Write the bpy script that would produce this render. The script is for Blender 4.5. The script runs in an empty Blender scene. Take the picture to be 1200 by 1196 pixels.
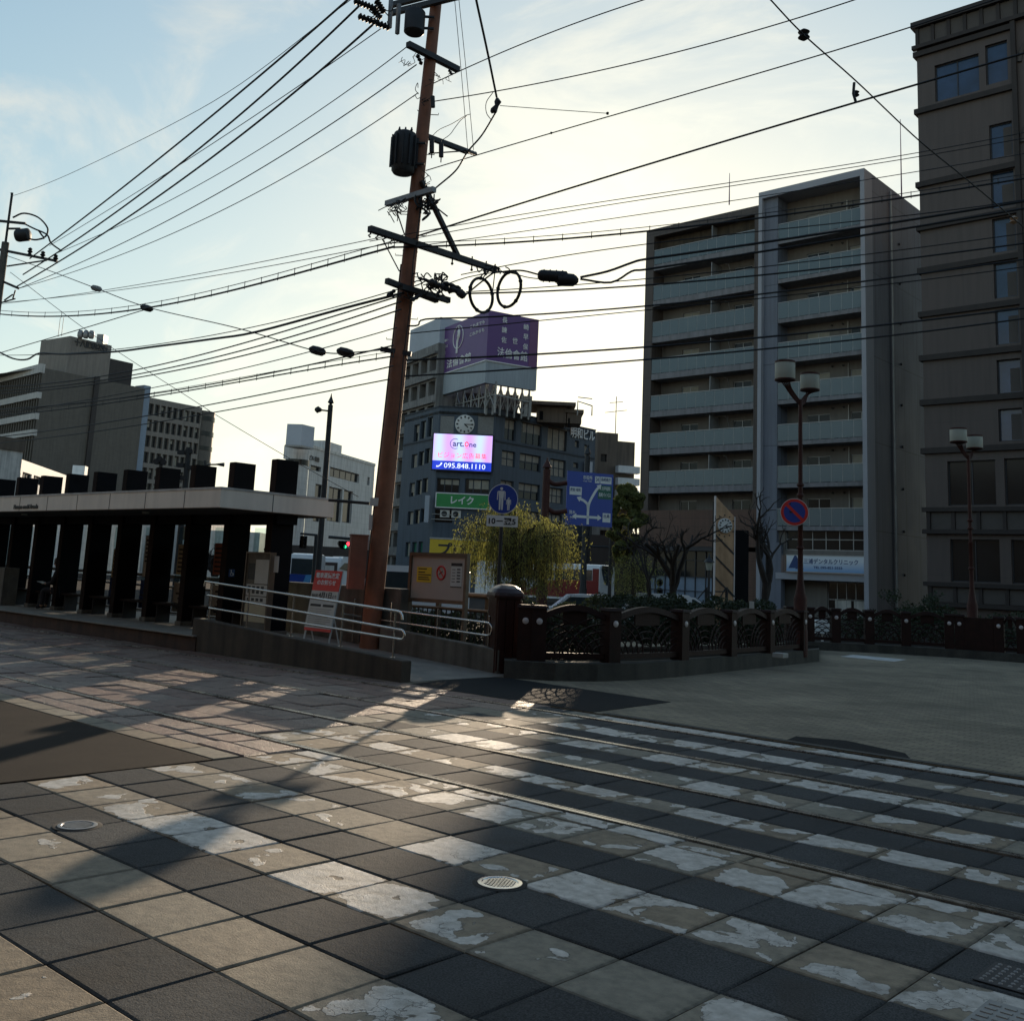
import bpy, bmesh, math, random
from mathutils import Vector, Matrix
R = math.radians
PI = math.pi
S = bpy.context.scene
col = S.collection
rng = random.Random(7)

# ------------------------------------------------------------------ camera geometry
# x runs along the tram rails, y across them (away), z up; metres
FOC, PITCH, ROLL, PPY, EYE, YAW = 1209.86, .1661, .0467, 473.88, 1.685, -.7395
def _loc(v):
    return Vector((v[0]*math.cos(YAW)+v[1]*math.sin(YAW), -v[0]*math.sin(YAW)+v[1]*math.cos(YAW), v[2]))
_fw = Vector((0, math.cos(PITCH), math.sin(PITCH))); _r = Vector((1, 0, 0)); _u = _r.cross(_fw)
_c, _s = math.cos(ROLL), math.sin(ROLL)
CR, CU, CF = _loc(_c*_r+_s*_u), _loc(-_s*_r+_c*_u), _loc(_fw)
CAM = Vector((0, 0, EYE))
FH = Vector((CF.x, CF.y, 0)).normalized()
RH = Vector((FH.y, -FH.x, 0))
def ray(px, py): return CF*FOC + CR*(px-600) - CU*(py-PPY)
def atZ(px, py, z=0.):
    d = ray(px, py); return CAM + d*((z-EYE)/d.z)
def atY(px, py, y):
    d = ray(px, py); return CAM + d*(y/d.y)
def atX(px, py, x):
    d = ray(px, py); return CAM + d*(x/d.x)
def atD(px, py, D):
    d = ray(px, py); return CAM + d*(D/d.dot(FH))
def proj(p):
    d = Vector(p)-CAM; k = d.dot(CF); return 600+FOC*d.dot(CR)/k, PPY-FOC*d.dot(CU)/k
def az(deg):   # horizontal direction, degrees to the right of the view direction
    a = R(deg); return FH*math.cos(a) + RH*math.sin(a)

# ------------------------------------------------------------------ materials
MATS = {}
def nmat(name, base, rough=.7, metal=0., var=.25, scale=3., bump=.0, bscale=40., spec=.5, stain=0., emis=None, estr=0., trans=0., coord='Object', fine=0., streak=0.):
    m = bpy.data.materials.new(name); m.use_nodes = True
    N, L = m.node_tree.nodes, m.node_tree.links
    b = N['Principled BSDF']
    b.inputs['Roughness'].default_value = rough; b.inputs['Metallic'].default_value = metal
    b.inputs['Specular IOR Level'].default_value = spec
    tc = N.new('ShaderNodeTexCoord')
    n1 = N.new('ShaderNodeTexNoise'); n1.inputs['Scale'].default_value = scale; n1.inputs['Detail'].default_value = 6; n1.inputs['Roughness'].default_value = .65
    L.new(tc.outputs[coord], n1.inputs['Vector'])
    mr = N.new('ShaderNodeMapRange'); mr.inputs['From Min'].default_value = .3; mr.inputs['From Max'].default_value = .7
    mr.inputs['To Min'].default_value = 1-var; mr.inputs['To Max'].default_value = 1+var
    L.new(n1.outputs['Fac'], mr.inputs['Value'])
    mx = N.new('ShaderNodeMix'); mx.data_type = 'RGBA'; mx.blend_type = 'MULTIPLY'; mx.inputs['Factor'].default_value = 1
    mx.inputs['A'].default_value = (*base, 1); L.new(mr.outputs['Result'], mx.inputs['B'])
    out = mx.outputs['Result']
    if streak:   # rain streaks: noise stretched along z
        mp = N.new('ShaderNodeMapping'); mp.inputs['Scale'].default_value = (1.6, 1.6, .12); L.new(tc.outputs[coord], mp.inputs['Vector'])
        n3 = N.new('ShaderNodeTexNoise'); n3.inputs['Scale'].default_value = 2.2; n3.inputs['Detail'].default_value = 8; L.new(mp.outputs['Vector'], n3.inputs['Vector'])
        r3 = N.new('ShaderNodeMapRange'); r3.inputs['From Min'].default_value = .42; r3.inputs['From Max'].default_value = .68; r3.inputs['To Min'].default_value = 1; r3.inputs['To Max'].default_value = 1-streak
        L.new(n3.outputs['Fac'], r3.inputs['Value'])
        m3 = N.new('ShaderNodeMix'); m3.data_type = 'RGBA'; m3.blend_type = 'MULTIPLY'; m3.inputs['Factor'].default_value = 1
        L.new(out, m3.inputs['A']); L.new(r3.outputs['Result'], m3.inputs['B']); out = m3.outputs['Result']
    if fine:
        n4 = N.new('ShaderNodeTexNoise'); n4.inputs['Scale'].default_value = bscale*2; n4.inputs['Detail'].default_value = 2; L.new(tc.outputs[coord], n4.inputs['Vector'])
        r4 = N.new('ShaderNodeMapRange'); r4.inputs['From Min'].default_value = .35; r4.inputs['From Max'].default_value = .65; r4.inputs['To Min'].default_value = 1-fine; r4.inputs['To Max'].default_value = 1+fine
        L.new(n4.outputs['Fac'], r4.inputs['Value'])
        m4 = N.new('ShaderNodeMix'); m4.data_type = 'RGBA'; m4.blend_type = 'MULTIPLY'; m4.inputs['Factor'].default_value = 1
        L.new(out, m4.inputs['A']); L.new(r4.outputs['Result'], m4.inputs['B']); out = m4.outputs['Result']
    L.new(out, b.inputs['Base Color'])
    if bump:
        n2 = N.new('ShaderNodeTexNoise'); n2.inputs['Scale'].default_value = bscale; n2.inputs['Detail'].default_value = 5; L.new(tc.outputs[coord], n2.inputs['Vector'])
        bp = N.new('ShaderNodeBump'); bp.inputs['Strength'].default_value = bump; bp.inputs['Distance'].default_value = .02
        L.new(n2.outputs['Fac'], bp.inputs['Height']); L.new(bp.outputs['Normal'], b.inputs['Normal'])
        r2 = N.new('ShaderNodeMapRange'); r2.inputs['To Min'].default_value = max(0.02, rough-.12); r2.inputs['To Max'].default_value = min(1, rough+.12)
        L.new(n1.outputs['Fac'], r2.inputs['Value']); L.new(r2.outputs['Result'], b.inputs['Roughness'])
    if emis:
        b.inputs['Emission Color'].default_value = (*emis, 1); b.inputs['Emission Strength'].default_value = estr
    if trans:
        t = N.new('ShaderNodeBsdfTranslucent'); L.new(out, t.inputs['Color'])
        ms = N.new('ShaderNodeMixShader'); ms.inputs['Fac'].default_value = trans
        L.new(b.outputs['BSDF'], ms.inputs[1]); L.new(t.outputs['BSDF'], ms.inputs[2]); L.new(ms.outputs['Shader'], N['Material Output'].inputs['Surface'])
    MATS[name] = m; return m
def M(n): return MATS[n]

def glassmat(name, tint=(.5, .6, .62), alpha=.35, rough=.08):   # tinted see-through sheet
    m = bpy.data.materials.new(name); m.use_nodes = True
    N, L = m.node_tree.nodes, m.node_tree.links
    b = N['Principled BSDF']; b.inputs['Base Color'].default_value = (*tint, 1); b.inputs['Roughness'].default_value = rough
    tr = N.new('ShaderNodeBsdfTransparent'); tr.inputs['Color'].default_value = (.8, .88, .88, 1)
    ms = N.new('ShaderNodeMixShader'); ms.inputs['Fac'].default_value = alpha
    L.new(b.outputs['BSDF'], ms.inputs[1]); L.new(tr.outputs['BSDF'], ms.inputs[2]); L.new(ms.outputs['Shader'], N['Material Output'].inputs['Surface'])
    MATS[name] = m; return m

def panelmat(name, base, pw, ph, gap=.02, joint=.5, rough=.6, var=.12, streak=.2, axis='xz', bump=.15, off=0.):  # wall cladding with joints
    m = nmat(name, base, rough, var=var, scale=.35, streak=streak, bump=.1, bscale=25.)
    N, L = m.node_tree.nodes, m.node_tree.links
    b = N['Principled BSDF']; src = b.inputs['Base Color'].links[0].from_socket
    tc = N.new('ShaderNodeTexCoord'); sp = N.new('ShaderNodeSeparateXYZ'); L.new(tc.outputs['Object'], sp.inputs[0])
    ad = N.new('ShaderNodeMath'); ad.operation = 'ADD'; L.new(sp.outputs['X'], ad.inputs[0]); L.new(sp.outputs['Y'], ad.inputs[1])
    cb = N.new('ShaderNodeCombineXYZ'); L.new(ad.outputs[0], cb.inputs['X']); L.new(sp.outputs['Z'], cb.inputs['Y'])
    br = N.new('ShaderNodeTexBrick'); br.offset = off; br.inputs['Scale'].default_value = 1
    br.inputs['Brick Width'].default_value = pw; br.inputs['Row Height'].default_value = ph; br.inputs['Mortar Size'].default_value = gap
    br.inputs['Color1'].default_value = (1, 1, 1, 1); br.inputs['Color2'].default_value = (1-var, 1-var, 1-var, 1); br.inputs['Mortar'].default_value = (joint, joint, joint, 1)
    L.new(cb.outputs[0], br.inputs['Vector'])
    mx = N.new('ShaderNodeMix'); mx.data_type = 'RGBA'; mx.blend_type = 'MULTIPLY'; mx.inputs['Factor'].default_value = 1
    L.new(src, mx.inputs['A']); L.new(br.outputs['Color'], mx.inputs['B']); L.new(mx.outputs['Result'], b.inputs['Base Color'])
    return m

# ------------------------------------------------------------------ mesh builder
class MB:
    def __init__(s): s.v = []; s.f = []; s.sm = []
    def add(s, vs, fs, smooth=False):
        o = len(s.v); s.v += [Vector(p) for p in vs]; s.f += [tuple(i+o for i in f) for f in fs]; s.sm += [smooth]*len(fs)
        return s
    def quad(s, *p): return s.add(p, [tuple(range(len(p)))])
    def hexa(s, b, t):      # bottom ring and top ring (same count, ccw from above)
        n = len(b); vs = list(b)+list(t)
        fs = [tuple(range(n-1, -1, -1)), tuple(range(n, 2*n))] + [(i, (i+1) % n, n+(i+1) % n, n+i) for i in range(n)]
        return s.add(vs, fs)
    def box(s, x0, x1, y0, y1, z0, z1):
        return s.hexa([(x0, y0, z0), (x1, y0, z0), (x1, y1, z0), (x0, y1, z0)], [(x0, y0, z1), (x1, y0, z1), (x1, y1, z1), (x0, y1, z1)])
    def bbox(s, x0, x1, y0, y1, z0, z1, b=.01):   # box with chamfered edges all round
        def ring(z, i): return [(x0+i, y0+i, z), (x1-i, y0+i, z), (x1-i, y1-i, z), (x0+i, y1-i, z)]
        rs = [ring(z0, b), ring(z0+b, 0), ring(z1-b, 0), ring(z1, b)]
        vs = [p for r in rs for p in r]; fs = [(3, 2, 1, 0), (12, 13, 14, 15)]
        for k in range(3):
            for i in range(4): fs.append((4*k+i, 4*k+(i+1) % 4, 4*k+4+(i+1) % 4, 4*k+4+i))
        return s.add(vs, fs)
    def obox(s, c, u, w, n, hu, hw, hn):         # oriented box, half sizes
        c = Vector(c); u = Vector(u).normalized()*hu; w = Vector(w).normalized()*hw; n = Vector(n).normalized()*hn
        return s.hexa([c-u-w-n, c+u-w-n, c+u+w-n, c-u+w-n], [c-u-w+n, c+u-w+n, c+u+w+n, c-u+w+n])
    def bar(s, a, b, w, h, up=(0, 0, 1)):        # beam of rectangular section
        a = Vector(a); b = Vector(b); d = (b-a); up = Vector(up)
        if abs(d.normalized().dot(up)) > .99: up = Vector((1, 0, 0))
        sd = d.cross(up).normalized(); n = sd.cross(d).normalized()
        return s.obox((a+b)/2, d, sd, n, d.length/2, w/2, h/2)
    def tube(s, pts, r, n=8, cap=True, closed=False):
        pts = [Vector(p) for p in pts]; k = len(pts)
        rs = r if isinstance(r, (list, tuple)) else [r]*k
        vs = []; prev = None
        for i, p in enumerate(pts):
            if closed: t = pts[(i+1) % k]-pts[i-1]
            else: t = pts[min(i+1, k-1)]-pts[max(i-1, 0)]
            t.normalize()
            if prev is None:
                a = Vector((0, 0, 1)) if abs(t.z) < .9 else Vector((1, 0, 0)); a = t.cross(a).normalized()
            else:
                a = prev - t*prev.dot(t); a.normalize()
            prev = a; bb = t.cross(a)
            for j in range(n):
                an = 2*PI*j/n; vs.append(p+(a*math.cos(an)+bb*math.sin(an))*rs[i])
        fs = []
        for i in range(k if closed else k-1):
            for j in range(n):
                i2 = (i+1) % k; fs.append((i*n+j, i*n+(j+1) % n, i2*n+(j+1) % n, i2*n+j))
        s.add(vs, fs, True)
        if cap and not closed:
            s.f += [tuple(len(s.v)-len(vs)+j for j in range(n-1, -1, -1)), tuple(len(s.v)-n+j for j in range(n))]; s.sm += [False, False]
        return s
    def lathe(s, c, prof, n=20, axis=(0, 0, 1)):
        c = Vector(c); ax = Vector(axis).normalized(); a = Vector((0, 0, 1)) if abs(ax.z) < .9 else Vector((1, 0, 0)); a = ax.cross(a).normalized(); b = ax.cross(a)
        vs = []
        for r, z in prof:
            for j in range(n):
                an = 2*PI*j/n; vs.append(c+ax*z+(a*math.cos(an)+b*math.sin(an))*max(r, 1e-4))
        k = len(prof); fs = [(i*n+j, i*n+(j+1) % n, (i+1)*n+(j+1) % n, (i+1)*n+j) for i in range(k-1) for j in range(n)]
        fs += [tuple(range(n-1, -1, -1)), tuple((k-1)*n+j for j in range(n))]
        return s.add(vs, fs, True)
    def prism(s, poly, o, u, w, n, d0, d1):      # 2-d polygon in plane (u,w) extruded along n
        o = Vector(o); u = Vector(u); w = Vector(w); n = Vector(n)
        return s.hexa([o+u*a+w*b+n*d0 for a, b in poly], [o+u*a+w*b+n*d1 for a, b in poly])
    def build(s, name, mat, parent=None, smooth=None):
        me = bpy.data.meshes.new(name)
        off = ORG.get(parent, Vector((0, 0, 0))) if parent is not None else Vector((0, 0, 0))
        me.from_pydata([tuple(p-off) for p in s.v], [], s.f)
        for p, q in zip(me.polygons, s.sm): p.use_smooth = q if smooth is None else smooth
        if mat is not None: me.materials.append(M(mat) if isinstance(mat, str) else mat)
        bm = bmesh.new(); bm.from_mesh(me); bmesh.ops.recalc_face_normals(bm, faces=bm.faces); bm.to_mesh(me); bm.free()
        me.set_sharp_from_angle(angle=R(40))
        o = bpy.data.objects.new(name, me); col.objects.link(o)
        if parent is not None: o.parent = parent; ORG[o] = off
        return o
ORG = {}
def tag(o, label=None, cat=None, group=None, kind=None):
    if label: o['label'] = label
    if cat: o['category'] = cat
    if group: o['group'] = group
    if kind: o['kind'] = kind
    return o
def thing(name, label, cat, loc=(0, 0, 0), rz=0., group=None, local=False):
    o = bpy.data.objects.new(name, None); col.objects.link(o); o.location = loc; o.rotation_euler = (0, 0, rz)
    o.empty_display_size = .3; ORG[o] = Vector((0, 0, 0)) if local else Vector(loc)
    return tag(o, label, cat, group)
def struct(name, mb, mat, label=None):
    o = mb.build(name, mat); o['kind'] = 'structure'
    return o
def copy_tree(o, parent=None):
    c = o.copy(); col.objects.link(c)
    if parent is not None: c.parent = parent
    for ch in [q for q in bpy.data.objects if q.parent == o]: copy_tree(ch, c)
    return c

class Fr:      # a vertical plane: origin, horizontal direction u (left to right as seen), outward normal n
    def __init__(s, o, u):
        s.o = Vector((o[0], o[1], 0)); s.u = Vector((u[0], u[1], 0)).normalized(); s.n = Vector((s.u.y, -s.u.x, 0))
    def L(s, px, py):
        d = ray(px, py); t = (s.o-CAM).dot(s.n)/d.dot(s.n); p = CAM+d*t; return (p-s.o).dot(s.u), p.z
    def P(s, u, z, d=0.): return s.o+s.u*u+s.n*d+Vector((0, 0, z))
    def box(s, mb, u0, u1, z0, z1, d0, d1):
        P = s.P
        mb.hexa([P(u0, z0, d1), P(u1, z0, d1), P(u1, z0, d0), P(u0, z0, d0)], [P(u0, z1, d1), P(u1, z1, d1), P(u1, z1, d0), P(u0, z1, d0)])
        return mb
    def rect(s, px0, py0, px1, py1):    # photo rectangle (left-top, right-bottom along a level edge) -> u0,u1,z0,z1
        u0, za = s.L(px0, (py0+py1)/2); u1, zb = s.L(px1, (py0+py1)/2)
        xm = (px0+px1)/2; return u0, u1, s.L(xm, py1)[1], s.L(xm, py0)[1]
def wall(mb, fr, U0, U1, Z0, Z1, holes, depth=.2, d=0.):
    us = sorted(set([U0, U1]+[h[0] for h in holes]+[h[1] for h in holes])); zs = sorted(set([Z0, Z1]+[h[2] for h in holes]+[h[3] for h in holes]))
    us = [u for u in us if U0 <= u <= U1]; zs = [z for z in zs if Z0 <= z <= Z1]
    for i in range(len(us)-1):
        for j in range(len(zs)-1):
            cu = (us[i]+us[i+1])/2; cz = (zs[j]+zs[j+1])/2
            if any(h[0] < cu < h[1] and h[2] < cz < h[3] for h in holes): continue
            mb.quad(fr.P(us[i], zs[j], d), fr.P(us[i+1], zs[j], d), fr.P(us[i+1], zs[j+1], d), fr.P(us[i], zs[j+1], d))
    for u0, u1, z0, z1 in holes:
        P = fr.P; e = d-depth
        mb.quad(P(u0, z0, d), P(u1, z0, d), P(u1, z0, e), P(u0, z0, e)); mb.quad(P(u0, z1, d), P(u0, z1, e), P(u1, z1, e), P(u1, z1, d))
        mb.quad(P(u0, z0, d), P(u0, z0, e), P(u0, z1, e), P(u0, z1, d)); mb.quad(P(u1, z0, d), P(u1, z1, d), P(u1, z1, e), P(u1, z0, e))
def window(fr, h, parent, nu=2, nz=1, depth=.2, fmat='frame_dark', gmat='glass_dark', fw=.05, d=0., sill=False, blind=None, name='window'):
    u0, u1, z0, z1 = h; e = d-depth; mb = MB()
    # frame members butt into one another
    fr.box(mb, u0, u1, z0, z0+fw, e, e+.06); fr.box(mb, u0, u1, z1-fw, z1, e, e+.06)
    us = [u0+fw/2+(u1-u0-fw)*k/nu for k in range(nu+1)]
    for u in us: fr.box(mb, u-fw/2, u+fw/2, z0+fw, z1-fw, e, e+.06)
    for k in range(1, nz):
        z = z0+(z1-z0)*k/nz
        for a, b in zip(us[:-1], us[1:]): fr.box(mb, a+fw/2, b-fw/2, z-fw/2, z+fw/2, e, e+.05)
    if sill: fr.box(mb, u0-.06, u1+.06, z0-.08, z0-.002, d-.02, d+.07)
    w = mb.build(name, fmat, parent)
    g = MB(); fr.box(g, u0, u1, z0, z1, e-.04, e+.015); g.build('pane', gmat, w)
    if blind:
        b = MB(); rr = random.Random(int(abs(u0*77+z0*31))); zb = z0+(z1-z0)*rr.choice([.0, .0, .25, .5])
        bu = u0+fw+(u1-u0)*rr.choice([0, 0, .12]); fr.box(b, bu, u1-fw, zb+fw+.01, z1-fw-.01, e+.017, e+.024); b.build('blind', blind, w)
    return w
def text_mesh(body, bold=0.):
    c = bpy.data.curves.new('lettering', 'FONT'); c.body = body; c.resolution_u = 3; c.extrude = .5; c.offset = bold
    c.align_x = 'LEFT'
    o = bpy.data.objects.new('lettering', c); col.objects.link(o)
    dg = bpy.context.evaluated_depsgraph_get(); dg.update(); me = bpy.data.meshes.new_from_object(o.evaluated_get(dg))
    bpy.data.objects.remove(o); bpy.data.curves.remove(c); return me
def text_on(fr, body, u0, u1, z0, z1, d, mat, parent, th=.01, bold=0.01, name='lettering', slant=0.):
    me = text_mesh(body, bold); vs = [v.co.copy() for v in me.vertices]
    if not vs: return None
    a0 = min(v.x for v in vs); a1 = max(v.x for v in vs); b0 = min(v.y for v in vs); b1 = max(v.y for v in vs); off = ORG.get(parent, Vector((0, 0, 0)))
    for v, q in zip(me.vertices, vs):
        tu = (q.x-a0)/(a1-a0); tz = (q.y-b0)/(b1-b0)
        v.co = fr.P(u0+(u1-u0)*tu+slant*tz, z0+(z1-z0)*tz, d+th*(.5+q.z))-off
    o = bpy.data.objects.new(name, me); me.materials.clear(); me.materials.append(M(mat)); col.objects.link(o); o.parent = parent; ORG[o] = off
    return o
def crom(pts, per=6):
    P = [Vector(p) for p in pts]
    if len(P) < 3: return P
    out = []
    Q = [P[0]*2-P[1]]+P+[P[-1]*2-P[-2]]
    for i in range(1, len(Q)-2):
        for k in range(per):
            t = k/per; a, b, c, d = Q[i-1], Q[i], Q[i+1], Q[i+2]
            out.append(.5*((2*b)+(-a+c)*t+(2*a-5*b+4*c-d)*t*t+(-a+3*b-3*c+d)*t**3))
    out.append(P[-1]); return out
EXPO = 0.68; SUNPX, SUNPY, SUNE = 775, 400, 3.2; SKYS = .10; AIR = 1.0; DUST = .5; SKYK = 2.0; SKYM = (1.15, 1.05, .78); SKYTINT = (.92, 1.02, 1.18)
# ------------------------------------------------------------------ camera, sky, sun
cd = bpy.data.cameras.new('camera'); cam = bpy.data.objects.new('camera', cd); col.objects.link(cam); S.camera = cam
cam.matrix_world = Matrix(((CR.x, CU.x, -CF.x, CAM.x), (CR.y, CU.y, -CF.y, CAM.y), (CR.z, CU.z, -CF.z, CAM.z), (0, 0, 0, 1)))
cd.sensor_fit = 'HORIZONTAL'; cd.sensor_width = 36; cd.lens = 36*FOC/1200; cd.shift_x = 0; cd.shift_y = -(598-PPY)/1200
cd.clip_start = .05; cd.clip_end = 3000
S.render.resolution_x = 1024; S.render.resolution_y = 1020
S.view_settings.view_transform = 'Standard'; S.view_settings.look = 'None'; S.view_settings.gamma = 1
S.view_settings.exposure = EXPO
sd = ray(SUNPX, SUNPY).normalized(); SEL = math.asin(sd.z); SAZ = math.atan2(sd.x, sd.y)
sl = bpy.data.lights.new('sun', 'SUN'); sl.energy = SUNE; sl.angle = R(.55); sl.color = (1, .80, .58)
so = bpy.data.objects.new('sun', sl); col.objects.link(so); so.rotation_euler = sd.to_track_quat('Z', 'Y').to_euler(); so.location = (0, 0, 60)
W = bpy.data.worlds.new('World'); S.world = W; W.use_nodes = True
N, L = W.node_tree.nodes, W.node_tree.links
bg = N['Background']; sky = N.new('ShaderNodeTexSky'); sky.sky_type = 'NISHITA'; sky.sun_disc = False
sky.sun_elevation = SEL; sky.sun_rotation = SAZ; sky.altitude = 0; sky.air_density = AIR; sky.dust_density = DUST; sky.ozone_density = 2.0
tc = N.new('ShaderNodeTexCoord')
mp = N.new('ShaderNodeMapping'); mp.inputs['Rotation'].default_value = (.3, .2, .9); mp.inputs['Scale'].default_value = (1.0, 3.6, 5.0); L.new(tc.outputs['Generated'], mp.inputs['Vector'])
n = N.new('ShaderNodeTexNoise'); n.inputs['Scale'].default_value = 1.5; n.inputs['Detail'].default_value = 11; n.inputs['Roughness'].default_value = .62; n.inputs['Distortion'].default_value = .9
L.new(mp.outputs['Vector'], n.inputs['Vector'])
rp = N.new('ShaderNodeMapRange'); rp.interpolation_type = 'SMOOTHSTEP'; rp.inputs['From Min'].default_value = .47; rp.inputs['From Max'].default_value = .74; rp.inputs['To Max'].default_value = .7
L.new(n.outputs['Fac'], rp.inputs['Value'])
bw = N.new('ShaderNodeRGBToBW'); L.new(sky.outputs['Color'], bw.inputs['Color'])
ml = N.new('ShaderNodeMath'); ml.operation = 'MULTIPLY'; ml.inputs[1].default_value = 1.7; L.new(bw.outputs['Val'], ml.inputs[0])
mx = N.new('ShaderNodeMix'); mx.data_type = 'RGBA'; L.new(rp.outputs['Result'], mx.inputs['Factor']); L.new(sky.outputs['Color'], mx.inputs['A']); L.new(ml.outputs[0], mx.inputs['B'])
# soft shoulder, so the glow round the hidden sun stays cream instead of burning out
def vm(op, a, b):
    q = N.new('ShaderNodeVectorMath'); q.operation = op
    for i, z in enumerate((a, b)):
        if isinstance(z, tuple): q.inputs[i].default_value = z
        else: L.new(z, q.inputs[i])
    return q.outputs[0]
x = vm('MULTIPLY', mx.outputs['Result'], tuple(SKYS*SKYK*c for c in SKYTINT)); y = vm('DIVIDE', x, vm('ADD', vm('MULTIPLY', x, tuple(1/c for c in SKYM)), (1, 1, 1)))
L.new(vm('MULTIPLY', y, (1/SKYS, 1/SKYS, 1/SKYS)), bg.inputs['Color']); bg.inputs['Strength'].default_value = SKYS
# ------------------------------------------------------------------ palette
nmat('asphalt', (.028, .023, .019), .9, spec=.1, var=.3, scale=1.5, bump=.5, bscale=160, fine=.35)
nmat('asphalt_new', (.026, .026, .025), .9, spec=.1, var=.2, scale=1.2, bump=.5, bscale=150, fine=.3)
nmat('kerb_stone', (.30, .25, .19), .8, var=.25, scale=5, bump=.3, bscale=60, fine=.15)
nmat('kerb_grey', (0.0562, 0.0525, 0.0413), .85, var=.35, scale=3, bump=.4, bscale=50, fine=.2, streak=.4)
nmat('joint_dark', (.016, .015, .013), .9, var=.3)
nmat('concrete', (0.14, 0.126, 0.1015), .85, var=.3, scale=2, bump=.35, bscale=35, fine=.12, streak=.5)
nmat('concrete_dark', (0.068, 0.0528, 0.0368), .85, var=.35, scale=2, bump=.35, bscale=35, fine=.12, streak=.5)
nmat('concrete_pale', (.33, .32, .29), .8, var=.2, scale=2, bump=.2, bscale=35, streak=.3)
nmat('rail_steel', (.42, .40, .37), .28, 1., var=.25, scale=8, bump=.06, bscale=30)
nmat('rail_web', (.06, .045, .035), .7, .4, var=.3)
nmat('stainless', (.62, .60, .56), .26, 1., var=.08, scale=10)
nmat('steel_grey', (.22, .22, .22), .5, .6, var=.2, scale=6)
nmat('steel_dark', (.025, .025, .026), .6, .2, var=.25, scale=6)
nmat('cable', (.008, .008, .009), .6, var=.1)
nmat('insulator', (.014, .012, .012), .6, var=.1)
nmat('pole_rust', (.25, .098, .050), .7, .0, var=.3, scale=2.5, bump=.25, bscale=18, streak=.35)
nmat('box_rust', (.22, .085, .05), .6, var=.2, scale=3, bump=.1, streak=.25)
nmat('fence_brown', (.024, .0095, .007), .62, 0., spec=.22, var=.35, scale=4, bump=.25, bscale=25)
nmat('post_brown', (0.04, 0.0112, 0.008), .36, .1, var=.35, scale=3, bump=.25, bscale=20, streak=.35)
nmat('lamp_post', (.055, .018, .013), .6, 0., spec=.25, var=.25, scale=4, bump=.1)
nmat('pipe_brown', (.12, .085, .058), .45, .3, var=.25, scale=4)
nmat('shelter_black', (.005, .005, .006), .75, spec=.12, var=.3, scale=2)
nmat('shelter_edge', (.020, .011, .008), .85, spec=.1, var=.3, scale=3, streak=.3)
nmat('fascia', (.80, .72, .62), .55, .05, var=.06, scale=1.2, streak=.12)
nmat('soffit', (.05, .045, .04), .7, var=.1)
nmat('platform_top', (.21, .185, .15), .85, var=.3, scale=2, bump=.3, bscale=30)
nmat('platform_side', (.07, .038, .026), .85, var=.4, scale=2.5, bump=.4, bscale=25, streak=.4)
nmat('white_paint', (.72, .72, .70), .6, var=.08, scale=2, streak=.1)
nmat('white_dirty', (.56, .54, .50), .65, var=.15, scale=2, streak=.35)
nmat('cream_board', (0.39, 0.33, 0.285), .55, var=.06, scale=1.5)
nmat('sign_red', (.58, .022, .018), .5, var=.05)
nmat('sign_blue', (.006, .045, .30), .4, var=.05)
nmat('sign_green', (.02, .24, .055), .45, var=.05)
nmat('sign_green_dark', (.006, .10, .065), .45, var=.05)
nmat('sign_yellow', (.62, .42, .02), .5, var=.05)
nmat('note_yellow', (.62, .42, .03), .6, var=.06)
nmat('sign_white', (.68, .68, .66), .5, var=.05)
nmat('ink', (.02, .02, .022), .6, var=.05)
nmat('ink_blue', (.02, .05, .16), .6, var=.05)
nmat('paper', (.50, .49, .45), .7, var=.08, scale=3)
nmat('paper_buff', (.42, .36, .24), .7, var=.08, scale=3)
nmat('paper_red', (.30, .11, .07), .7, var=.1, scale=3)
nmat('glass_dark', (.010, .012, .014), .12, var=.3, scale=.4, spec=.25)
nmat('glass_blue', (.02, .045, .10), .08, var=.4, scale=.6, spec=.5)
nmat('glass_tram', (.03, .04, .045), .1, var=.1, spec=.7)
nmat('blind', (.30, .28, .23), .8, var=.15, scale=1.2)
nmat('curtain', (0.255, 0.2325, 0.195), .85, var=.25, scale=1.5)
nmat('frame_dark', (.035, .035, .04), .5, .3, var=.1)
nmat('frame_alu', (.32, .32, .32), .45, .5, var=.1)
nmat('wall_blue', (0.0646, 0.0845, 0.1104), .75, var=.14, scale=.3, bump=.1, bscale=12, streak=.25)
nmat('wall_blue_trim', (0.0294, 0.0385, 0.0525), .75, var=.12, scale=.3)
nmat('wall_grey_old', (0.192, 0.184, 0.176), .8, var=.2, scale=.3, streak=.4)
nmat('apt_back', (0.162, 0.1458, 0.1296), .8, var=.1, scale=.4, streak=.15)
nmat('apt_slab', (0.2106, 0.2018, 0.2106), .8, var=.12, scale=.5, streak=.3)
panelmat('apt_brown', (0.0852, 0.0635, 0.0528), 1.2, 2.9, .03, .6, var=.08)
panelmat('apt_brick', (0.114, 0.057, 0.0372), 1.2, .6, .02, .72, var=.1)
panelmat('apt_blue', (0.147, 0.1596, 0.1974), 2.4, 5.8, .035, .55, var=.05, streak=.2)
nmat('apt_frame', (0.3119, 0.3119, 0.3402), .6, var=.08, scale=.4)
glassmat('balcony_glass', (.17, .215, .235), .35, .18)
glassmat('clear_glass', (.05, .06, .07), .95, .05)
panelmat('hotel_wall', (0.083125, 0.06187, 0.054648), 2.6, 3.0, .012, .82, var=.05, streak=.15)
nmat('hotel_band', (0.027, 0.0192, 0.0168), .7, var=.2, scale=1, streak=.2)
nmat('hotel_panel', (0.0688, 0.0578, 0.0523), .75, var=.15, scale=1)
panelmat('bank_tile', (0.1015, 0.0875, 0.0735), .6, .3, .012, .85, var=.10, streak=.2)
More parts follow.
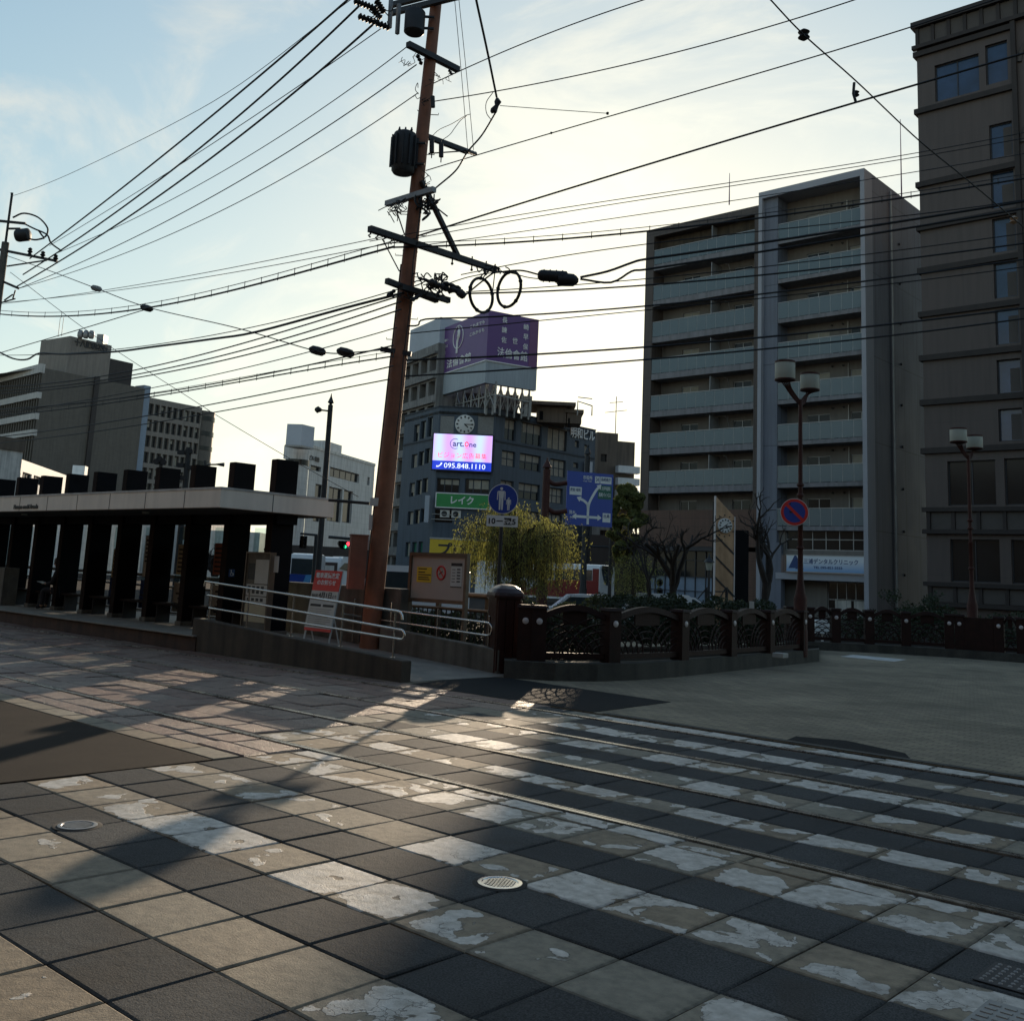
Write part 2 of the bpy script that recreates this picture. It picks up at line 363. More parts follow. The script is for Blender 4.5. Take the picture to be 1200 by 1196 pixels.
nmat('bank_dark', (0.0385, 0.0315, 0.0294), .75, var=.2, scale=.2, streak=.2)
nmat('bank_white', (.46, .44, .42), .7, var=.12, scale=.2, streak=.25)
nmat('bank_ribs', (.085, .078, .072), .7, var=.15, scale=.3)
nmat('office_wing', (0.1997, 0.1742, 0.153), .75, var=.12, scale=.25, streak=.2)
nmat('office_blue', (.19, .24, .31), .6, var=.1)
panelmat('tile_white', (.50, .50, .49), 1.0, .8, .02, .75, var=.06, streak=.3)
nmat('tank_grey', (.34, .37, .42), .6, var=.1, scale=.3)
nmat('brown_block', (.13, .10, .075), .8, var=.15, scale=.2, streak=.3)
nmat('purple', (.115, .055, .185), .5, var=.08, scale=.25)
nmat('purple_edge', (.15, .055, .14), .5, var=.05)
nmat('board_grey', (.30, .34, .37), .6, var=.08, scale=.3, streak=.15)
nmat('bronze', (.46, .29, .17), .5, .35, var=.35, scale=.8, streak=.3)
nmat('clock_face', (.60, .60, .58), .6, var=.05)
nmat('soil', (.018, .014, .010), .95, var=.4, scale=5, spec=.05)
nmat('hedge', (.030, .042, .016), .7, var=.6, scale=9, trans=.3)
nmat('leaf_dark', (.14, .145, .04), .65, var=.5, scale=3, trans=.4)
nmat('leaf_willow', (.33, .33, .085), .6, var=.35, scale=3, trans=.55)
nmat('bark', (.026, .02, .016), .9, var=.3, scale=6, bump=.5, bscale=25)
nmat('bark_willow', (.05, .04, .025), .9, var=.3, scale=6)
nmat('twig', (.045, .032, .022), .85, var=.3, scale=6)
nmat('car_white', (.66, .67, .68), .22, .0, var=.04)
nmat('car_black', (.012, .013, .015), .18, .2, var=.05)
nmat('bus_red', (.17, .008, .012), .28, var=.08)
nmat('bus_blue', (.008, .045, .24), .3, var=.1)
nmat('bus_lightblue', (.06, .25, .48), .35, var=.1)
nmat('tyre', (.012, .012, .012), .8, var=.1)
nmat('skin', (.30, .17, .11), .6, var=.08)
nmat('hair', (.008, .006, .005), .5, var=.1)
nmat('cloth_black', (.010, .010, .013), .85, var=.2)
nmat('cloth_trouser', (.018, .018, .022), .85, var=.2)
nmat('lamp_shade', (.50, .50, .42), .5, var=.06, trans=.35)
nmat('reflector', (.55, .50, .48), .35, var=.1)
nmat('lit_red', (.3, .02, .02), .5, emis=(1, .05, .08), estr=1.6)
nmat('lit_green', (.02, .3, .1), .5, emis=(.05, 1, .45), estr=.9)
nmat('lit_bulb', (.5, .5, .4), .5, emis=(1, .85, .6), estr=1.2)
def ledmat(name, ca, cb, st, stripes):
    m = bpy.data.materials.new(name); m.use_nodes = True; N, L = m.node_tree.nodes, m.node_tree.links; b = N['Principled BSDF']; b.inputs['Base Color'].default_value = (.02, .02, .02, 1)
    tc = N.new('ShaderNodeTexCoord'); w = N.new('ShaderNodeTexWave'); w.bands_direction = 'DIAGONAL' if not stripes else 'X'; w.inputs['Scale'].default_value = .22; w.inputs['Distortion'].default_value = 1.5; w.inputs['Detail'].default_value = 1
    L.new(tc.outputs['Object'], w.inputs['Vector']); c = N.new('ShaderNodeMix'); c.data_type = 'RGBA'; c.inputs['A'].default_value = (*ca, 1); c.inputs['B'].default_value = (*cb, 1)
    L.new(w.outputs['Fac'], c.inputs['Factor']); L.new(c.outputs['Result'], b.inputs['Emission Color']); b.inputs['Emission Strength'].default_value = st; MATS[name] = m
ledmat('led_pale', (.62, .36, .95), (.52, .66, .98), .85, True)
ledmat('led_blue', (.006, .03, .45), (.02, .05, .6), .8, True)
nmat('led_red', (.1, .01, .01), emis=(1, .06, .07), estr=.9); nmat('led_ink', (.02, .02, .05), emis=(.03, .03, .14), estr=.8); nmat('led_white', (.5, .5, .5), emis=(.8, .88, 1), estr=.9)

# gradient signboard (white to blue), colour of the board itself
def gradmat(name, c0, c1, z0, z1):
    m = nmat(name, (1, 1, 1), .45, var=.03); N, L = m.node_tree.nodes, m.node_tree.links; b = N['Principled BSDF']
    tc = N.new('ShaderNodeTexCoord'); sp = N.new('ShaderNodeSeparateXYZ'); L.new(tc.outputs['Object'], sp.inputs[0]); r = N.new('ShaderNodeMapRange'); r.inputs['From Min'].default_value = z0; r.inputs['From Max'].default_value = z1; L.new(sp.outputs['Z'], r.inputs['Value'])
    x = N.new('ShaderNodeMix'); x.data_type = 'RGBA'; x.inputs['A'].default_value = (*c0, 1); x.inputs['B'].default_value = (*c1, 1); L.new(r.outputs['Result'], x.inputs['Factor']); L.new(x.outputs['Result'], b.inputs['Base Color'])

# crosswalk slabs: attribute tone = (painted row, random, wear)
def slabmat():
    m = bpy.data.materials.new('slabs'); m.use_nodes = True; N, L = m.node_tree.nodes, m.node_tree.links; b = N['Principled BSDF']
    at = N.new('ShaderNodeAttribute'); at.attribute_name = 'tone'; sp = N.new('ShaderNodeSeparateColor'); L.new(at.outputs['Color'], sp.inputs[0])
    tc = N.new('ShaderNodeTexCoord')
    def noise(sc, det=5, dist=0., ro=.6):
        n = N.new('ShaderNodeTexNoise'); n.inputs['Scale'].default_value = sc; n.inputs['Detail'].default_value = det; n.inputs['Distortion'].default_value = dist; n.inputs['Roughness'].default_value = ro; L.new(tc.outputs['Object'], n.inputs['Vector']); return n.outputs['Fac']
    def mr(x, a, b_, c, d, sm=False):
        r = N.new('ShaderNodeMapRange'); r.inputs['From Min'].default_value = a; r.inputs['From Max'].default_value = b_; r.inputs['To Min'].default_value = c; r.inputs['To Max'].default_value = d; L.new(x, r.inputs['Value']); return r.outputs['Result']
    def math_(op, x, y):
        q = N.new('ShaderNodeMath'); q.operation = op
        for i, z in enumerate((x, y)):
            if isinstance(z, (int, float)): q.inputs[i].default_value = z
            else: L.new(z, q.inputs[i])
        return q.outputs[0]
    def mix(f, a, b_, bt='MIX'):
        q = N.new('ShaderNodeMix'); q.data_type = 'RGBA'; q.blend_type = bt
        for nm, z in (('Factor', f), ('A', a), ('B', b_)):
            if isinstance(z, (int, float)): q.inputs[nm].default_value = z
            elif isinstance(z, tuple): q.inputs[nm].default_value = (*z, 1)
            else: L.new(z, q.inputs[nm])
        return q.outputs['Result']
    grain = noise(105, 3, 0., .7); med = noise(14, 6); big = noise(1.3, 4); flake = noise(3.1, 10, .45, .5)
    # dark granite and buff stone bases
    dark = mix(mr(grain, .38, .62, 0, 1), (.026, .0285, .029), (.088, .091, .089))
    buff = mix(mr(sp.outputs['Green'], 0, 1, 0, 1), (.30, .235, .155), (.20, .185, .145))
    buff = mix(1., buff, mix(mr(med, .3, .7, 0, 1), (.74, .74, .74), (1.18, 1.17, 1.14)), 'MULTIPLY')
    base = mix(sp.outputs['Red'], dark, buff)
    base = mix(1., base, mix(mr(big, .3, .7, 0, 1), (.8, .8, .8), (1.18, 1.18, 1.18)), 'MULTIPLY')
    base = mix(1., base, mix(mr(sp.outputs['Green'], 0, 1, 0, 1), (.84, .84, .85), (1.14, 1.13, 1.12)), 'MULTIPLY')
    # peeling paint: flake noise against the slab's wear, thin film with a lip
    # paint is lost first along the slab edges and in a long scuffed band
    uv = N.new('ShaderNodeUVMap'); uv.uv_map = 'slab'; us = N.new('ShaderNodeSeparateXYZ'); L.new(uv.outputs['UV'], us.inputs[0])
    ex = math_('MINIMUM', us.outputs['X'], math_('SUBTRACT', 1., us.outputs['X'])); ey = math_('MINIMUM', us.outputs['Y'], math_('SUBTRACT', 1., us.outputs['Y'])); ed = math_('MINIMUM', ex, ey)
    wob = math_('ADD', ed, math_('MULTIPLY', math_('SUBTRACT', med, .5), .22)); edg = mr(wob, 0., .14, .16, 0); ce = N.new('ShaderNodeClamp'); L.new(edg, ce.inputs['Value'])
    thr = math_('ADD', mr(sp.outputs['Blue'], 0, 1, .30, .68), ce.outputs[0])
    d = math_('SUBTRACT', flake, thr); pm = mr(d, 0, .012, 0, 1)
    cl = N.new('ShaderNodeClamp'); L.new(math_('MULTIPLY', pm, math_('GREATER_THAN', sp.outputs['Red'], .5)), cl.inputs['Value']); pm = cl.outputs[0]
    lip = mr(math_('ABSOLUTE', math_('SUBTRACT', d, .003), 0), 0, .008, 1, 0); l2 = N.new('ShaderNodeClamp'); L.new(lip, l2.inputs['Value'])
    paint = mix(mr(med, .32, .68, 0, 1), (.36, .335, .285), (.62, .585, .52))
    colr = mix(pm, base, paint)
    colr = mix(math_('MULTIPLY', math_('MULTIPLY', l2.outputs[0], math_('GREATER_THAN', sp.outputs['Red'], .5)), .6), colr, (.05, .042, .033))
    # hairline cracks
    vo = N.new('ShaderNodeTexVoronoi'); vo.feature = 'DISTANCE_TO_EDGE'; vo.inputs['Scale'].default_value = 6
    di = N.new('ShaderNodeTexNoise'); di.inputs['Scale'].default_value = 7; di.inputs['Detail'].default_value = 6; L.new(tc.outputs['Object'], di.inputs['Vector'])
    va = N.new('ShaderNodeVectorMath'); va.operation = 'MULTIPLY_ADD'; va.inputs[1].default_value = (.35, .35, .35); L.new(di.outputs['Color'], va.inputs[0]); L.new(tc.outputs['Object'], va.inputs[2]); L.new(va.outputs[0], vo.inputs['Vector'])
    cr = mr(vo.outputs['Distance'], 0, .018, 1, 0); cc = N.new('ShaderNodeClamp'); L.new(cr, cc.inputs['Value'])
    crm = math_('MULTIPLY', math_('MULTIPLY', cc.outputs[0], pm), mr(big, .48, .56, 0, .75))
    c3 = N.new('ShaderNodeClamp'); L.new(crm, c3.inputs['Value'])
    colr = mix(c3.outputs[0], colr, (.06, .05, .04))
    # grime collected along the joints and a few stains
    gr = mr(wob, -.04, .09, .45, 0); cg = N.new('ShaderNodeClamp'); L.new(gr, cg.inputs['Value']); colr = mix(cg.outputs[0], colr, (.022, .019, .016))
    stn = noise(.9, 6, 1.2, .6); sm = mr(stn, .56, .66, 0, .38); cs_ = N.new('ShaderNodeClamp'); L.new(sm, cs_.inputs['Value']); colr = mix(cs_.outputs[0], colr, (.055, .046, .036))
    L.new(colr, b.inputs['Base Color'])
    L.new(mr(sp.outputs['Red'], 0, 1, .10, .34), b.inputs['Specular IOR Level']); L.new(math_('SUBTRACT', mr(grain, .3, .7, .66, .92), mr(pm, 0, 1, 0, .22)), b.inputs['Roughness'])
    h = math_('ADD', math_('MULTIPLY', grain, .35), math_('ADD', math_('MULTIPLY', pm, .5), math_('ADD', math_('MULTIPLY', med, .5), math_('MULTIPLY', crm, -.5))))
    bp = N.new('ShaderNodeBump'); bp.inputs['Strength'].default_value = .8; bp.inputs['Distance'].default_value = .012; L.new(h, bp.inputs['Height']); L.new(bp.outputs['Normal'], b.inputs['Normal'])
    MATS['slabs'] = m
slabmat()
def cobmat():
    m = bpy.data.materials.new('cobbles'); m.use_nodes = True; N, L = m.node_tree.nodes, m.node_tree.links; b = N['Principled BSDF']
    at = N.new('ShaderNodeAttribute'); at.attribute_name = 'tone'; sp = N.new('ShaderNodeSeparateColor'); L.new(at.outputs['Color'], sp.inputs[0]); tc = N.new('ShaderNodeTexCoord')
    g = N.new('ShaderNodeTexNoise'); g.inputs['Scale'].default_value = 70; g.inputs['Detail'].default_value = 4; L.new(tc.outputs['Object'], g.inputs['Vector'])
    g2 = N.new('ShaderNodeTexNoise'); g2.inputs['Scale'].default_value = 5; g2.inputs['Detail'].default_value = 5; L.new(tc.outputs['Object'], g2.inputs['Vector'])
    a = N.new('ShaderNodeMix'); a.data_type = 'RGBA'; L.new(sp.outputs['Green'], a.inputs['Factor']); a.inputs['A'].default_value = (.165, .085, .058, 1); a.inputs['B'].default_value = (.225, .160, .118, 1)
    r = N.new('ShaderNodeMapRange'); r.inputs['From Min'].default_value = .35; r.inputs['From Max'].default_value = .65; r.inputs['To Min'].default_value = .45; r.inputs['To Max'].default_value = 1.5; L.new(g.outputs['Fac'], r.inputs['Value'])
    r2 = N.new('ShaderNodeMapRange'); r2.inputs['From Min'].default_value = .3; r2.inputs['From Max'].default_value = .7; r2.inputs['To Min'].default_value = .7; r2.inputs['To Max'].default_value = 1.25; L.new(g2.outputs['Fac'], r2.inputs['Value'])
    mm = N.new('ShaderNodeMath'); mm.operation = 'MULTIPLY'; L.new(r.outputs[0], mm.inputs[0]); L.new(r2.outputs[0], mm.inputs[1])
    x = N.new('ShaderNodeMix'); x.data_type = 'RGBA'; x.blend_type = 'MULTIPLY'; x.inputs['Factor'].default_value = 1; L.new(a.outputs['Result'], x.inputs['A']); L.new(mm.outputs[0], x.inputs['B']); L.new(x.outputs['Result'], b.inputs['Base Color'])
    b.inputs['Roughness'].default_value = .5
    ad = N.new('ShaderNodeMath'); ad.operation = 'ADD'; L.new(g.outputs['Fac'], ad.inputs[0]); L.new(g2.outputs['Fac'], ad.inputs[1])
    bp = N.new('ShaderNodeBump'); bp.inputs['Strength'].default_value = .9; bp.inputs['Distance'].default_value = .022; L.new(ad.outputs[0], bp.inputs['Height']); L.new(bp.outputs['Normal'], b.inputs['Normal'])
    MATS['cobbles'] = m
cobmat()
def pavermat(name, c1, c2, w, h, ang=0., mortar=.45):
    m = nmat(name, c1, .8, spec=.2, var=.34, scale=.55, bump=.3, bscale=90, fine=.2); N, L = m.node_tree.nodes, m.node_tree.links; b = N['Principled BSDF']; src = b.inputs['Base Color'].links[0].from_socket
    tc = N.new('ShaderNodeTexCoord'); mp = N.new('ShaderNodeMapping'); mp.inputs['Rotation'].default_value = (0, 0, ang); L.new(tc.outputs['Object'], mp.inputs['Vector'])
    br = N.new('ShaderNodeTexBrick'); br.inputs['Scale'].default_value = 1; br.inputs['Brick Width'].default_value = w; br.inputs['Row Height'].default_value = h; br.inputs['Mortar Size'].default_value = .006
    br.inputs['Color1'].default_value = (.85, .85, .85, 1); br.inputs['Color2'].default_value = (1.15, 1.15, 1.1, 1); br.inputs['Mortar'].default_value = (mortar, mortar, mortar, 1); L.new(mp.outputs['Vector'], br.inputs['Vector'])
    x = N.new('ShaderNodeMix'); x.data_type = 'RGBA'; x.blend_type = 'MULTIPLY'; x.inputs['Factor'].default_value = 1; L.new(src, x.inputs['A']); L.new(br.outputs['Color'], x.inputs['B']); L.new(x.outputs['Result'], b.inputs['Base Color'])
pavermat('pavers', (.235, .195, .138), None, .21, .105, 0.)
pavermat('footway', (0.192, 0.1776, 0.1488), None, .3, .3, 0., .6)
# ------------------------------------------------------------------ the ground
g = MB(); g.box(-700, 500, -60, 900, -.6, -.008); struct('ground', g, 'asphalt')
g = MB(); g.box(-70, 14, -6, 11.05, -.006, .000); struct('track_bed', g, 'joint_dark')
def sheet(name, poly, z, mat, th=.004):
    m = MB(); m.hexa([(x, y, z-th) for x, y in poly], [(x, y, z) for x, y in poly]); return struct(name, m, mat)
def toned(name, stones, mat):
    # stones: (quad corners ccw, z, tone, bevel, tilt) -> one sheet of separate bevelled stones
    vs, fs, tn = [], [], []
    for q, z, tone, bv in stones:
        o = len(vs); c = [sum(p[0] for p in q)/4, sum(p[1] for p in q)/4]
        tx, ty = rng.uniform(-.004, .004), rng.uniform(-.004, .004)
        for r_, zz in ((0, z-.03), (0, z-bv*.5), (bv, z)):
            for x, y in q:
                dx, dy = c[0]-x, c[1]-y; l = math.hypot(dx, dy)
                k = r_/l*1.3; vs.append((x+dx*k, y+dy*k, zz+(tx*(x-c[0])+ty*(y-c[1]))*2))
        for k in (0, 1):
            for i in range(4): fs.append((o+4*k+i, o+4*k+(i+1) % 4, o+4*k+4+(i+1) % 4, o+4*k+4+i)); tn.append(tone)
        fs.append((o+8, o+9, o+10, o+11)); tn.append(tone)
    me = bpy.data.meshes.new(name); me.from_pydata(vs, [], fs)
    a = me.color_attributes.new('tone', 'FLOAT_COLOR', 'CORNER'); uvl = me.uv_layers.new(name='slab')
    cor = [(0, 0), (1, 0), (1, 1), (0, 1)]
    for p in me.polygons:
        for li in p.loop_indices: k = me.loops[li].vertex_index % 12; c_ = cor[k % 4]; e_ = .03 if k >= 8 else 0; uvl.data[li].uv = (c_[0]*(1-2*e_)+e_, c_[1]*(1-2*e_)+e_)
    for p in me.polygons:
        for li in p.loop_indices: a.data[li].color = (*tn[p.index], 1)
    me.materials.append(M(mat)); o = bpy.data.objects.new(name, me); col.objects.link(o); o['kind'] = 'structure'; return o
RAILS = [6.30, 7.73, 9.17, 10.60]
X0, Y0, SX, SY = -7.58, 3.64, .516, .4805
st = []
# rows of slabs: (y0, y1, painted)
rows = [(Y0+SY*q, Y0+SY*(q+1), q % 2 == 0) for q in range(-8, 5)] + [(Y0+SY*5, 6.255, True)]
rows += [(6.37, 6.85, False), (6.85, 7.2, True), (7.2, 7.685, False), (7.80, 8.25, True), (8.25, 8.70, False), (8.70, 9.125, True), (9.24, 9.66, False), (9.66, 10.10, True), (10.10, 10.555, False), (10.67, 10.97, True)]
for (a, b, w) in rows:
    p0 = -1 if b < 5.5 else (-1 if b < 6.3 else (-3 if b < 8 else -4))
    if a > 10: p0 = -3
    j0 = rng.uniform(-.05, .05) if a > 6 else 0
    for p in range(p0, 34):
        xa = X0+SX*p+j0; xb = xa+SX; gp = .0032
        jt = lambda: rng.uniform(-.004, .004)
        q = [(xa+gp+jt(), a+gp+jt()), (xb-gp+jt(), a+gp+jt()), (xb-gp+jt(), b-gp+jt()), (xa+gp+jt(), b-gp+jt())]
        if w:
            wear = rng.uniform(.25, .75)
            if a < 5.3 and xa < -3.6: wear = rng.choice([.85, .6, .35, .1, .7, .02])     # left stretch: paint mostly gone
            if a < 3.3 and xa < -3.4: wear = .97
            if a > 5: wear = rng.uniform(.15, .72)
            if a > 10.6: wear = .15
        else: wear = 1.
        if w and a < 5.3 and xa >= -3.6: wear = rng.uniform(.2, .85)
        isw = w
        if xa < -8.15 and a > 6.2: isw = rng.random() < .8; wear = rng.uniform(.5, 1)
        st.append((q, .012+rng.uniform(-.002, .002), (1. if isw else 0., rng.random(), wear), .012))
toned('crosswalk_paving', st, 'slabs')
# granite setts of the tram bed, left of the crosswalk
st = []
bands = []
for lo, hi, n in [(5.58, 6.255, 2), (6.37, 7.685, 3), (7.80, 9.125, 3), (9.24, 10.555, 3), (10.67, 11.08, 1)]:
    ys = [lo+(hi-lo)*k/n for k in range(n+1)]
    for k in range(1, n): ys[k] += rng.uniform(-.06, .06)
    bands += list(zip(ys[:-1], ys[1:]))
for a, b in bands:
    x = (-8.12 if b < 6.3 else (-9.14 if b < 8 else -9.66)) if a < 10 else -9.14
    while x > -46:
        w = rng.uniform(.42, .85); xa = x-w
        jt = lambda: rng.uniform(-.012, .012)
        q = [(xa+.012+jt(), a+.01+jt()), (x-.012+jt(), a+.01+jt()), (x-.012+jt(), b-.01+jt()), (xa+.012+jt(), b-.01+jt())]
        st.append((q, .012+rng.uniform(-.006, .010), (0, rng.random(), 0), .022)); x = xa
toned('granite_setts', st, 'cobbles')
names = ['nearest', 'second', 'third', 'farthest']
for i, y in enumerate(RAILS):
    t = thing('tram_rail', '%s of the four grooved steel tram rails crossing the paved street, counted from the foreground' % names[i], 'rail', (0, y, 0), group='tram rails set in the paving')
    m = MB(); m.box(-70, 14, y-.028, y+.022, -.003, .020); m.build('rail_head', 'rail_steel', t)
    m = MB(); m.box(-70, 14, y+.052, y+.066, -.003, .016); m.build('guard_lip', 'rail_steel', t)
    m = MB(); m.box(-70, 14, y-.052, y-.0285, -.003, .006); m.box(-70, 14, y+.0225, y+.0515, -.003, .001); m.build('groove', 'rail_web', t)
# left carriageway and its stone edging
sheet('road', [(-70, -20), (-8.13, -20), (-8.13, 5.27), (-70, 5.27)], .013, 'asphalt', .012)
st = []; x = -8.14
while x > -50:
    w = rng.uniform(.55, .65); st.append(([(x-w+.006, 5.29), (x-.004, 5.29), (x-.004, 5.555), (x-w+.006, 5.555)], .017, (1, rng.random(), .99), .008)); x -= w
toned('edging_stones', st, 'slabs')
# plaza beyond the tracks
sheet('plaza', [(-18, 11.09), (14, 11.09), (14, 31.5), (-18, 31.5)], .010, 'pavers', .008)
sheet('asphalt_patch', [(-11.96, 11.10), (-8.45, 11.10), (-8.60, 13.15), (-12.01, 13.40), (-12.45, 13.05)], .016, 'asphalt_new')
sheet('asphalt_strip', [(-5.85, 11.6), (-5.75, 11.10), (-4.3, 11.10), (-4.55, 11.55), (-5.35, 11.85)], .0165, 'asphalt_new')
sheet('footway', [(-17.5, 11.33), (-12.1, 11.33), (-12.5, 13.5), (-17.5, 13.5)], .017, 'footway')
sheet('kerb_line', [(-8.3, 11.10), (14, 11.10), (14, 11.22), (-8.3, 11.22)], .0175, 'kerb_grey')
# manhole covers and the grating in the corner
def drain(cx, cy, r, label, dark=False):
    t = thing('manhole_cover', label, 'manhole cover', (cx, cy, .014), group=None)
    m = MB(); m.lathe((cx, cy, .014), [(r, 0), (r, .006), (r-.012, .008), (r-.022, .008), (r-.026, .003), (0, .003)], 40); m.build('rim', 'stainless' if not dark else 'steel_grey', t)
    m = MB(); q = 0
    if not dark:
        for i in range(-5, 6):
            for j in range(-5, 6):
                x, y = i*.021+(.0105 if j % 2 else 0), j*.019
                if math.hypot(x, y) < r-.036: m.lathe((cx+x, cy+y, .017), [(.008, 0), (.0075, .004), (0, .004)], 8)
    else:
        for i in range(-4, 5):
            h = math.sqrt(max(0, (r-.034)**2-(i*.024)**2)); m.bar((cx+i*.024, cy-h, .019), (cx+i*.024, cy+h, .019), .012, .004)
    m.build('raised_pattern', 'stainless' if not dark else 'steel_grey', t)
    m = MB(); m.lathe((cx, cy, .014), [(r+.03, 0), (r+.028, .001), (r+.001, .001)], 40); m.build('surround', 'joint_dark', t)
p = atZ(586, 1033, .02); drain(p.x, p.y, .125, 'round bright metal drain cover with dotted pattern set in the dark paving slabs')
p = atZ(91, 966, .02); drain(p.x, p.y, .12, 'worn dull drain cover with diagonal bars at the left of the crosswalk', True)
p = atZ(1200, 1148, .02)
t = thing('drain_grating', 'rectangular steel grating at the lower right corner of the crosswalk', 'grating', (p.x, p.y, .014))
m = MB(); m.bbox(p.x-.17, p.x+.6, p.y-.16, p.y+.16, .013, .019, .002); m.build('plate', 'steel_dark', t)
m = MB()
for i in range(18):
    for j in range(7): m.lathe((p.x-.14+i*.04, p.y-.13+j*.043, .0192), [(.011, 0), (.008, .004), (0, .004)], 6)
m.build('studs', 'steel_grey', t)
p = atZ(1180, 1192, .02)
t = thing('tactile_tile', 'pale ridged tactile paving tile cut by the lower right edge of the photo', 'tactile tile', (p.x, p.y, .014))
m = MB(); m.bbox(p.x-.12, p.x+.45, p.y-.3, p.y+.16, .013, .0185, .003); m.build('slab', 'concrete_pale', t)
m = MB()
for i in range(9):
    for j in range(8): m.bar((p.x-.10+i*.062, p.y-.28+j*.055, .020), (p.x-.055+i*.062, p.y-.28+j*.055, .020), .02, .006)
m.build('ridges', 'concrete_pale', t)
# ------------------------------------------------------------------ tram stop
PZ = .31
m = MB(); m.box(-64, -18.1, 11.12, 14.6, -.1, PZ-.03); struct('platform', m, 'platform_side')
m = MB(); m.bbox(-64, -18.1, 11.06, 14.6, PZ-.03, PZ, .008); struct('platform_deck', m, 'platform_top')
# ramp down to the crossing: z falls from .31 to .02
m = MB(); m.hexa([(-18.1, 11.34, -.1), (-12.2, 11.34, -.1), (-12.2, 14.2, -.1), (-18.1, 14.2, -.1)], [(-18.1, 11.34, PZ), (-12.2, 11.34, .022), (-12.2, 14.2, .022), (-18.1, 14.2, PZ)]); struct('ramp', m, 'platform_top')
def sloped_wall(name, label, x0, x1, y0, y1, za, zb, mat):
    t = thing(name, label, 'low wall', (x1, y0, 0)); b = .015
    m = MB(); m.hexa([(x0, y0, -.05), (x1, y0, -.05), (x1, y1, -.05), (x0, y1, -.05)], [(x0, y0, za-b), (x1, y0, zb-b), (x1, y1, zb-b), (x0, y1, za-b)]); m.build('wall_body', mat, t)
    m = MB(); m.hexa([(x0, y0, za-b), (x1, y0, zb-b), (x1, y1, zb-b), (x0, y1, za-b)], [(x0+b, y0+b, za), (x1-b, y0+b, zb), (x1-b, y1-b, zb), (x0+b, y1-b, za)]); m.build('coping', mat, t); return t
sloped_wall('ramp_wall', 'stained concrete wall along the track side of the tram stop ramp, under the three-bar handrail', -18.28, -12.22, 11.14, 11.34, .64, .34, 'concrete_dark')
p0 = atY(440, 745, 13.6); p1 = atY(584, 761, 13.6)
sloped_wall('ramp_wall', 'concrete wall on the far side of the ramp, ending at the big brown post', -15.6, p1.x, 13.6, 13.8, .62, p1.z, 'concrete')
# shelter
sh = thing('tram_shelter', 'long black tram stop shelter with a pale flat canopy and tall dark fins', 'shelter', (-17.6, 12.4, PZ))
xs_end = -17.5
m = MB(); m.bbox(-64, xs_end, 11.0, 13.75, 2.76, 3.15, .006); m.build('canopy', 'fascia', sh)
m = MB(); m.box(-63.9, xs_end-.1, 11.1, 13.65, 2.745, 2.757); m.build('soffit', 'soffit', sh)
m = MB(); m.box(-63.9, xs_end-.15, 12.45, 12.95, 2.55, 2.744); m.build('beam', 'shelter_black', sh)
m = MB(); m.box(-64.01, xs_end+.012, 10.988, 13.76, 3.115, 3.157); m.build('roof_edging', 'white_dirty', sh)
m = MB()
x = xs_end-1.3
while x > -50:
    m.box(x-.006, x+.006, 10.994, 10.9995, 2.765, 3.11); x -= 1.55
m.box(xs_end, xs_end+.006, 12.2, 12.212, 2.765, 3.11)
m.build('panel_joint', 'ink', sh)
for k in range(24):
    x = -17.75-1.55*k
    m = MB(); m.box(x-.2, x, 12.42, 12.94, PZ, 2.744); m.box(x-.2, x, 12.42, 12.94, 3.158, 3.87)
    f = m.build('fin', 'shelter_black', sh)
    e = MB(); e.box(x-.2, x, 12.405, 12.418, PZ+.1, 2.744); e.box(x-.2, x, 12.405, 12.418, 3.158, 3.86); e.build('fin_edge', 'shelter_edge', f)
    e = MB(); e.bbox(x-.22, x+.02, 12.38, 12.96, PZ, PZ+.1, .01); e.build('footing', 'concrete', f)
for x in (-21.2, -27.4, -31.5, -36):
    m = MB(); m.lathe((x, 11.5, 2.70), [(.07, 0), (.075, .03), (.075, .044)], 16); m.build('downlight', 'lamp_shade', sh)
# back panes of the shelter and low wall behind it
for k in range(14):
    x = -17.75-1.55*k
    m = MB(); m.box(x-1.53, x-.22, 13.04, 13.05, .95, 2.5); m.build('glass_panel', 'clear_glass', sh)
# tram shelter name on the canopy
f = Fr((-64, 10.994), (1, 0)); u0, z0 = f.L(16, 597.3); u1, z1 = f.L(45, 589.5)
text_on(f, 'Hamano-machi Arcade', u0, u1, z0+.02, z1-.02, 0, 'ink', sh, .012, .035)
m = MB(); m.bbox(-19.0, -15.3, 13.82, 14.02, PZ-.4, atY(360, 683, 13.82).z, .012)
tag(m.build('low_wall', 'concrete'), 'tan concrete wall standing behind the tram shelter and the red notice stand', 'low wall')
# benches
for k in range(0, 12):
    x = -17.75-1.55*k
    t = thing('bench', ('%s bench slab between the black fins of the tram shelter, counted from the ramp' % ['first', 'second', 'third', 'fourth', 'fifth', 'sixth', 'seventh', 'eighth', 'ninth', 'tenth', 'eleventh', 'twelfth'][k]), 'bench', (x-.85, 12.75, PZ), group='benches between the shelter fins')
    m = MB(); m.bbox(x-1.45, x-.26, 12.5, 12.95, PZ+.40, PZ+.45, .008); m.build('seat', 'shelter_edge' if k != 9 else 'concrete_pale', t)
    for s in (x-1.38, x-.34):
        m = MB(); m.box(s, s+.04, 12.56, 12.9, PZ, PZ+.40); m.build('leg', 'steel_dark', t)
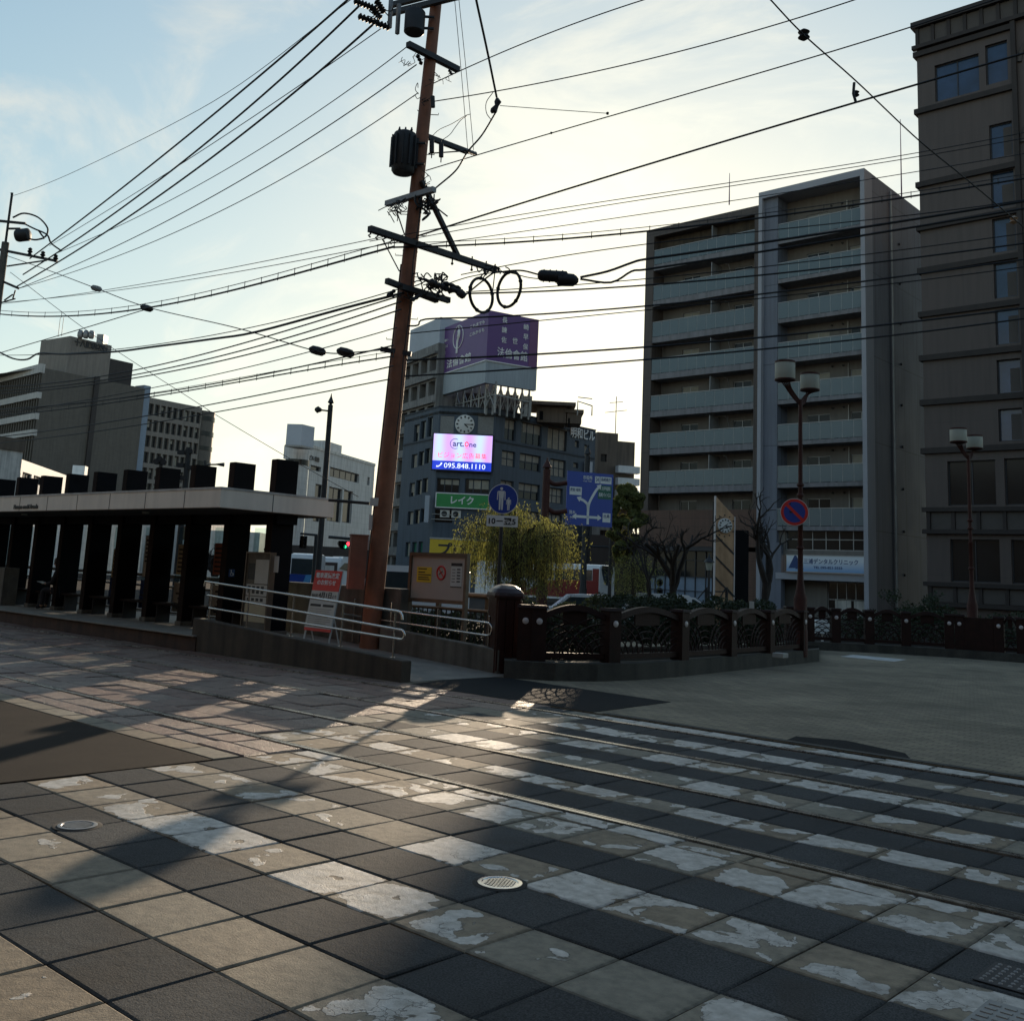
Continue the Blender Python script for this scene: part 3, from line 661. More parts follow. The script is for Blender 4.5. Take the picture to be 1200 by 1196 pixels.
# posters / timetable boards on the back of the shelter
bays = {1: ('paper_red', 1.45, 2.15, 'reddish'), 2: ('paper_buff', 1.4, 2.1, 'buff'), 3: ('paper', 1.3, 2.3, 'tall grey'), 4: ('paper_buff', 1.2, 1.95, 'narrow buff')}
for k, (mt, z0, z1, w) in bays.items():
    x = -17.75-1.55*k
    t = thing('poster', '%s poster in bay %s of the tram shelter, counting from the ramp' % (w, ['one', 'two', 'three', 'four', 'five'][k]), 'poster', (x-.8, 13.0, z0), group=None)
    m = MB(); m.box(x-1.42, x-.3, 12.995, 13.01, z0, z1); m.build('sheet', mt, t)
    m = MB(); rr = random.Random(k)
    for i in range(6):
        zz = z1-.1-.1*i; m.box(x-1.36, x-1.36+rr.uniform(.5, .98), 12.990, 12.994, zz-.04, zz)
    m.build('print', 'ink', t)
for k in (0, 1, 2, 3, 4):
    x = -17.75-1.55*k
    t = thing('display_board', ['white route board low in the bay beside the ramp', 'white photo board low in the second shelter bay from the ramp', 'white photo board low in the third shelter bay from the ramp', 'bluish board low in the fourth shelter bay from the ramp', 'bluish board low in the fifth shelter bay from the ramp'][k], 'board', (x-.8, 13.0, .7), group='boards low on the shelter back')
    m = MB(); m.box(x-1.44, x-.28, 12.99, 13.01, .55, 1.22); m.build('sheet', 'concrete_pale' if k < 3 else 'ink_blue', t)
    m = MB(); rr = random.Random(k+9)
    for i in range(5):
        a = x-1.38+rr.uniform(0, .3); m.box(a, a+rr.uniform(.3, .8), 12.984, 12.989, .62+.11*i, .66+.11*i)
    m.build('print', 'steel_dark', t)
# timetable board by the ramp
fb = Fr((-30, 12.3), (1, 0)); u0, u1, z0, z1 = fb.rect(288, 648, 321, 735)
ub, zt = fb.L(291, 648); uc, _ = fb.L(318, 652)
t = thing('timetable_board', 'framed tram timetable board with pale sheets behind the ramp handrail', 'notice board', tuple(fb.P((ub+uc)/2, .3)))
zb = .35
m = MB(); fb.box(m, ub, uc, zb, zt, -.10, 0); m.build('cabinet', 'concrete', t)
m = MB(); fb.box(m, ub-.03, ub, zb, zt+.03, -.1, .03); fb.box(m, uc, uc+.03, zb, zt+.03, -.1, .03); fb.box(m, ub, uc, zt, zt+.03, -.1, .03); m.build('frame', 'pipe_brown', t)
sheets = [(ub+.06, ub+.30, zt-.52, zt-.2, 'steel_dark'), (ub+.31, uc-.05, zt-.6, zt-.12, 'paper'), (ub+.05, uc-.05, zt-.84, zt-.62, 'paper'), (ub+.05, uc-.05, zt-.99, zt-.86, 'paper'), (ub+.05, uc-.05, zt-1.36, zt-1.0, 'paper_buff')]
for i, (a, b, c, d, mt) in enumerate(sheets):
    m = MB(); fb.box(m, a, b, c, d, .002, .008); s_ = m.build('sheet', mt, t)
    if mt == 'paper' and i in (2, 3):
        m = MB()
        for q in range(4): fb.box(m, a+.05+q*(b-a-.1)/4, a+.05+q*(b-a-.1)/4+(b-a-.1)*.16, c+.04, d-.03, .009, .011)
        m.build('print', 'ink', s_)
m = MB(); fb.box(m, uc+.06, uc+.20, zt-.36, zt-.04, -.05, -.04)
tag(m.build('paper_notice', 'paper'), 'small white paper notice on the last black fin beside the timetable board', 'notice')
fs = Fr((-22, 12.385), (1, 0)); uu, zz = fs.L(270, 670)
t = thing('access_sign', 'small blue wheelchair access sign on a black shelter fin above the handrail', 'sign', tuple(fs.P(uu, zz)))
fx = Fr((-19.29, 12.42), (0, 1)); ua, za = fx.L(267.5, 675.5); ub_, zb_ = fx.L(275, 667)
m = MB(); fx.box(m, ua, ub_, za, zb_, .002, .008); m.build('plate', 'ink_blue', t)
m = MB(); cu, cz, s_ = (ua+ub_)/2, (za+zb_)/2, (zb_-za)/2
ringp = [fx.P(cu+math.cos(a)*s_*.45, cz-s_*.25+math.sin(a)*s_*.45, .012) for a in [PI*.6+k*PI*1.5/10 for k in range(11)]]
m.tube(ringp, s_*.07, 5); m.tube([fx.P(cu-.02, cz+s_*.6, .012), fx.P(cu-.01, cz, .012), fx.P(cu+s_*.4, cz, .012), fx.P(cu+s_*.6, cz-s_*.55, .012)], s_*.09, 5); m.lathe(fx.P(cu-.02, cz+s_*.72, .008), [(s_*.13, 0), (s_*.13, .006)], 10, fx.n)
m.build('pictogram', 'sign_white', t)

# ------------------------------------------------------------------ handrails on the ramp
def yrail(t, pts, y, r=.021, name='rail'):
    P = [atY(a, b, y) for a, b in pts]; m = MB(); m.tube(crom(P, 4) if len(P) > 2 else P, r, 10); m.build(name, 'stainless', t)
def straight(t, a, b, y, r=.021, loop=None):
    pass
t = thing('handrail', 'stainless three-bar handrail on the track side of the ramp, ending in a rounded loop', 'handrail', (-15, 11.24, .4))
y = 11.24
A = atY(241, 681, y); B = atY(466, 716, y); m = MB()
dirv = (B-A).normalized()
dn = Vector((0, 0, -1))
m.tube([A+dn*.10+dirv*-.02, A+dn*.04-dirv*.01, A, A+dirv*.05, B-dirv*.05, B, B+dirv*.07+dn*.01, B+dirv*.11+dn*.05, B+dirv*.12+dn*.12], .021, 10); m.build('top_rail', 'stainless', t)
C2 = atY(243, 697, y); D2 = atY(470, 738, y); E3 = atY(470, 749, y); F3 = atY(245, 712, y)
m = MB(); d2 = (D2-C2).normalized(); mid = (D2+E3)/2; rr_ = (D2-E3).length/2
arc = [mid+Vector((0, 0, 1))*rr_*math.cos(a)+d2*rr_*math.sin(a)*1.1 for a in [PI*k/8 for k in range(9)]]
m.tube([C2]+arc+[F3], .019, 10); m.build('middle_rails', 'stainless', t)
for px, pt in ((247, 683), (291, 690), (343, 697), (401, 706), (462, 717)):
    q = atY(px, pt, y); wz = .64+(.34-.64)*((q.x+18.28)/6.06); m = MB(); m.tube([(q.x, y+.03, wz-.02), (q.x, y+.03, q.z)], .017, 8); m.lathe((q.x, y+.03, wz-.004), [(.045, 0), (.045, .01), (.02, .014)], 12)
    m.build('post', 'stainless', t)
t = thing('handrail', 'stainless looped handrail on the far wall of the ramp, in front of the notice board', 'handrail', (-14, 13.7, .5))
y = 13.66
A = atY(400, 707, y); B = atY(571, 729.5, y); E_ = atY(571, 744.5, y); F_ = atY(400, 719, y); d2 = (B-A).normalized(); mid = (B+E_)/2; rr_ = (B-E_).length/2
arc = [mid+Vector((0, 0, 1))*rr_*math.cos(a)+d2*rr_*math.sin(a) for a in [PI*k/8 for k in range(9)]]
m = MB(); m.tube([A]+arc+[F_], .019, 10); m.build('rails', 'stainless', t)
for px, pt, pb in ((414, 702, 745), (457, 706, 748), (511, 714, 752), (571.5, 722, 760)):
    q = atY(px, pt, y); b_ = atY(px, pb+2, y); m = MB(); m.tube([(q.x, y+.05, b_.z-.08), (q.x, y+.05, q.z)], .014, 8); m.lathe((q.x, y+.05, q.z-.01), [(.018, 0), (.018, .012), (.006, .02)], 8); m.build('post', 'stainless', t)
# ------------------------------------------------------------------ red notice stand on the ramp
fr = Fr((-18, 12.35), (1, 0))
TL, TR, BR, BL = [fr.L(*q) for q in ((371.5, 667), (402, 670), (386, 738), (357, 733))]
zt = (TL[1]+TR[1])/2; zb = .54; ua = BL[0]+.13; ub = BR[0]+.17; lean = .13
t = thing('notice_stand', 'red and white standing notice about fare changes leaning on the ramp', 'notice stand', ((ua+ub)/2-18, 12.35, .25))
Z = Vector((0, 0, 1))
class FrL(Fr):
    def P(s, u, z, d=0.): return s.o+s.u*u+s.n*(d-(z-zb)*.16)+Vector((0, 0, z))
fl = FrL((-18, 12.25), (1, 0)); w = ub-ua; hh = zt-zb; fl.o += fl.u*0
m = MB(); fl.box(m, ua, ub, zt-hh*.34, zt, 0, .012); m.build('red_panel', 'sign_red', t)
m = MB(); fl.box(m, ua, ub, zb+hh*.05, zt-hh*.342, 0, .012); wp = m.build('white_panel', 'paper', t)
m = MB(); fl.box(m, ua, ub, zb, zb+hh*.048, 0, .012); m.build('foot_strip', 'sign_red', t)
for a in (ua+.02, ub-.02):
    m = MB(); m.bar(fl.P(a, .23, -.02), fl.P(a, zt, -.02), .025, .025); m.build('leg', 'white_dirty', t)
    m = MB(); m.bar(fl.P(a, .23, -.30), fl.P(a, zb+.25, -.03), .02, .02); m.build('leg', 'white_dirty', t)
text_on(fl, '電車運賃改定', ua+.05, ub-.05, zt-hh*.13, zt-hh*.035, .013, 'sign_white', t, .004, .02)
text_on(fl, 'のお知らせ', ua+.12, ub-.12, zt-hh*.245, zt-hh*.155, .013, 'sign_white', t, .004, .02)
text_on(fl, '2025年', ua+.03, ua+.22, zt-hh*.45, zt-hh*.39, .013, 'ink', t, .004, .01)
text_on(fl, '4月1日', ua+.24, ub-.17, zt-hh*.46, zt-hh*.36, .013, 'ink', t, .004, .03)
text_on(fl, 'より', ub-.15, ub-.03, zt-hh*.45, zt-hh*.40, .013, 'ink', t, .004, .01)
m = MB()
for i in range(2): fl.box(m, ua+.05+i*(w/2-.02), ua+w/2-.03+i*(w/2-.02), zt-hh*.60, zt-hh*.56, .013, .016)
m.build('dark_bar', 'ink', t)
m = MB(); rr = random.Random(3)
for i in range(9): fl.box(m, ua+.06, ub-.06-rr.uniform(0, .15), zt-hh*(.645+.033*i), zt-hh*(.635+.033*i), .013, .015)
m.build('small_print', 'steel_grey', t)
# ------------------------------------------------------------------ notice board behind the ramp
fn = Fr((-20, 14.15), (1, 0)); a0, zt_ = fn.L(484, 651); a1, _ = fn.L(546.5, 654); _, zb_ = fn.L(512, 702)
t = thing('notice_board', 'wooden framed notice board with a yellow notice and a no smoking sign', 'notice board', tuple(fn.P((a0+a1)/2, .3)))
m = MB(); fn.box(m, a0, a1, zb_, zt_, -.02, 0); m.build('panel', 'cream_board', t)
m = MB(); fn.box(m, a0-.06, a1+.06, zt_, zt_+.07, -.05, .04); fn.box(m, a0, a1, zb_-.07, zb_, -.05, .04); m.build('frame', 'pipe_brown', t)
for a in (a0-.06, a1):
    m = MB(); fn.box(m, a, a+.06, .2, zt_, -.05, .04); m.build('post', 'pipe_brown', t)
W_, H_ = a1-a0, zt_-zb_
yn = MB(); fn.box(yn, a0+.10*W_, a0+.38*W_, zb_+.38*H_, zb_+.74*H_, .002, .006); yy = yn.build('yellow_notice', 'note_yellow', t)
m = MB()
for i, (q, r_) in enumerate([(.70, .16), (.62, .13), (.56, .24), (.50, .2), (.45, .22)]): fn.box(m, a0+.13*W_, a0+(.13+r_)*W_, zb_+q*H_-.012, zb_+q*H_+.008, .007, .009)
m.build('print', 'ink', yy)
c = fn.P(a0+.56*W_, zb_+.62*H_, .004); m = MB(); m.tube([c+fn.u*math.cos(q)*.115+Z*math.sin(q)*.125 for q in [2*PI*k/24 for k in range(24)]], .018, 6, closed=True); m.bar(c+(fn.u*-.08+Z*.085), c+(fn.u*.08-Z*.085), .02, .01, fn.n); m.build('no_smoking_sign', 'sign_red', t)
m = MB(); m.bar(c+fn.u*-.06-Z*.03, c+fn.u*.04+Z*.03, .006, .02, fn.n); m.build('cigarette_mark', 'ink', t)
m = MB(); fn.box(m, a0+.74*W_, a0+.94*W_, zb_+.30*H_, zb_+.86*H_, .002, .005); s_ = m.build('white_notice', 'paper', t)
m = MB(); fn.box(m, a0+.74*W_, a0+.94*W_, zb_+.79*H_, zb_+.86*H_, .006, .008); fn.box(m, a0+.74*W_, a0+.94*W_, zb_+.30*H_, zb_+.32*H_, .006, .008)
for i in range(5): fn.box(m, a0+.85*W_, a0+.91*W_, zb_+(.70-.07*i)*H_, zb_+(.73-.07*i)*H_, .006, .008); fn.box(m, a0+.76*W_, a0+.82*W_, zb_+(.70-.07*i)*H_, zb_+(.715-.07*i)*H_, .006, .008)
m.build('print', 'ink', s_)
# ------------------------------------------------------------------ brown pipe railing behind the ramp
y = 14.6; zt_ = atY(500, 694, y).z; zm = atY(500, 711, y).z; xe = atY(573, 700, y).x
t = thing('pipe_railing', 'brown tubular railing with upright bars behind the ramp and its notice board', 'railing', (-14, y, 0))
m = MB(); m.tube([(-60, y, zt_), (xe, y, zt_)], .05, 12); m.build('top_rail', 'pipe_brown', t)
m = MB(); m.tube([(-60, y, zm), (xe, y, zm)], .032, 10); m.build('middle_rail', 'pipe_brown', t)
m = MB(); m.tube([(-60, y, .38), (xe, y, .38)], .028, 10); m.build('bottom_rail', 'pipe_brown', t)
for k in range(5):
    x = -19.2+k*(xe+19.1)/4; m = MB(); m.bbox(x-.045, x+.045, y+.052, y+.13, 0, zt_+.0, .008); m.build('post', 'pipe_brown', t)
bars = MB(); x = -19.4
k = 0
while x < xe-.05:
    m = MB(); m.tube([(x, y, .40), (x, y, zm-.02)], .014, 6); m.build('upright_bar', 'steel_dark', t); x += .135; k += 1
# ------------------------------------------------------------------ utility pole beside the ramp
PD = 20.75
def pole_pt(px, py, D=PD): return atD(px, py, D)
pb = atD(432, 762, PD); ptop = atD(514.5, -30, PD); pb = pb+(pb-ptop)*((pb.z+.05)/(ptop.z-pb.z))
def pax(z): return pb+(ptop-pb)*((z-pb.z)/(ptop.z-pb.z))
up = thing('utility_pole', 'tall rust-brown steel utility pole leaning slightly beside the tram stop ramp', 'utility pole', tuple(pax(0)))
n_ = 24; m = MB(); m.tube([pax(0+k*(ptop.z)/n_) for k in range(n_+1)], [.195-.075*k/n_ for k in range(n_+1)], 24); m.build('shaft', 'pole_rust', up)
for z in (1.3, 2.6, 3.75, 4.9, 6.0, 7.2, 8.3):
    m = MB(); r = .195-.075*z/ptop.z+.006; m.tube([pax(z-.012), pax(z+.012)], r, 24); m.build('band', 'pole_rust', up)
for (px, py, w_, h_) in ((440, 588, .2, .16), (434.5, 612, .07, .3), (431, 636, .05, .28)):
    c = atD(px, py, PD-.12); m = MB(); m.obox(c, RH, Z, FH, w_/2, h_/2, .03); m.build('tag_plate', 'white_dirty', up)
c0 = atD(421, 628, 20.4); c1 = atD(416, 690, 20.4); c = (c0+c1)/2
m = MB(); hz = (c0-c1).length/2; m.obox(c, RH*.9+FH*.3, (c0-c1).normalized(), FH*.9-RH*.3, .16, hz, .11); cb_ = m.build('cabinet', 'box_rust', up)
m = MB(); m.obox(c+(c0-c1).normalized()*(hz+.015), RH*.9+FH*.3, (c0-c1).normalized(), FH*.9-RH*.3, .175, .014, .125); m.build('lid', 'box_rust', cb_)
# side steps
for k, z in enumerate([6.4+.45*i for i in range(12)]):
    a = pax(z); s_ = 1 if k % 2 else -1; m = MB(); m.tube([a+RH*s_*.12, a+RH*s_*.3, a+RH*s_*.3+Z*.04], .009, 6); m.build('step_bolt', 'steel_dark', up)
# conduits up the side
m = MB(); m.tube([pax(z)+RH*-.2*(1-.3*z/11)-FH*.03 for z in (.3, 2, 4, 6, 8)], .018, 6); m.build('conduit', 'steel_dark', up)
m = MB(); m.tube([pax(z)+RH*.12+FH*-.17+RH*.02*math.sin(z*3) for z in (4.2, 5, 6, 7, 8, 9, 9.6)], .012, 6); m.build('riser_cable', 'cable', up)
# cross arms: (pixel ends, direction plane)
def arm(pa, pb_, mode, w=.09, mat='steel_dark', name='cross_arm', off=0.):
    zc_ = pole_pt(*(((pa[0]+pb_[0])/2, (pa[1]+pb_[1])/2))).z; c = pax(zc_)
    if mode == 'y': a, b = atX(pa[0], pa[1], c.x+off), atX(pb_[0], pb_[1], c.x+off)
    elif mode == 'x': a, b = atY(pa[0], pa[1], c.y-off), atY(pb_[0], pb_[1], c.y-off)
    else: a, b = atD(pa[0], pa[1], PD-off), atD(pb_[0], pb_[1], PD-off)
    m = MB(); m.bar(a, b, w, w); m.build(name, mat, up); return a, b
arm((457, 16), (541, -5), 'x', .11, off=.15); arm((460, 6), (545, -16), 'x', .11, off=-.15)
for (px, y0, y1) in ((456.5, -5, 33), (465.5, 5, 40)):
    a, b = atD(px+2, y0, 20.6), atD(px, y1, 20.6); m = MB(); m.bar(a, b, .07, .07); m.build('hanger', 'steel_grey', up)
arm((478, 52), (537, 82), 'y', .12, off=.12)
arm((500, 160), (548, 178), 'y', .1)
arm((453, 239), (509, 222), 'x', .11, 'steel_grey', off=.17)
LA = arm((433, 268), (583, 317), 'y', .12, off=.16)
arm((453, 329), (512, 352), 'y', .11, off=.18); arm((470, 336), (526, 352), 'y', .11, off=.3)
arm((446, 409), (482, 415), 'd', .09, off=.1)
arm((433, 590), (385, 586), 'd', .05, off=-.1, name='bracket_arm')
a = atD(494, 212, PD-.2); b = LA[0]+(LA[1]-LA[0])*.67; m = MB(); m.bar(a, b, .09, .09); m.build('brace', 'steel_dark', up)
for pa, pb_ in (((463, 242), (474, 275)), ((448, 280), (468, 318)), ((502, 180), (545, 177))):
    m = MB(); m.tube([atD(*pa, 20.6), atD(*pb_, 20.6)], .014, 6); m.build('stay', 'steel_dark', up)
# transformer drum and its twin box at the top: things hanging on the pole
def drum(px, py, w, h, label, name, ribs=True):
    c = atD(px, py, 20.55); s_ = PD/FOC; W2 = w*s_/2; H2 = h*s_/2
    t = thing(name, label, 'transformer', tuple(c-Z*H2))
    m = MB(); m.lathe(c-Z*H2, [(W2*.72, 0), (W2*.86, H2*.12), (W2*.86, H2*1.8), (W2*.80, H2*1.9), (W2*.5, H2*2.0)], 24); m.build('tank', 'steel_dark', t)
    if ribs:
        for k in range(12):
            a = 2*PI*k/12; d = RH*math.cos(a)+FH*math.sin(a); m = MB(); m.bar(c-Z*H2*.72+d*W2*.92, c+Z*H2*.72+d*W2*.92, .02, W2*.24, d); m.build('cooling_fin', 'steel_dark', t)
    for k in (-1, 0, 1):
        m = MB(); b_ = c+Z*H2*.95+RH*k*W2*.45; m.lathe(b_, [(.03, 0), (.035, .03), (.02, .05), (.034, .07), (.02, .09), (.015, .13)], 10); m.build('bushing', 'insulator', t)
    m = MB(); m.bar(c+RH*W2*.8+Z*H2*.5, c+RH*(W2+.16)+Z*H2*.5, .05, .04); m.bar(c+RH*W2*.8-Z*H2*.5, c+RH*(W2+.16)-Z*H2*.5, .05, .04); m.build('bracket', 'steel_dark', t)
    return t
drum(473.5, 179, 33, 54, 'finned black transformer drum strapped to the left side of the leaning pole', 'transformer')
t = drum(486, 26, 30, 31, 'small grey-green transformer hanging below the topmost cross arm of the leaning pole', 'transformer', False)
rr = random.Random(11)
def clutter(cx, cy, sx, sy, n, name='wire_tangle', D=20.5, r=.010):
    m = MB()
    for _ in range(n):
        p = atD(cx+rr.uniform(-sx, sx), cy+rr.uniform(-sy, sy), D+rr.uniform(-.1, .4)); pts = [p]
        for k in range(3):
            p = p+RH*rr.uniform(-.16, .16)+Z*rr.uniform(-.14, .14)+FH*rr.uniform(-.06, .06); pts.append(p)
        m.tube(crom(pts, 4), r, 5)
    m.build(name, 'cable', up)
# insulator strings and clutter (parts of the pole)
def istring(pa, pb_, n=5, D0=20.6, D1=20.6, r=.05, par=up):
    a, b = atD(*pa, D0), atD(*pb_, D1); m = MB(); k = 8; pts = []; rad = []
    for i in range(n*2+1):
        t_ = i/(n*2); pts.append(a.lerp(b, t_)); rad.append(r if i % 2 else r*.45)
    m.tube(pts, rad, 8); m.build('insulator', 'insulator', par)
istring((415, 1), (441, 11), 7, r=.085); istring((420, 19), (457, 33), 9, r=.085); istring((436, 9), (446, 22), 5, r=.08); istring((441, 1), (450, 15), 5, r=.08); clutter(447, 12, 9, 10, 8, r=.012)
for q in ((506, 172, 14), (517, 177, 14)):
    a, b = atD(q[0], q[1]-8, 20.4), atD(q[0], q[1]+7, 20.4); m = MB(); m.tube([a, b], .05, 10); m.tube([b, b-Z*.12], .012, 6); m.build('fuse_cutout', 'insulator', up)
istring((545, 176), (558, 181), 4, 20.5, 21.5, .055)
m = MB(); m.tube([atD(507, 113, 20.5), atD(507.5, 126, 20.5)], .045, 8); m.build('spool_insulator', 'insulator', up)
istring((489, 64), (494, 76), 3, r=.05); istring((526, 82), (530, 88), 3, r=.04)
clutter(463, 244, 10, 4, 16); clutter(500, 243, 8, 9, 30, r=.016); clutter(518, 90, 10, 6, 6, r=.006); clutter(486, 70, 9, 6, 6, r=.007); clutter(494, 120, 5, 14, 6, r=.008); clutter(500, 210, 6, 14, 5, r=.008)
# clamp cluster right of the pole
for (px, py, qx, qy, r) in ((503, 330, 516, 336, .09), (516, 334, 530, 342, .075), (528, 338, 546, 346, .07), (482, 352, 494, 345, .05), (454, 347, 463, 340, .05), (520, 331, 540, 338, .05), (490, 326, 508, 330, .035), (538, 342, 543, 347, .09)):
    m = MB(); a, b = atD(px, py, 20.3), atD(qx, qy, 20.5); k = [a.lerp(b, t_/6) for t_ in range(7)]; m.tube(k, [r*.5, r, r*.7, r, r*.6, r*.9, r*.4], 8); m.build('dead_end_clamp', 'insulator', up)
clutter(512, 333, 20, 8, 26, r=.014); clutter(496, 344, 22, 5, 6, r=.012)
for k in range(4):
    a = LA[0]+(LA[1]-LA[0])*(.01+.045*k*1.1); m = MB(); m.tube([a, a-Z*.10, a-Z*.13-RH*.04, a-Z*.17], .018, 6); m.build('hook', 'steel_dark', up)
for f_ in (.62, .78, .9):
    a = LA[0]+(LA[1]-LA[0])*f_; m = MB(); m.tube([a+Z*.13, a-Z*.17], .016, 6); m.lathe(a-Z*.2, [(.02, 0), (.035, .03), (.02, .05)], 8); m.build('hook', 'steel_dark', up)
# spare cable rings hanging from the long arm
def ringc(px, py, rx, ry, label, tilt):
    c = atD(px, py, 20.9); s_ = PD/FOC; t = thing('cable_ring', label, 'cable coil', tuple(c), group='spare cable rings')
    ax = (RH*math.cos(tilt)+FH*math.sin(tilt)); m = MB()
    rad = ry*s_; pts = [c+ax*math.cos(q)*rad+Z*math.sin(q)*rad for q in [2*PI*k/36 for k in range(36)]]
    m.tube(pts, .032, 8, closed=True); m.build('coil', 'cable', t)
    for q in (.3, 1.7, 2.9, 4.4, 5.4):
        d = ax*math.cos(q)+Z*math.sin(q); tg = ax*-math.sin(q)+Z*math.cos(q); m = MB(); m.tube([c+d*rad-tg*.02, c+d*rad+tg*.02], .042, 8); m.build('tie', 'steel_dark', t)
ringc(564, 346, 13, 21, 'left of the two spare cable rings hanging side by side from the pole arm', R(50)); ringc(596.5, 339, 13, 22, 'right of the two spare cable rings, the one nearer the splice case', R(-50))
c = atD(580, 316, 20.9); m = MB(); m.lathe(c-Z*.08, [(.02, 0), (.05, .03), (.05, .1), (.02, .14), (.015, .2)], 10); m.build('arm_end_clamp', 'insulator', up)
m = MB(); m.tube([atD(580, 318, 20.9), atD(578, 336, 20.9), atD(576, 352, 20.9)], .012, 6); m.build('arm_tail', 'cable', up)
clutter(575, 318, 12, 3, 8, D=20.8, r=.014)
c = atD(654, 324, 20.7); t = thing('splice_case', 'black cable splice case hanging in the overhead cables right of the rings', 'splice case', tuple(c))
dv = (atD(680, 326, 20.7)-atD(632, 323, 20.7)).normalized(); L_ = (atD(680, 326, 20.7)-atD(632, 323, 20.7)).length/2
m = MB(); m.tube([c+dv*L_*k for k in (-1, -.92, -.8, .4, .5)], [.05, .10, .12, .12, .06], 14); m.build('case', 'cable', t)
c2 = c-Z*.06; m = MB(); m.tube([c2+dv*L_*k for k in (-.1, 0, .3, .75, .9, 1)], [.06, .13, .14, .13, .09, .04], 14); m.build('case', 'cable', t)
for k in range(4):
    q = c+dv*L_*(-.7+.3*k); m = MB(); m.tube([q-dv*.012, q+dv*.012], .135, 14); m.build('clamp_band', 'steel_dark', t)
# ------------------------------------------------------------------ left pole (across the tracks)
LP = atD(4.5, 300, 40); lt = atD(12.5, 226, 40)
base = Vector((LP.x, LP.y, 0)); topz = lt.z
lp = thing('utility_pole', 'grey concrete utility pole at the left edge with a cross arm of three insulators', 'utility pole', tuple(base))
m = MB(); m.tube([base+Z*(topz*.87*k/8)for k in range(9)], [.19-.05*k/8 for k in range(9)], 16); m.build('shaft', 'concrete', lp)
m = MB(); m.tube([base+Z*topz*.86, base+Z*topz], .05, 8); m.build('top_spike', 'steel_dark', lp)
def lbar(pa, pb_, w, name, mat='steel_dark', D=40): m = MB(); m.bar(atD(*pa, D), atD(*pb_, D), w, w); return m.build(name, mat, lp)
lbar((-8, 291), (67, 306), .09, 'cross_arm'); lbar((-10, 258), (30, 262), .09, 'cross_arm'); lbar((-8, 325), (22, 338), .09, 'cross_arm'); lbar((8, 312), (55, 305), .05, 'brace')
for px, py in ((35, 293), (50, 297), (65, 301)):
    c = atD(px, py+3, 40); m = MB(); m.lathe(c-Z*.12, [(.03, 0), (.09, .04), (.05, .1), (.11, .16), (.06, .22), (.09, .27), (.02, .33)], 10); m.build('insulator', 'insulator', lp)
c = atD(20, 268, 39.8); m = MB(); m.lathe(c-Z*.3, [(.22, 0), (.26, .08), (.26, .5), (.15, .56)], 12, (RH*.9+Z*.15)); m.build('switch_drum', 'steel_dark', lp); lbar((8, 268), (24, 268), .07, 'drum_bracket')
for pts in (((15, 255), (28, 250), (45, 255), (56, 268), (52, 278), (45, 270)), ((28, 262), (40, 268), (55, 275), (60, 285), (72, 294)), ((26, 277), (40, 281), (52, 279))):
    m = MB(); m.tube(crom([atD(*q, 39.8) for q in pts], 5), .035, 6); m.build('jumper_cable', 'cable', lp)
for a, b in (((15, 345), (5, 352)), ((18, 340), (15, 350)), ((18, 350), (0, 355))):
    m = MB(); m.tube([atD(*a, 40), atD(*b, 40)], .03, 6); m.build('jumper_cable', 'cable', lp)
# ------------------------------------------------------------------ overhead lines
import numpy as np
G1 = 'power lines running from the left pole to the leaning pole'; G2 = 'lines leaving the leaning pole to the right'; G3 = 'cables leaving the leaning pole to the left'
def wire(name, label, pts, D0, D1, r=.014, cat='cable', group=None, hang=None):
    # pts: photo pixels along the line; distance runs from D0 to D1 so that the line stays straight in plan
    if group == G3 and pts[-1][0] < 460:      # run right up to the pole
        (xa, ya), (xb, yb) = pts[-2:]; k = 15/(xb-xa); pts = pts+[(xb+15, yb+(yb-ya)*k)]
    if group == G3 and pts[0][0] < 460 and pts[0][0] > 400: pts = [(462, pts[0][1]-1)]+pts[1:]
    if group in (G1, G2, G3) and name != 'twisted_cable' and len(pts) > 3:
        s0 = 0
        if 'splice' in label: s0 = 3
        tail = pts[s0:]
        if 'touching the top' in label: s0 = 2; tail = pts[2:]
        X_ = np.array([p[0] for p in tail], float); Y_ = np.array([p[1] for p in tail], float); w_ = np.ones(len(X_)); w_[0] = w_[-1] = 6
        dg_ = 3 if (len(X_) > 6 and X_.max()-X_.min() > 500) else 2; mu = X_.mean(); sg_ = X_.std(); co = np.polyfit((X_-mu)/sg_, Y_, dg_, w=w_)
        xx = np.linspace(X_[0], X_[-1], 14); pts = list(pts[:s0])+[(float(x), float(np.polyval(co, (x-mu)/sg_))) for x in xx]
    n = len(pts); xs = [0]
    for i in range(1, n): xs.append(xs[-1]+math.dist(pts[i], pts[i-1]))
    P = [atD(p[0], p[1], 1/((1-x/xs[-1])/D0+(x/xs[-1])/D1)) for p, x in zip(pts, xs)]
    C = crom(P, 10 if n < 9 else 4) if n > 2 else P
    m = MB(); m.tube(C, r, 6)
    if hang:   # lashed cable: lighter messenger strand above with little clips
        m2 = [p+Z*hang for p in C]; t = thing(name, label, cat, tuple(P[0]), group=group)
        for v in range(len(m.v)): pass
        m.build('cable', 'cable', t); m = MB(); m.tube(m2, r*.45, 5); m.build('messenger_wire', 'cable', t)
        m = MB()
        for i in range(0, len(C), 2): m.bar(C[i]-Z*(r+.02), m2[i]+Z*.02, .012, .012)
        m.build('clip', 'cable', t); return t
    return tag(m.build(name, 'cable'), label, cat, group)
G1 = 'power lines running from the left pole to the leaning pole'
T, C3, K = .011, .018, .026
wire('power_line', 'thick power line from the leftmost insulator of the left pole, highest of the bundle', [(35, 303), (65, 276), (172, 200), (290, 100), (412, -4)], 40, 20.5, K, 'power line', G1)
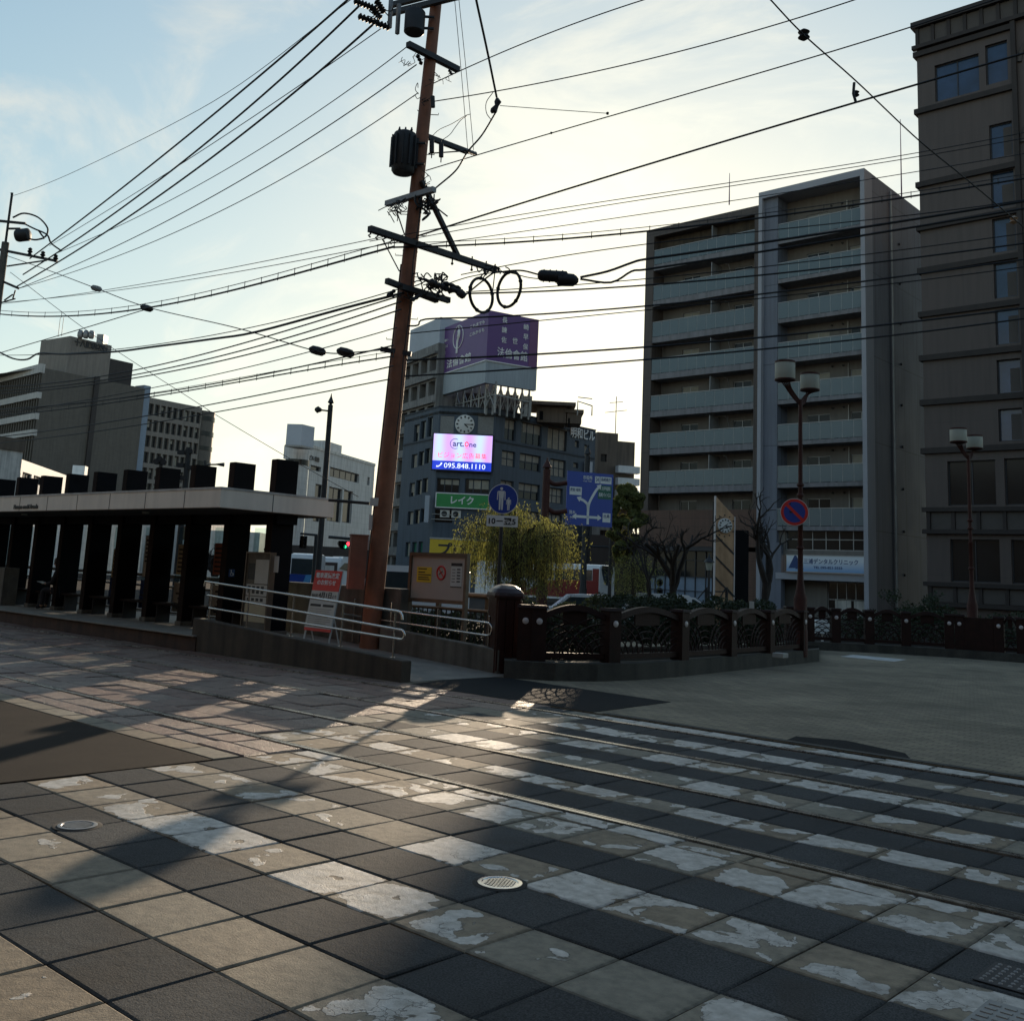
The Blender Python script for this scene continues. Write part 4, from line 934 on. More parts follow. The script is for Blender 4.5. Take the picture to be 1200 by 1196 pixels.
wire('power_line', 'thick power line from the middle of the left pole insulators, second of three', [(27, 322), (50, 301), (78, 281), (204, 200), (310, 113), (421, 7)], 40, 20.5, K, 'power line', G1)
wire('power_line', 'lowest of the three thick power lines, from the rightmost insulator of the left pole', [(20, 336), (50, 311), (66, 297), (86, 291), (150, 255), (236, 200), (330, 124), (400, 62), (437, 29)], 40, 20.5, K, 'power line', G1)
wire('power_line', 'thin line squeezed between the middle and lowest thick power lines at upper left', [(58, 288), (75, 275), (198, 200), (310, 130), (446, 34)], 40, 20.5, T, 'power line', G1)
wire('power_line', 'thin line just under the lowest thick power line, ending on the dark cross arm', [(66, 297), (120, 273), (264, 200), (400, 111), (477, 55)], 40, 20.5, T, 'power line', G1)
wire('power_line', 'thin line from the lower left pole bracket to the insulator under the dark cross arm', [(22, 338), (95, 305), (190, 262), (302, 202), (400, 136), (488, 76)], 40, 20.5, T*1.2, 'power line', G1)
wire('power_line', 'lowest thin line of the fan between the left pole and the leaning pole', [(22, 338), (90, 318), (190, 281), (300, 225), (400, 167), (490, 109)], 40, 20.5, T, 'power line', G1)
wire('power_line', 'faint single line from the tip of the left pole to the top edge', [(12, 226), (20, 228), (90, 200), (250, 119), (395, 12), (420, -8)], 40, 22, T*.8, 'power line')
G2 = 'lines leaving the leaning pole to the right'
wire('power_line', 'line rising from the dark cross arm to the top edge right of centre', [(508, 98), (532, 77), (640, 41), (765, 0), (830, -22)], 20.6, 17, T, 'power line', G2)
wire('power_line', 'line from the spool insulator of the leaning pole rising to the top edge at right', [(508, 119), (640, 96), (770, 68), (995, 0), (1060, -20)], 20.6, 16, T, 'power line', G2)
wire('power_line', 'long thin line rising from below the transformer across the sky to the upper right', [(499, 200), (560, 183), (645, 156), (860, 94), (1100, 22), (1200, -12), (1300, -48)], 20.7, 14, T, 'power line', G2)
wire('power_line', 'heavier line sweeping up to the right from the long arm, crossing the tall hotel front', [(488, 277), (560, 255), (720, 208), (870, 155), (1000, 120), (1072, 102), (1200, 64), (1330, 25)], 20.7, 15, C3, 'power line', G2)
wire('power_line', 'upper of two parallel thin lines running right just below the heavier sweeping line', [(433, 283), (491, 268), (720, 235), (900, 209), (1068, 180), (1200, 154), (1340, 124)], 20.5, 20, T*.8, 'power line', G2)
wire('power_line', 'lower of two parallel thin lines running right just below the heavier sweeping line', [(433, 290), (491, 277), (720, 239), (900, 213), (1068, 184), (1200, 162), (1340, 134)], 20.6, 20, T*.8, 'power line', G2)
wire('power_line', 'faint line passing above the apartment roof to the tall hotel', [(500, 287), (526, 282), (720, 256), (900, 229), (1076, 201), (1200, 180), (1340, 156)], 20.8, 21, T*.8, 'power line', G2)
wire('lashed_cable', 'thick clipped cable from the long arm across the top of the apartment block', [(455, 290), (488, 290), (534, 288), (585, 286), (670, 279), (740, 272), (860, 261), (918, 251), (1008, 237), (1100, 226), (1200, 211), (1340, 186)], 20.6, 20, C3*1.1, 'cable', G2, hang=.09)
wire('overhead_cable', 'thin cable below the clipped one, crossing the top floor balconies', [(540, 322), (585, 310), (720, 292), (880, 272), (1076, 252), (1200, 233), (1340, 208)], 20.8, 20, T, 'cable', G2)
wire('overhead_cable', 'thick sagging cable from the splice case across the second floor of balconies from the top', [(680, 325), (712, 318), (740, 308), (755, 304), (903, 284), (1011, 267), (1100, 251), (1200, 236), (1340, 212)], 20.7, 20, K, 'cable', G2)
wire('overhead_cable', 'thick cable just below it, looping off the splice case and over the apartment divider', [(680, 327), (716, 331), (740, 318), (755, 316), (884, 300), (1011, 274), (1100, 261), (1200, 244), (1340, 220)], 20.7, 20, K*.9, 'cable', G2)
wire('overhead_cable', 'medium cable crossing the third floor of balconies from the top', [(546, 344), (600, 341), (720, 337), (740, 335), (890, 324), (1011, 309), (1100, 298), (1200, 285), (1340, 266)], 20.6, 20, C3, 'cable', G2)
wire('overhead_cable', 'thin cable crossing just above the medium cable on the third floor of balconies', [(546, 342), (620, 338), (720, 331), (890, 312), (1011, 298), (1100, 288), (1200, 274), (1340, 254)], 20.7, 20, T, 'cable', G2)
wire('overhead_cable', 'medium cable touching the top of the purple billboard and crossing the fourth balcony floor', [(478, 382), (490, 381), (499, 374), (560, 371), (720, 362), (740, 361), (890, 344), (1011, 330), (1100, 318), (1200, 304), (1340, 284)], 20.6, 20, C3, 'cable', G2)
wire('overhead_cable', 'thin cable slanting across the purple billboard below its top edge', [(478, 391), (560, 382), (633, 375), (720, 367), (890, 351), (1011, 337), (1100, 325), (1200, 312), (1340, 292)], 20.7, 20, T, 'cable', G2)
wire('overhead_cable', 'thick cable across the lettering of the purple billboard and the sixth balcony floor', [(476, 422), (598, 418), (720, 410), (740, 407), (881, 395), (1011, 384), (1100, 374), (1200, 361), (1340, 342)], 20.6, 20, C3*1.15, 'cable', G2)
wire('overhead_cable', 'lowest cable running right, across the pale foot of the purple billboard', [(474, 441), (507, 438), (720, 425), (740, 422), (884, 410), (1017, 397), (1100, 386), (1200, 373), (1340, 352)], 20.6, 20, C3, 'cable', G2)
G3 = 'cables leaving the leaning pole to the left'
wire('power_line', 'upper of two thin lines running left from the long arm over the office block', [(433, 276), (300, 307), (200, 329), (130, 338), (15, 354), (-60, 362)], 20.5, 38, T*.8, 'power line', G3)
wire('power_line', 'lower of two thin lines running left from the long arm, ending beside the left pole', [(440, 285), (300, 314), (200, 332), (100, 345), (0, 354), (-60, 359)], 20.5, 38, T*.8, 'power line', G3)
wire('lashed_cable', 'thick clipped cable sagging from the long arm to the left edge', [(455, 290), (430, 295), (400, 306), (300, 334), (250, 345), (170, 362), (75, 371), (0, 366), (-60, 360)], 20.5, 38, C3*1.3, 'cable', G3, hang=.13)
wire('span_wire', 'straight steel wire dropping from the clipped cable to the lower left', [(176, 361), (90, 387), (15, 409), (-60, 432)], 30, 40, C3*.8, 'wire')
wire('span_wire', 'beaded span wire between the two poles, clamped to the clipped cable', [(9, 300), (60, 318), (113, 338), (173, 360), (276, 384), (370, 411), (410, 413), (446, 410)], 40, 20.6, C3*.8, 'wire')
for px, py, D, lab in ((113, 338, 34, 'pale bead insulator on the span wire left of the clamp'), (172, 361, 30, 'dark clamp joining the span wire and the clipped cable'), (372, 411, 22.5, 'small dark bead on the span wire near the leaning pole'), (405, 413, 21.5, 'second small bead on the span wire right beside the leaning pole')):
    c = atD(px, py, D); m = MB(); w_ = .16; m.tube([c-RH*w_*1.2+Z*.04, c-RH*w_*.8+Z*.03, c, c+RH*w_*.8-Z*.03, c+RH*w_*1.2-Z*.04], [.03, .09, .1, .09, .03], 8)
    tag(m.build('insulator', 'insulator' if px != 113 else 'concrete_pale'), lab, 'insulator')
wire('guy_wire', 'thin wire slanting down right in front of the office block with lettering', [(12, 319), (110, 393), (236, 475), (248, 483), (334, 534), (420, 582)], 40, 34, T, 'wire')
wire('twisted_cable', 'thick twisted cable crossing the top of the lettered office block', [(-60, 395), (-10, 409), (15, 420), (32, 421), (46, 414), (75, 415), (135, 412), (175, 407), (250, 397), (300, 389), (400, 362), (458, 347)], 38, 20.4, K*1.1, 'cable', G3)
wire('overhead_cable', 'thin cable riding just above the twisted cable', [(-60, 414), (60, 414), (150, 409), (300, 382), (400, 358), (456, 342)], 38, 20.4, T, 'cable', G3)
wire('overhead_cable', 'upper of three close cables crossing the left office block below its roof', [(-60, 452), (0, 453), (100, 444), (188, 427), (300, 398), (455, 351)], 38, 20.4, C3*.9, 'cable', G3)
wire('overhead_cable', 'middle of three close cables crossing the left office block below its roof', [(-60, 459), (0, 457), (113, 447), (190, 433), (300, 406), (455, 358)], 38, 20.4, C3*.9, 'cable', G3)
wire('overhead_cable', 'lower of three close cables crossing the left office block below its roof', [(-60, 464), (0, 461), (113, 450), (175, 440), (300, 413), (455, 367)], 38, 20.4, C3*.9, 'cable', G3)
wire('overhead_cable', 'thin cable under the three close ones, passing the right end of the office roof', [(-60, 492), (60, 476), (175, 453), (300, 430), (450, 388)], 38, 20.4, T, 'cable', G3)
wire('overhead_cable', 'cable crossing the blank wall of the left office block at half height', [(-60, 482), (0, 480), (75, 473), (175, 463), (300, 440), (446, 408)], 38, 20.4, C3*.9, 'cable', G3)
wire('lashed_cable', 'clipped cable just below the half-height one on the left office block', [(-60, 490), (0, 487), (125, 473), (240, 453), (300, 445), (446, 420)], 38, 20.4, C3*.9, 'cable', G3, hang=.1)
wire('overhead_cable', 'second lowest cable at left, passing above the office wing windows', [(-60, 518), (0, 512), (108, 497), (260, 472), (330, 457), (446, 432)], 38, 20.4, C3*.8, 'cable', G3)
wire('overhead_cable', 'lowest cable at left, crossing the wing windows and the pale sky', [(-60, 524), (32, 515), (152, 500), (260, 482), (330, 468), (442, 447)], 38, 20.4, T*1.2, 'cable', G3)
# feeder wires at top centre
wire('feeder_cable', 'heavy feeder cable dropping from the top edge to the clamp right of the pole', [(552, -30), (558, 0), (571, 60), (582, 114)], 15, 18.5, K*.8, 'cable')
wire('feeder_cable', 'heavy feeder cable from the clamp down to the bracket arm and the pole', [(582, 130), (565, 158), (548, 178), (534, 200), (511, 220)], 18.5, 20.7, C3, 'cable')
c = atD(582, 124, 18.5); m = MB(); m.tube([c+Z*.15, c+Z*.08+RH*.02, c, c-Z*.1-RH*.05, c-Z*.14-RH*.1], [.03, .07, .04, .07, .03], 8); tag(m.build('strain_clamp', 'insulator'), 'black strain clamp where the two heavy feeder cables meet', 'clamp')
wire('jumper_wire', 'small loop of wire around the black strain clamp', [(578, 108), (570, 120), (570, 132), (575, 140)], 18.5, 18.5, T*.7, 'wire')
wire('drop_wire', 'left of two thin upright wires rising from the bracket arm end', [(548, 174), (541, 90), (533, 2), (530, -30)], 20.9, 19, T*.6, 'wire', 'twin upright wires')
wire('drop_wire', 'right of two thin upright wires rising from the bracket arm end', [(555, 176), (547, 90), (538, 2), (535, -30)], 20.9, 19, T*.6, 'wire', 'twin upright wires')
wire('jumper_wire', 'wavy jumper from the left fuse up to the twin upright wires', [(506, 160), (515, 152), (530, 145), (545, 136), (551, 134)], 20.5, 20.8, T*.7, 'wire')
wire('jumper_wire', 'wavy jumper from the right fuse up to the twin upright wires', [(517, 165), (527, 158), (533, 150), (540, 141), (547, 136)], 20.5, 20.8, T*.7, 'wire')
wire('guy_wire', 'thin guy wire running level right from the strain clamp', [(586, 124), (640, 128), (712, 133)], 18.5, 19, T*.6, 'wire')
for px, py, D, r_, lab in ((712, 133, 19, .03, 'small bead ending the level guy wire'), (646, 156, 19.6, .025, 'small bead on the long thin line right of the pole'), (942, 41, 12, .075, 'round black insulator on the steep wire at top right'), (1003, 110, 13.8, .05, 'hanging hook clamp between two lines left of the hotel'), (1188, 258, 17, .07, 'brass coloured clamp on the hotel front cables at the right edge')):
    c = atD(px, py, D); m = MB(); m.lathe(c-Z*r_, [(r_*.3, 0), (r_, r_*.5), (r_*.6, r_), (r_, r_*1.5), (r_*.3, r_*2)], 12); tag(m.build('insulator', 'insulator' if px != 1188 else 'bronze'), lab, 'insulator')
wire('span_wire', 'steep wire falling from the top edge across the hotel front at right', [(880, -25), (903, 0), (942, 41), (1003, 95), (1075, 163), (1130, 208), (1190, 258), (1330, 375)], 11, 19, T*.9, 'wire')
m = MB(); m.tube([atD(1001, 97, 13.7), atD(1000, 110, 13.7), atD(1003, 120, 13.7)], .02, 6); tag(m.build('hanger', 'cable'), 'short hanger below the steep wire at upper right', 'hanger')
# closure tails
wire('overhead_cable', 'short looped cable between the long arm and the splice case', [(545, 346), (575, 322), (585, 319), (610, 317), (632, 322)], 20.6, 20.7, C3, 'cable')
wire('overhead_cable', 'second short cable entering the left end of the splice case', [(520, 334), (552, 324), (590, 319), (618, 325), (634, 327)], 20.6, 20.7, T, 'cable')
# ------------------------------------------------------------------ apartment block
AY = 65.06
fa = Fr((-45.7, AY), (1, 0)); ux = lambda x: x+45.7
ap = thing('apartment_block', 'ten storey balcony apartment block, brown left half and blue-grey right half', 'apartment block', (-36, AY, 0))
BK = 1.5   # depth of the balconies
XL0, XL1, XR0, XR1 = 0., ux(-35.6), ux(-35.6), ux(-27.65)
PIT = 2.92
slabs = [26.0-PIT*k for k in range(7)]        # underside z of the left slabs
ZT = 29.45; DEP = 16
m = MB(); fa.box(m, XL0, XL0+.75, 7.2, ZT, -DEP, 0); fa.box(m, XL1-.5, XL1-.003, 7.2, ZT-.002, -DEP, 0); fa.box(m, XL0+.751, XL1-.501, ZT-.65, ZT, -DEP, 0); m.build('side_wall', 'apt_brown', ap)
LOW = 7.2
# back wall of the left half, floor by floor, with windows
holes = []
fb_ = Fr((-45.7, AY+BK), (1, 0))
floorL = [26.45-PIT*k for k in range(8)]      # floor level of each storey
for k, z in enumerate(floorL):
    zb_ = z if z > 5 else z
    holes += [(2.6, 4.1, z+.05, z+2.0), (7.1, 8.6, z+.05, z+2.0), (9.0, 9.7, z+.9, z+1.9)]
m = MB(); wall(m, fb_, .76, XL1-.51, 4.9, ZT-.66, holes, .15); m.build('wall', 'apt_back', ap)
for h in holes: window(fb_, h, ap, nu=2 if h[1]-h[0] > 1 else 1, depth=.15, gmat='glass_dark', fmat='frame_alu', blind='blind' if rng.random() < .55 else None)
def balcony(u0, u1, z, zs, np_, side=False, lab=None, out=0.):
    # slab with fascia below, glass panels with posts and a rail above; z floor level
    b = MB(); fa.box(b, u0, u1, zs, z, -BK+.002, -.02+out)
    o = b.build('balcony', 'apt_slab', ap)
    w = (u1-u0)/np_
    for i in range(np_):
        g_ = MB(); fa.box(g_, u0+w*i+.02, u0+w*(i+1)-.02, z+.04, z+1.16, -.06+out, -.045+out); g_.build('glass_panel', 'balcony_glass', o)
    p_ = MB()
    for i in range(np_+1): fa.box(p_, u0+w*i-.018, u0+w*i+.018, z, z+1.18, -.085+out, -.061+out)
    fa.box(p_, u0, u1, z+1.181, z+1.225, -.085+out, -.03+out); p_.build('railing_frame', 'frame_alu', o)
    if side:
        g_ = MB(); fa.box(g_, u0-.0, u0+.015, z+.04, z+1.16, -BK+.1, -.09+out); g_.build('glass_panel', 'balcony_glass', o)
    return o
for k, z in enumerate(floorL[:7]): balcony(.76, XL1-.51, z, z-.45, 11)
# partition screens, air conditioners, downpipes
def clutter_balcony(fr, u, z, k):
    m = MB(); fr.box(m, u, u+.75, z+.02, z+.62, .25, .55); o = m.build('air_conditioner', 'white_dirty', ap)
    m = MB(); m.lathe(fr.P(u+.3, z+.32, .551), [(.22, 0), (.2, .01), (.05, .012)], 14, fr.n); m.build('fan_grille', 'steel_dark', o)
rr = random.Random(5)
for k, z in enumerate(floorL[:7]):
    for u in (4.6, 1.3): clutter_balcony(fb_, u, z, k)
    m = MB(); fb_.box(m, 5.9, 5.94, z, z+2.3, .02, BK-.15); m.build('partition_screen', 'frame_alu', ap)
    m = MB(); a = fb_.P(6.6, z+2.3, .1); m.tube([a, fb_.P(6.6, z+2.3, .5), fb_.P(6.9, z+2.2, .55), fb_.P(6.9, z+1.4, .1)], .025, 6); m.build('drain_pipe', 'frame_alu', ap)
# recessed storey, brown band, glazed ground floor of the left half
m = MB(); fa.box(m, XL0, XL1-.003, 4.55, 7.19, -.35, 0); fa.box(m, XL0, XL0+.35, 4.55, 7.19, -DEP, -.351); m.build('brick_band', 'apt_brick', ap)
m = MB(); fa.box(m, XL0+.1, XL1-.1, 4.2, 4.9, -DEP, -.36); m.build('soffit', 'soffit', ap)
m = MB(); fa.box(m, XL0+.2, XL1-.1, 4.23, 4.54, -.6, -.02); m.build('lintel', 'frame_dark', ap)
u_end = fa.L(877, 650)[0]
fg = Fr((-45.7, AY+.5), (1, 0))
m = MB(); nv = 9
gu0, gu1 = .4, fa.L(861, 650)[0]
for i in range(nv+1): u = gu0+(gu1-gu0)*i/nv; fg.box(m, u-.03, u+.03, .1, 4.22, 0, .08)
for z in (.1, 1.35, 2.35, 3.55): fg.box(m, gu0, gu1, z-.025, z+.025, .081, .12)
gz = m.build('shop_glazing_frame', 'frame_dark', ap)
m = MB(); fg.box(m, gu0, gu1, 2.36, 4.22, -.03, -.005); m.build('pane', 'glass_dark', gz)
m = MB(); fg.box(m, gu0, gu1, .05, 2.35, -.03, -.005); m.build('pane', 'office_blue', gz)
for zc_ in (1.85, 1.2):
    c = fg.P(gu0+1.25, zc_, -.004); m = MB(); m.lathe(c, [(.30, .003), (.30, .006), (.18, .006), (.18, .003)], 20, fg.n); m.build('shop_emblem', 'steel_dark', gz)
m = MB(); fa.box(m, u_end, XL1-.003, .0, 4.54, -6, -.02); m.build('brick_pier', 'apt_brick', ap)
m = MB(); fa.box(m, gu1+.05, u_end-.003, .0, 4.22, -6, -2.5); m.build('entrance_recess', 'shelter_black', ap)
m = MB(); fa.box(m, XL0+.3, gu1, 0, 4.2, -DEP, -1.8); m.build('interior_wall', 'bank_dark', ap)
# right half: frame, side wall, balconies
ZR = 30.25
m = MB(); fa.box(m, XR0, XR0+.28, .0, ZR, -DEP, .35); fa.box(m, XR1-.30, XR1, .0, ZR, -.9, .35); fa.box(m, XR0+.281, XR1-.301, 29.75, ZR, -DEP, .35); m.build('front_frame', 'apt_frame', ap)
m = MB(); fa.box(m, XR0+.281, XR0+1.35, 1.5, 29.749, -DEP, .0); m.build('pier', 'apt_blue', ap)
m = MB(); fa.box(m, XR1-.25, XR1-.004, .0, ZR-.003, -DEP-6, -.901); sw = m.build('gable_wall', 'apt_blue', ap)
fgab = Fr((fa.P(XR1-.004, 0, 0).x, AY), (0, 1))
ug = fgab.L(1047, 500)[0]; m = MB(); m.tube([fgab.P(ug, z, .08) for z in (.6, 8, 16, 24, ZR-.3)], .06, 8); m.build('downpipe', 'white_dirty', ap)
for z in [3.1+PIT*k for k in range(9)]: m = MB(); m.lathe(fgab.P(ug+1.5, z, 0), [(.09, 0), (.09, .08), (.04, .09)], 10, fgab.n); m.build('vent_cap', 'steel_dark', ap)
holes = []; fr_ = Fr((-45.7, AY+BK), (1, 0)); r0 = XR0+1.351; r1 = XR1-.302
floorR = [26.45-PIT*k for k in range(8)]
for z in floorR: holes += [(r0+1.5, r0+3.2, z+.05, z+2.0), (r1-1.6, r1-.15, z+.75, z+2.0)]
m = MB(); wall(m, fr_, r0, r1, 5.4, 29.74, holes, .15); m.build('wall', 'apt_back', ap)
for h in holes: window(fr_, h, ap, nu=2, depth=.15, gmat='glass_dark', fmat='frame_alu', blind='blind' if rng.random() < .5 else None)
for k, z in enumerate(floorR):
    balcony(r0+.02, r1, z, z-.28, 8 if k < 7 else 8, True)
    clutter_balcony(fr_, r0+3.6, z, k)
    m = MB(); fr_.box(m, r0+4.55, r0+4.6, z+.1, z+2.5, .05, .1); m.build('drain_pipe', 'white_dirty', ap)
    for u in (r0+3.4, r0+4.2): m = MB(); m.lathe(fr_.P(u, z+2.35, 0), [(.07, 0), (.07, .1), (.03, .11)], 8, fr_.n); m.build('vent_cap', 'steel_dark', ap)
m = MB(); fa.box(m, XL0+.2, XL1-.2, ZT-1.5, ZT-.4, -DEP, -.9); m.build('roof', 'concrete_dark', ap)
m = MB(); fa.box(m, XL1, XR1-.3, ZR-1.8, ZR-.9, -DEP, -1.6); m.build('roof', 'concrete_dark', ap)
# clinic at the foot of the right half
z1 = atY(985, 619, AY).z; z0 = atY(985, 645, AY).z
h = (r0+.5, r1-.05, z0, z1)
m = MB(); wall(m, Fr((-45.7, AY+.3), (1, 0)), r0, r1, z0-.35, 5.85, [h], .2); m.build('wall', 'apt_back', ap)
window(Fr((-45.7, AY+.3), (1, 0)), h, ap, nu=6, nz=2, depth=.2, gmat='glass_dark', fmat='frame_alu')
ua, zt_ = fa.L(924, 651); ub, zb_ = fa.L(1018, 672)
ub = XR1-.32
sg = thing('shop_sign', 'white and blue dental clinic signboard above the entrance at the foot of the apartment block', 'shop sign', tuple(fa.P((ua+ub)/2, zb_)))
gradmat('clinic_board', (.10, .28, .55), (.62, .66, .70), -.1, (zt_-zb_)*.7)
m = MB(); fa.box(m, ua, ub, zb_, zt_+.02, .05, .28); m.build('board', 'clinic_board', sg)
m = MB(); fa.box(m, ua-.05, ub+.05, zb_-.06, zb_-.002, .04, .30); fa.box(m, ua-.05, ub+.05, zt_+.022, zt_+.08, .04, .30); m.build('frame', 'frame_alu', sg)
w_, h_ = ub-ua, zt_-zb_
text_on(fa, '三浦デンタルクリニック', ua+w_*.23, ub-w_*.07, zb_+h_*.50, zb_+h_*.84, .282, 'ink_blue', sg, .01, .015)
text_on(fa, 'TEL 095-821-3333', ua+w_*.36, ub-w_*.27, zb_+h_*.20, zb_+h_*.36, .282, 'ink_blue', sg, .01, .02)
m = MB(); c = fa.P(ua+w_*.12, zb_+h_*.2, .282); m.prism([(-.5, 0), (.5, 0), (0, .95)], c, fa.u, Z, fa.n, 0, .01); m.prism([(0, -.05), (.6, -.05), (.3, .55)], c, fa.u, Z, fa.n, .011, .018); m.build('emblem', 'ink_blue', sg)
m = MB(); fa.box(m, r0-.02, r1, zb_-.55, zb_-.12, -3, .1); m.build('canopy', 'apt_frame', ap)
fe = Fr((-45.7, AY+1.2), (1, 0)); e0 = fa.L(960, 690)[0]; e1 = r1-.6
hd = (e0, e1, .1, zb_-.6)
m = MB(); wall(m, fe, r0-1.0, r1, 0, zb_-.56, [hd], .15); m.build('wall', 'apt_back', ap)
window(fe, hd, ap, nu=4, nz=2, depth=.15, gmat='glass_dark', fmat='frame_alu', name='entrance_doors')
m = MB()
for u in (.5, 1.8): fe.box(m, e0+u, e0+u+1.1, .2, 1.3, -.12, -.10)
m.build('frosted_film', 'white_dirty', ap)
m = MB(); fa.box(m, r0-1.05, r0+.35, 0, 4.9, -.5, .05); m.build('entrance_block', 'apt_blue', ap)
for px, py0, py1 in ((855, 240, 203), (1055, 232, 140)):
    D_ = 74 if px < 1000 else 68; a = atD(px, py1, D_); b = atD(px-1, py0, D_); m = MB(); m.tube([Vector((a.x, a.y, b.z)), a], [.05, .02], 6); tag(m.build('antenna_mast', 'purple_edge'), 'thin mast on the roof of the %s' % ('brown half of the apartment block' if px < 1000 else 'apartment block, just left of the tall hotel'), 'mast')
# ------------------------------------------------------------------ tall brown hotel at the right edge
HY = 62.42
fh = Fr((-23.1, HY), (1, 0)); hx = lambda x: x+23.1
ho = thing('hotel', 'tall brown building at the right edge with ledges on every floor and a panelled parapet', 'hotel', (-18, HY, 0))
HW = 20.; bands = [32.1, 27.2, 24.35, 21.6, 18.8, 16.05, 13.3, 10.35]
holes = [(hx(-22.0), hx(-19.32), 32.5, 34.95), (hx(-18.93), hx(-17.66), 32.7, 35.3)]
for k in range(7):
    zt_ = [30.05, 27.0, 24.1, 21.35, 18.5, 15.5, 12.6][k]; zb_ = bands[k+1]+.12 if k else 27.4
    zb_ = [27.9, 24.75, 22.0, 19.2, 16.4, 13.5, 10.7][k]
    holes.append((hx(-18.85), hx(-17.55), zb_, zt_))
holes += [(hx(-21.8), hx(-19.1), 7.05, 9.68), (hx(-18.62), hx(-16.2), 7.05, 9.72), (hx(-21.75), hx(-19.0), 2.65, 5.1), (hx(-18.4), hx(-15.9), 2.65, 5.1), (hx(-15.6), hx(-13.4), 7.05, 9.72)]
m = MB(); wall(m, fh, 0, HW, 0, 37.9, holes, .25)
P = fh.P
m.quad(P(0, 0, 0), P(0, 37.9, 0), P(0, 37.9, -18), P(0, 0, -18)); m.quad(P(HW, 0, 0), P(HW, 0, -18), P(HW, 37.9, -18), P(HW, 37.9, 0)); m.quad(P(0, 37.9, 0), P(HW, 37.9, 0), P(HW, 37.9, -18), P(0, 37.9, -18)); m.quad(P(0, 0, -18), P(0, 37.9, -18), P(HW, 37.9, -18), P(HW, 0, -18))
m.build('wall', 'hotel_wall', ho)
for i, h in enumerate(holes): window(fh, h, ho, nu=2 if h[1]-h[0] > 2 else 1, depth=.25, gmat='glass_blue' if h[2] > 10 else 'glass_dark', fmat='frame_dark', fw=.07)
for z in bands+[36.0]:
    m = MB(); fh.box(m, -.18, hx(-17.40), z-.17, z+.17, .004, .22); fh.box(m, -.18, -.003, z-.17, z+.17, -3, .003); m.build('ledge', 'hotel_band', ho)
m = MB(); fh.box(m, -.22, HW, 37.75, 38.15, -2, .42); fh.box(m, -.2, HW, 36.30, 36.55, .003, .36); m.build('cornice', 'hotel_band', ho)
def panels(z0, z1, u0, u1, n, d):
    for i in range(n):
        w = (u1-u0)/n; m = MB(); fh.box(m, u0+w*i+.12, u0+w*(i+1)-.12, z0+.02, z1-.02, .005, d); m.build('parapet_panel', 'hotel_panel', ho)
        m = MB(); fh.box(m, u0+w*i-.1, u0+w*i+.1, z0, z1, .005, d+.09); m.build('pilaster', 'hotel_band', ho)
panels(36.56, 37.74, 0.1, 9, 9, .12)
for z0, z1 in ((5.55, 6.75), (1.35, 2.4)):
    m = MB(); fh.box(m, -.15, HW, z0-.15, z0+.1, .005, .3); fh.box(m, -.15, HW, z1-.05, z1+.2, .005, .3); m.build('ledge', 'hotel_band', ho); panels(z0+.1, z1-.05, .2, 13, 9, .1)
m = MB(); fh.box(m, hx(-17.39), hx(-17.12), 10.4, 36.28, .004, .28); m.build('corner_pilaster', 'hotel_band', ho)
for z in (27.5, 32.6):
    c = fh.P(hx(-15.3), z, .02); m = MB(); m.tube([c+fh.u*math.cos(a)*1.7+Z*(math.sin(a)*1.7+1) for a in [PI*k/16 for k in range(17)]], .16, 6); m.build('arch_moulding', 'hotel_panel', ho)
rr = random.Random(2)
for (u, z) in ((hx(-20.4), 8.9), (hx(-21.3), 8.1), (hx(-17.6), 9.0), (hx(-20), 9.05)):
    m = MB(); m.lathe(fh.P(u, z, -.31), [(.09, 0), (.09, .012), (.03, .015)], 12, fh.n); m.build('lit_lamp', 'lit_bulb', ho)
for k in range(7):
    zb_ = [27.9, 24.75, 22.0, 19.2, 16.4, 13.5, 10.7][k]; m = MB(); fh.box(m, hx(-18.3)+rr.uniform(0, .2), hx(-17.65), zb_+.1, zb_+1.4+rr.uniform(0, .5), -.234, -.229); m.build('curtain', 'hotel_panel', ho)
# ------------------------------------------------------------------ blue-grey corner building with the clock
A = atD(508, 600, 100); fc = Fr((A.x, A.y), (RH.x, RH.y)); ulen = fc.L(577, 580)[0]
B = fc.P(ulen, 0); frr = Fr((B.x, B.y), az(43.5)); rlen = frr.L(697, 540)[0]
dl = az(-29.5); fl0 = Fr((A.x, A.y), (-dl.x, -dl.y)); llen = -fl0.L(470, 560)[0]
cb = thing('corner_building', 'blue-grey corner office building carrying the clock, lit screen and green sign', 'office building', (A.x, A.y, 0))
TC = fc.L(540, 478)[1]; TR0 = frr.L(582, 480)[1]
Lf = Fr(tuple(fl0.P(-llen, 0))[:2], (-dl.x, -dl.y))
# heights of the roof line
ZB = TC
def px_rects(fr, off, sc, lst): 
    out = []
    for x0, y0, x1, y1 in lst:
        a = (off[0]+x0/sc, off[1]+y0/sc); b = (off[0]+x1/sc, off[1]+y1/sc); out.append(fr.rect(a[0], a[1], b[0], b[1]))
    return out
wr = px_rects(frr, (580, 470), 8.543, [(97, 178, 212, 395), (262, 220, 472, 440), (527, 268, 720, 490), (68, 498, 205, 655), (247, 533, 460, 697), (550, 583, 708, 758), (55, 795, 188, 930), (235, 825, 450, 990), (540, 868, 680, 1025), (50, 1075, 180, 1210), (230, 1100, 440, 1250), (535, 1130, 670, 1290), (895, 438, 942, 560)])
wr += px_rects(frr, (580, 470), 8.543, [(800, 395, 842, 465), (785, 615, 835, 670)])
def fix(hs, fr_len, z_max):
    return [(max(.15, a), min(fr_len-.15, b), c, min(d, z_max)) for a, b, c, d in hs if b > a and d > c]
zr_top = frr.L(640, 494)[1]; zl_top = Lf.L(485, 490)[1]
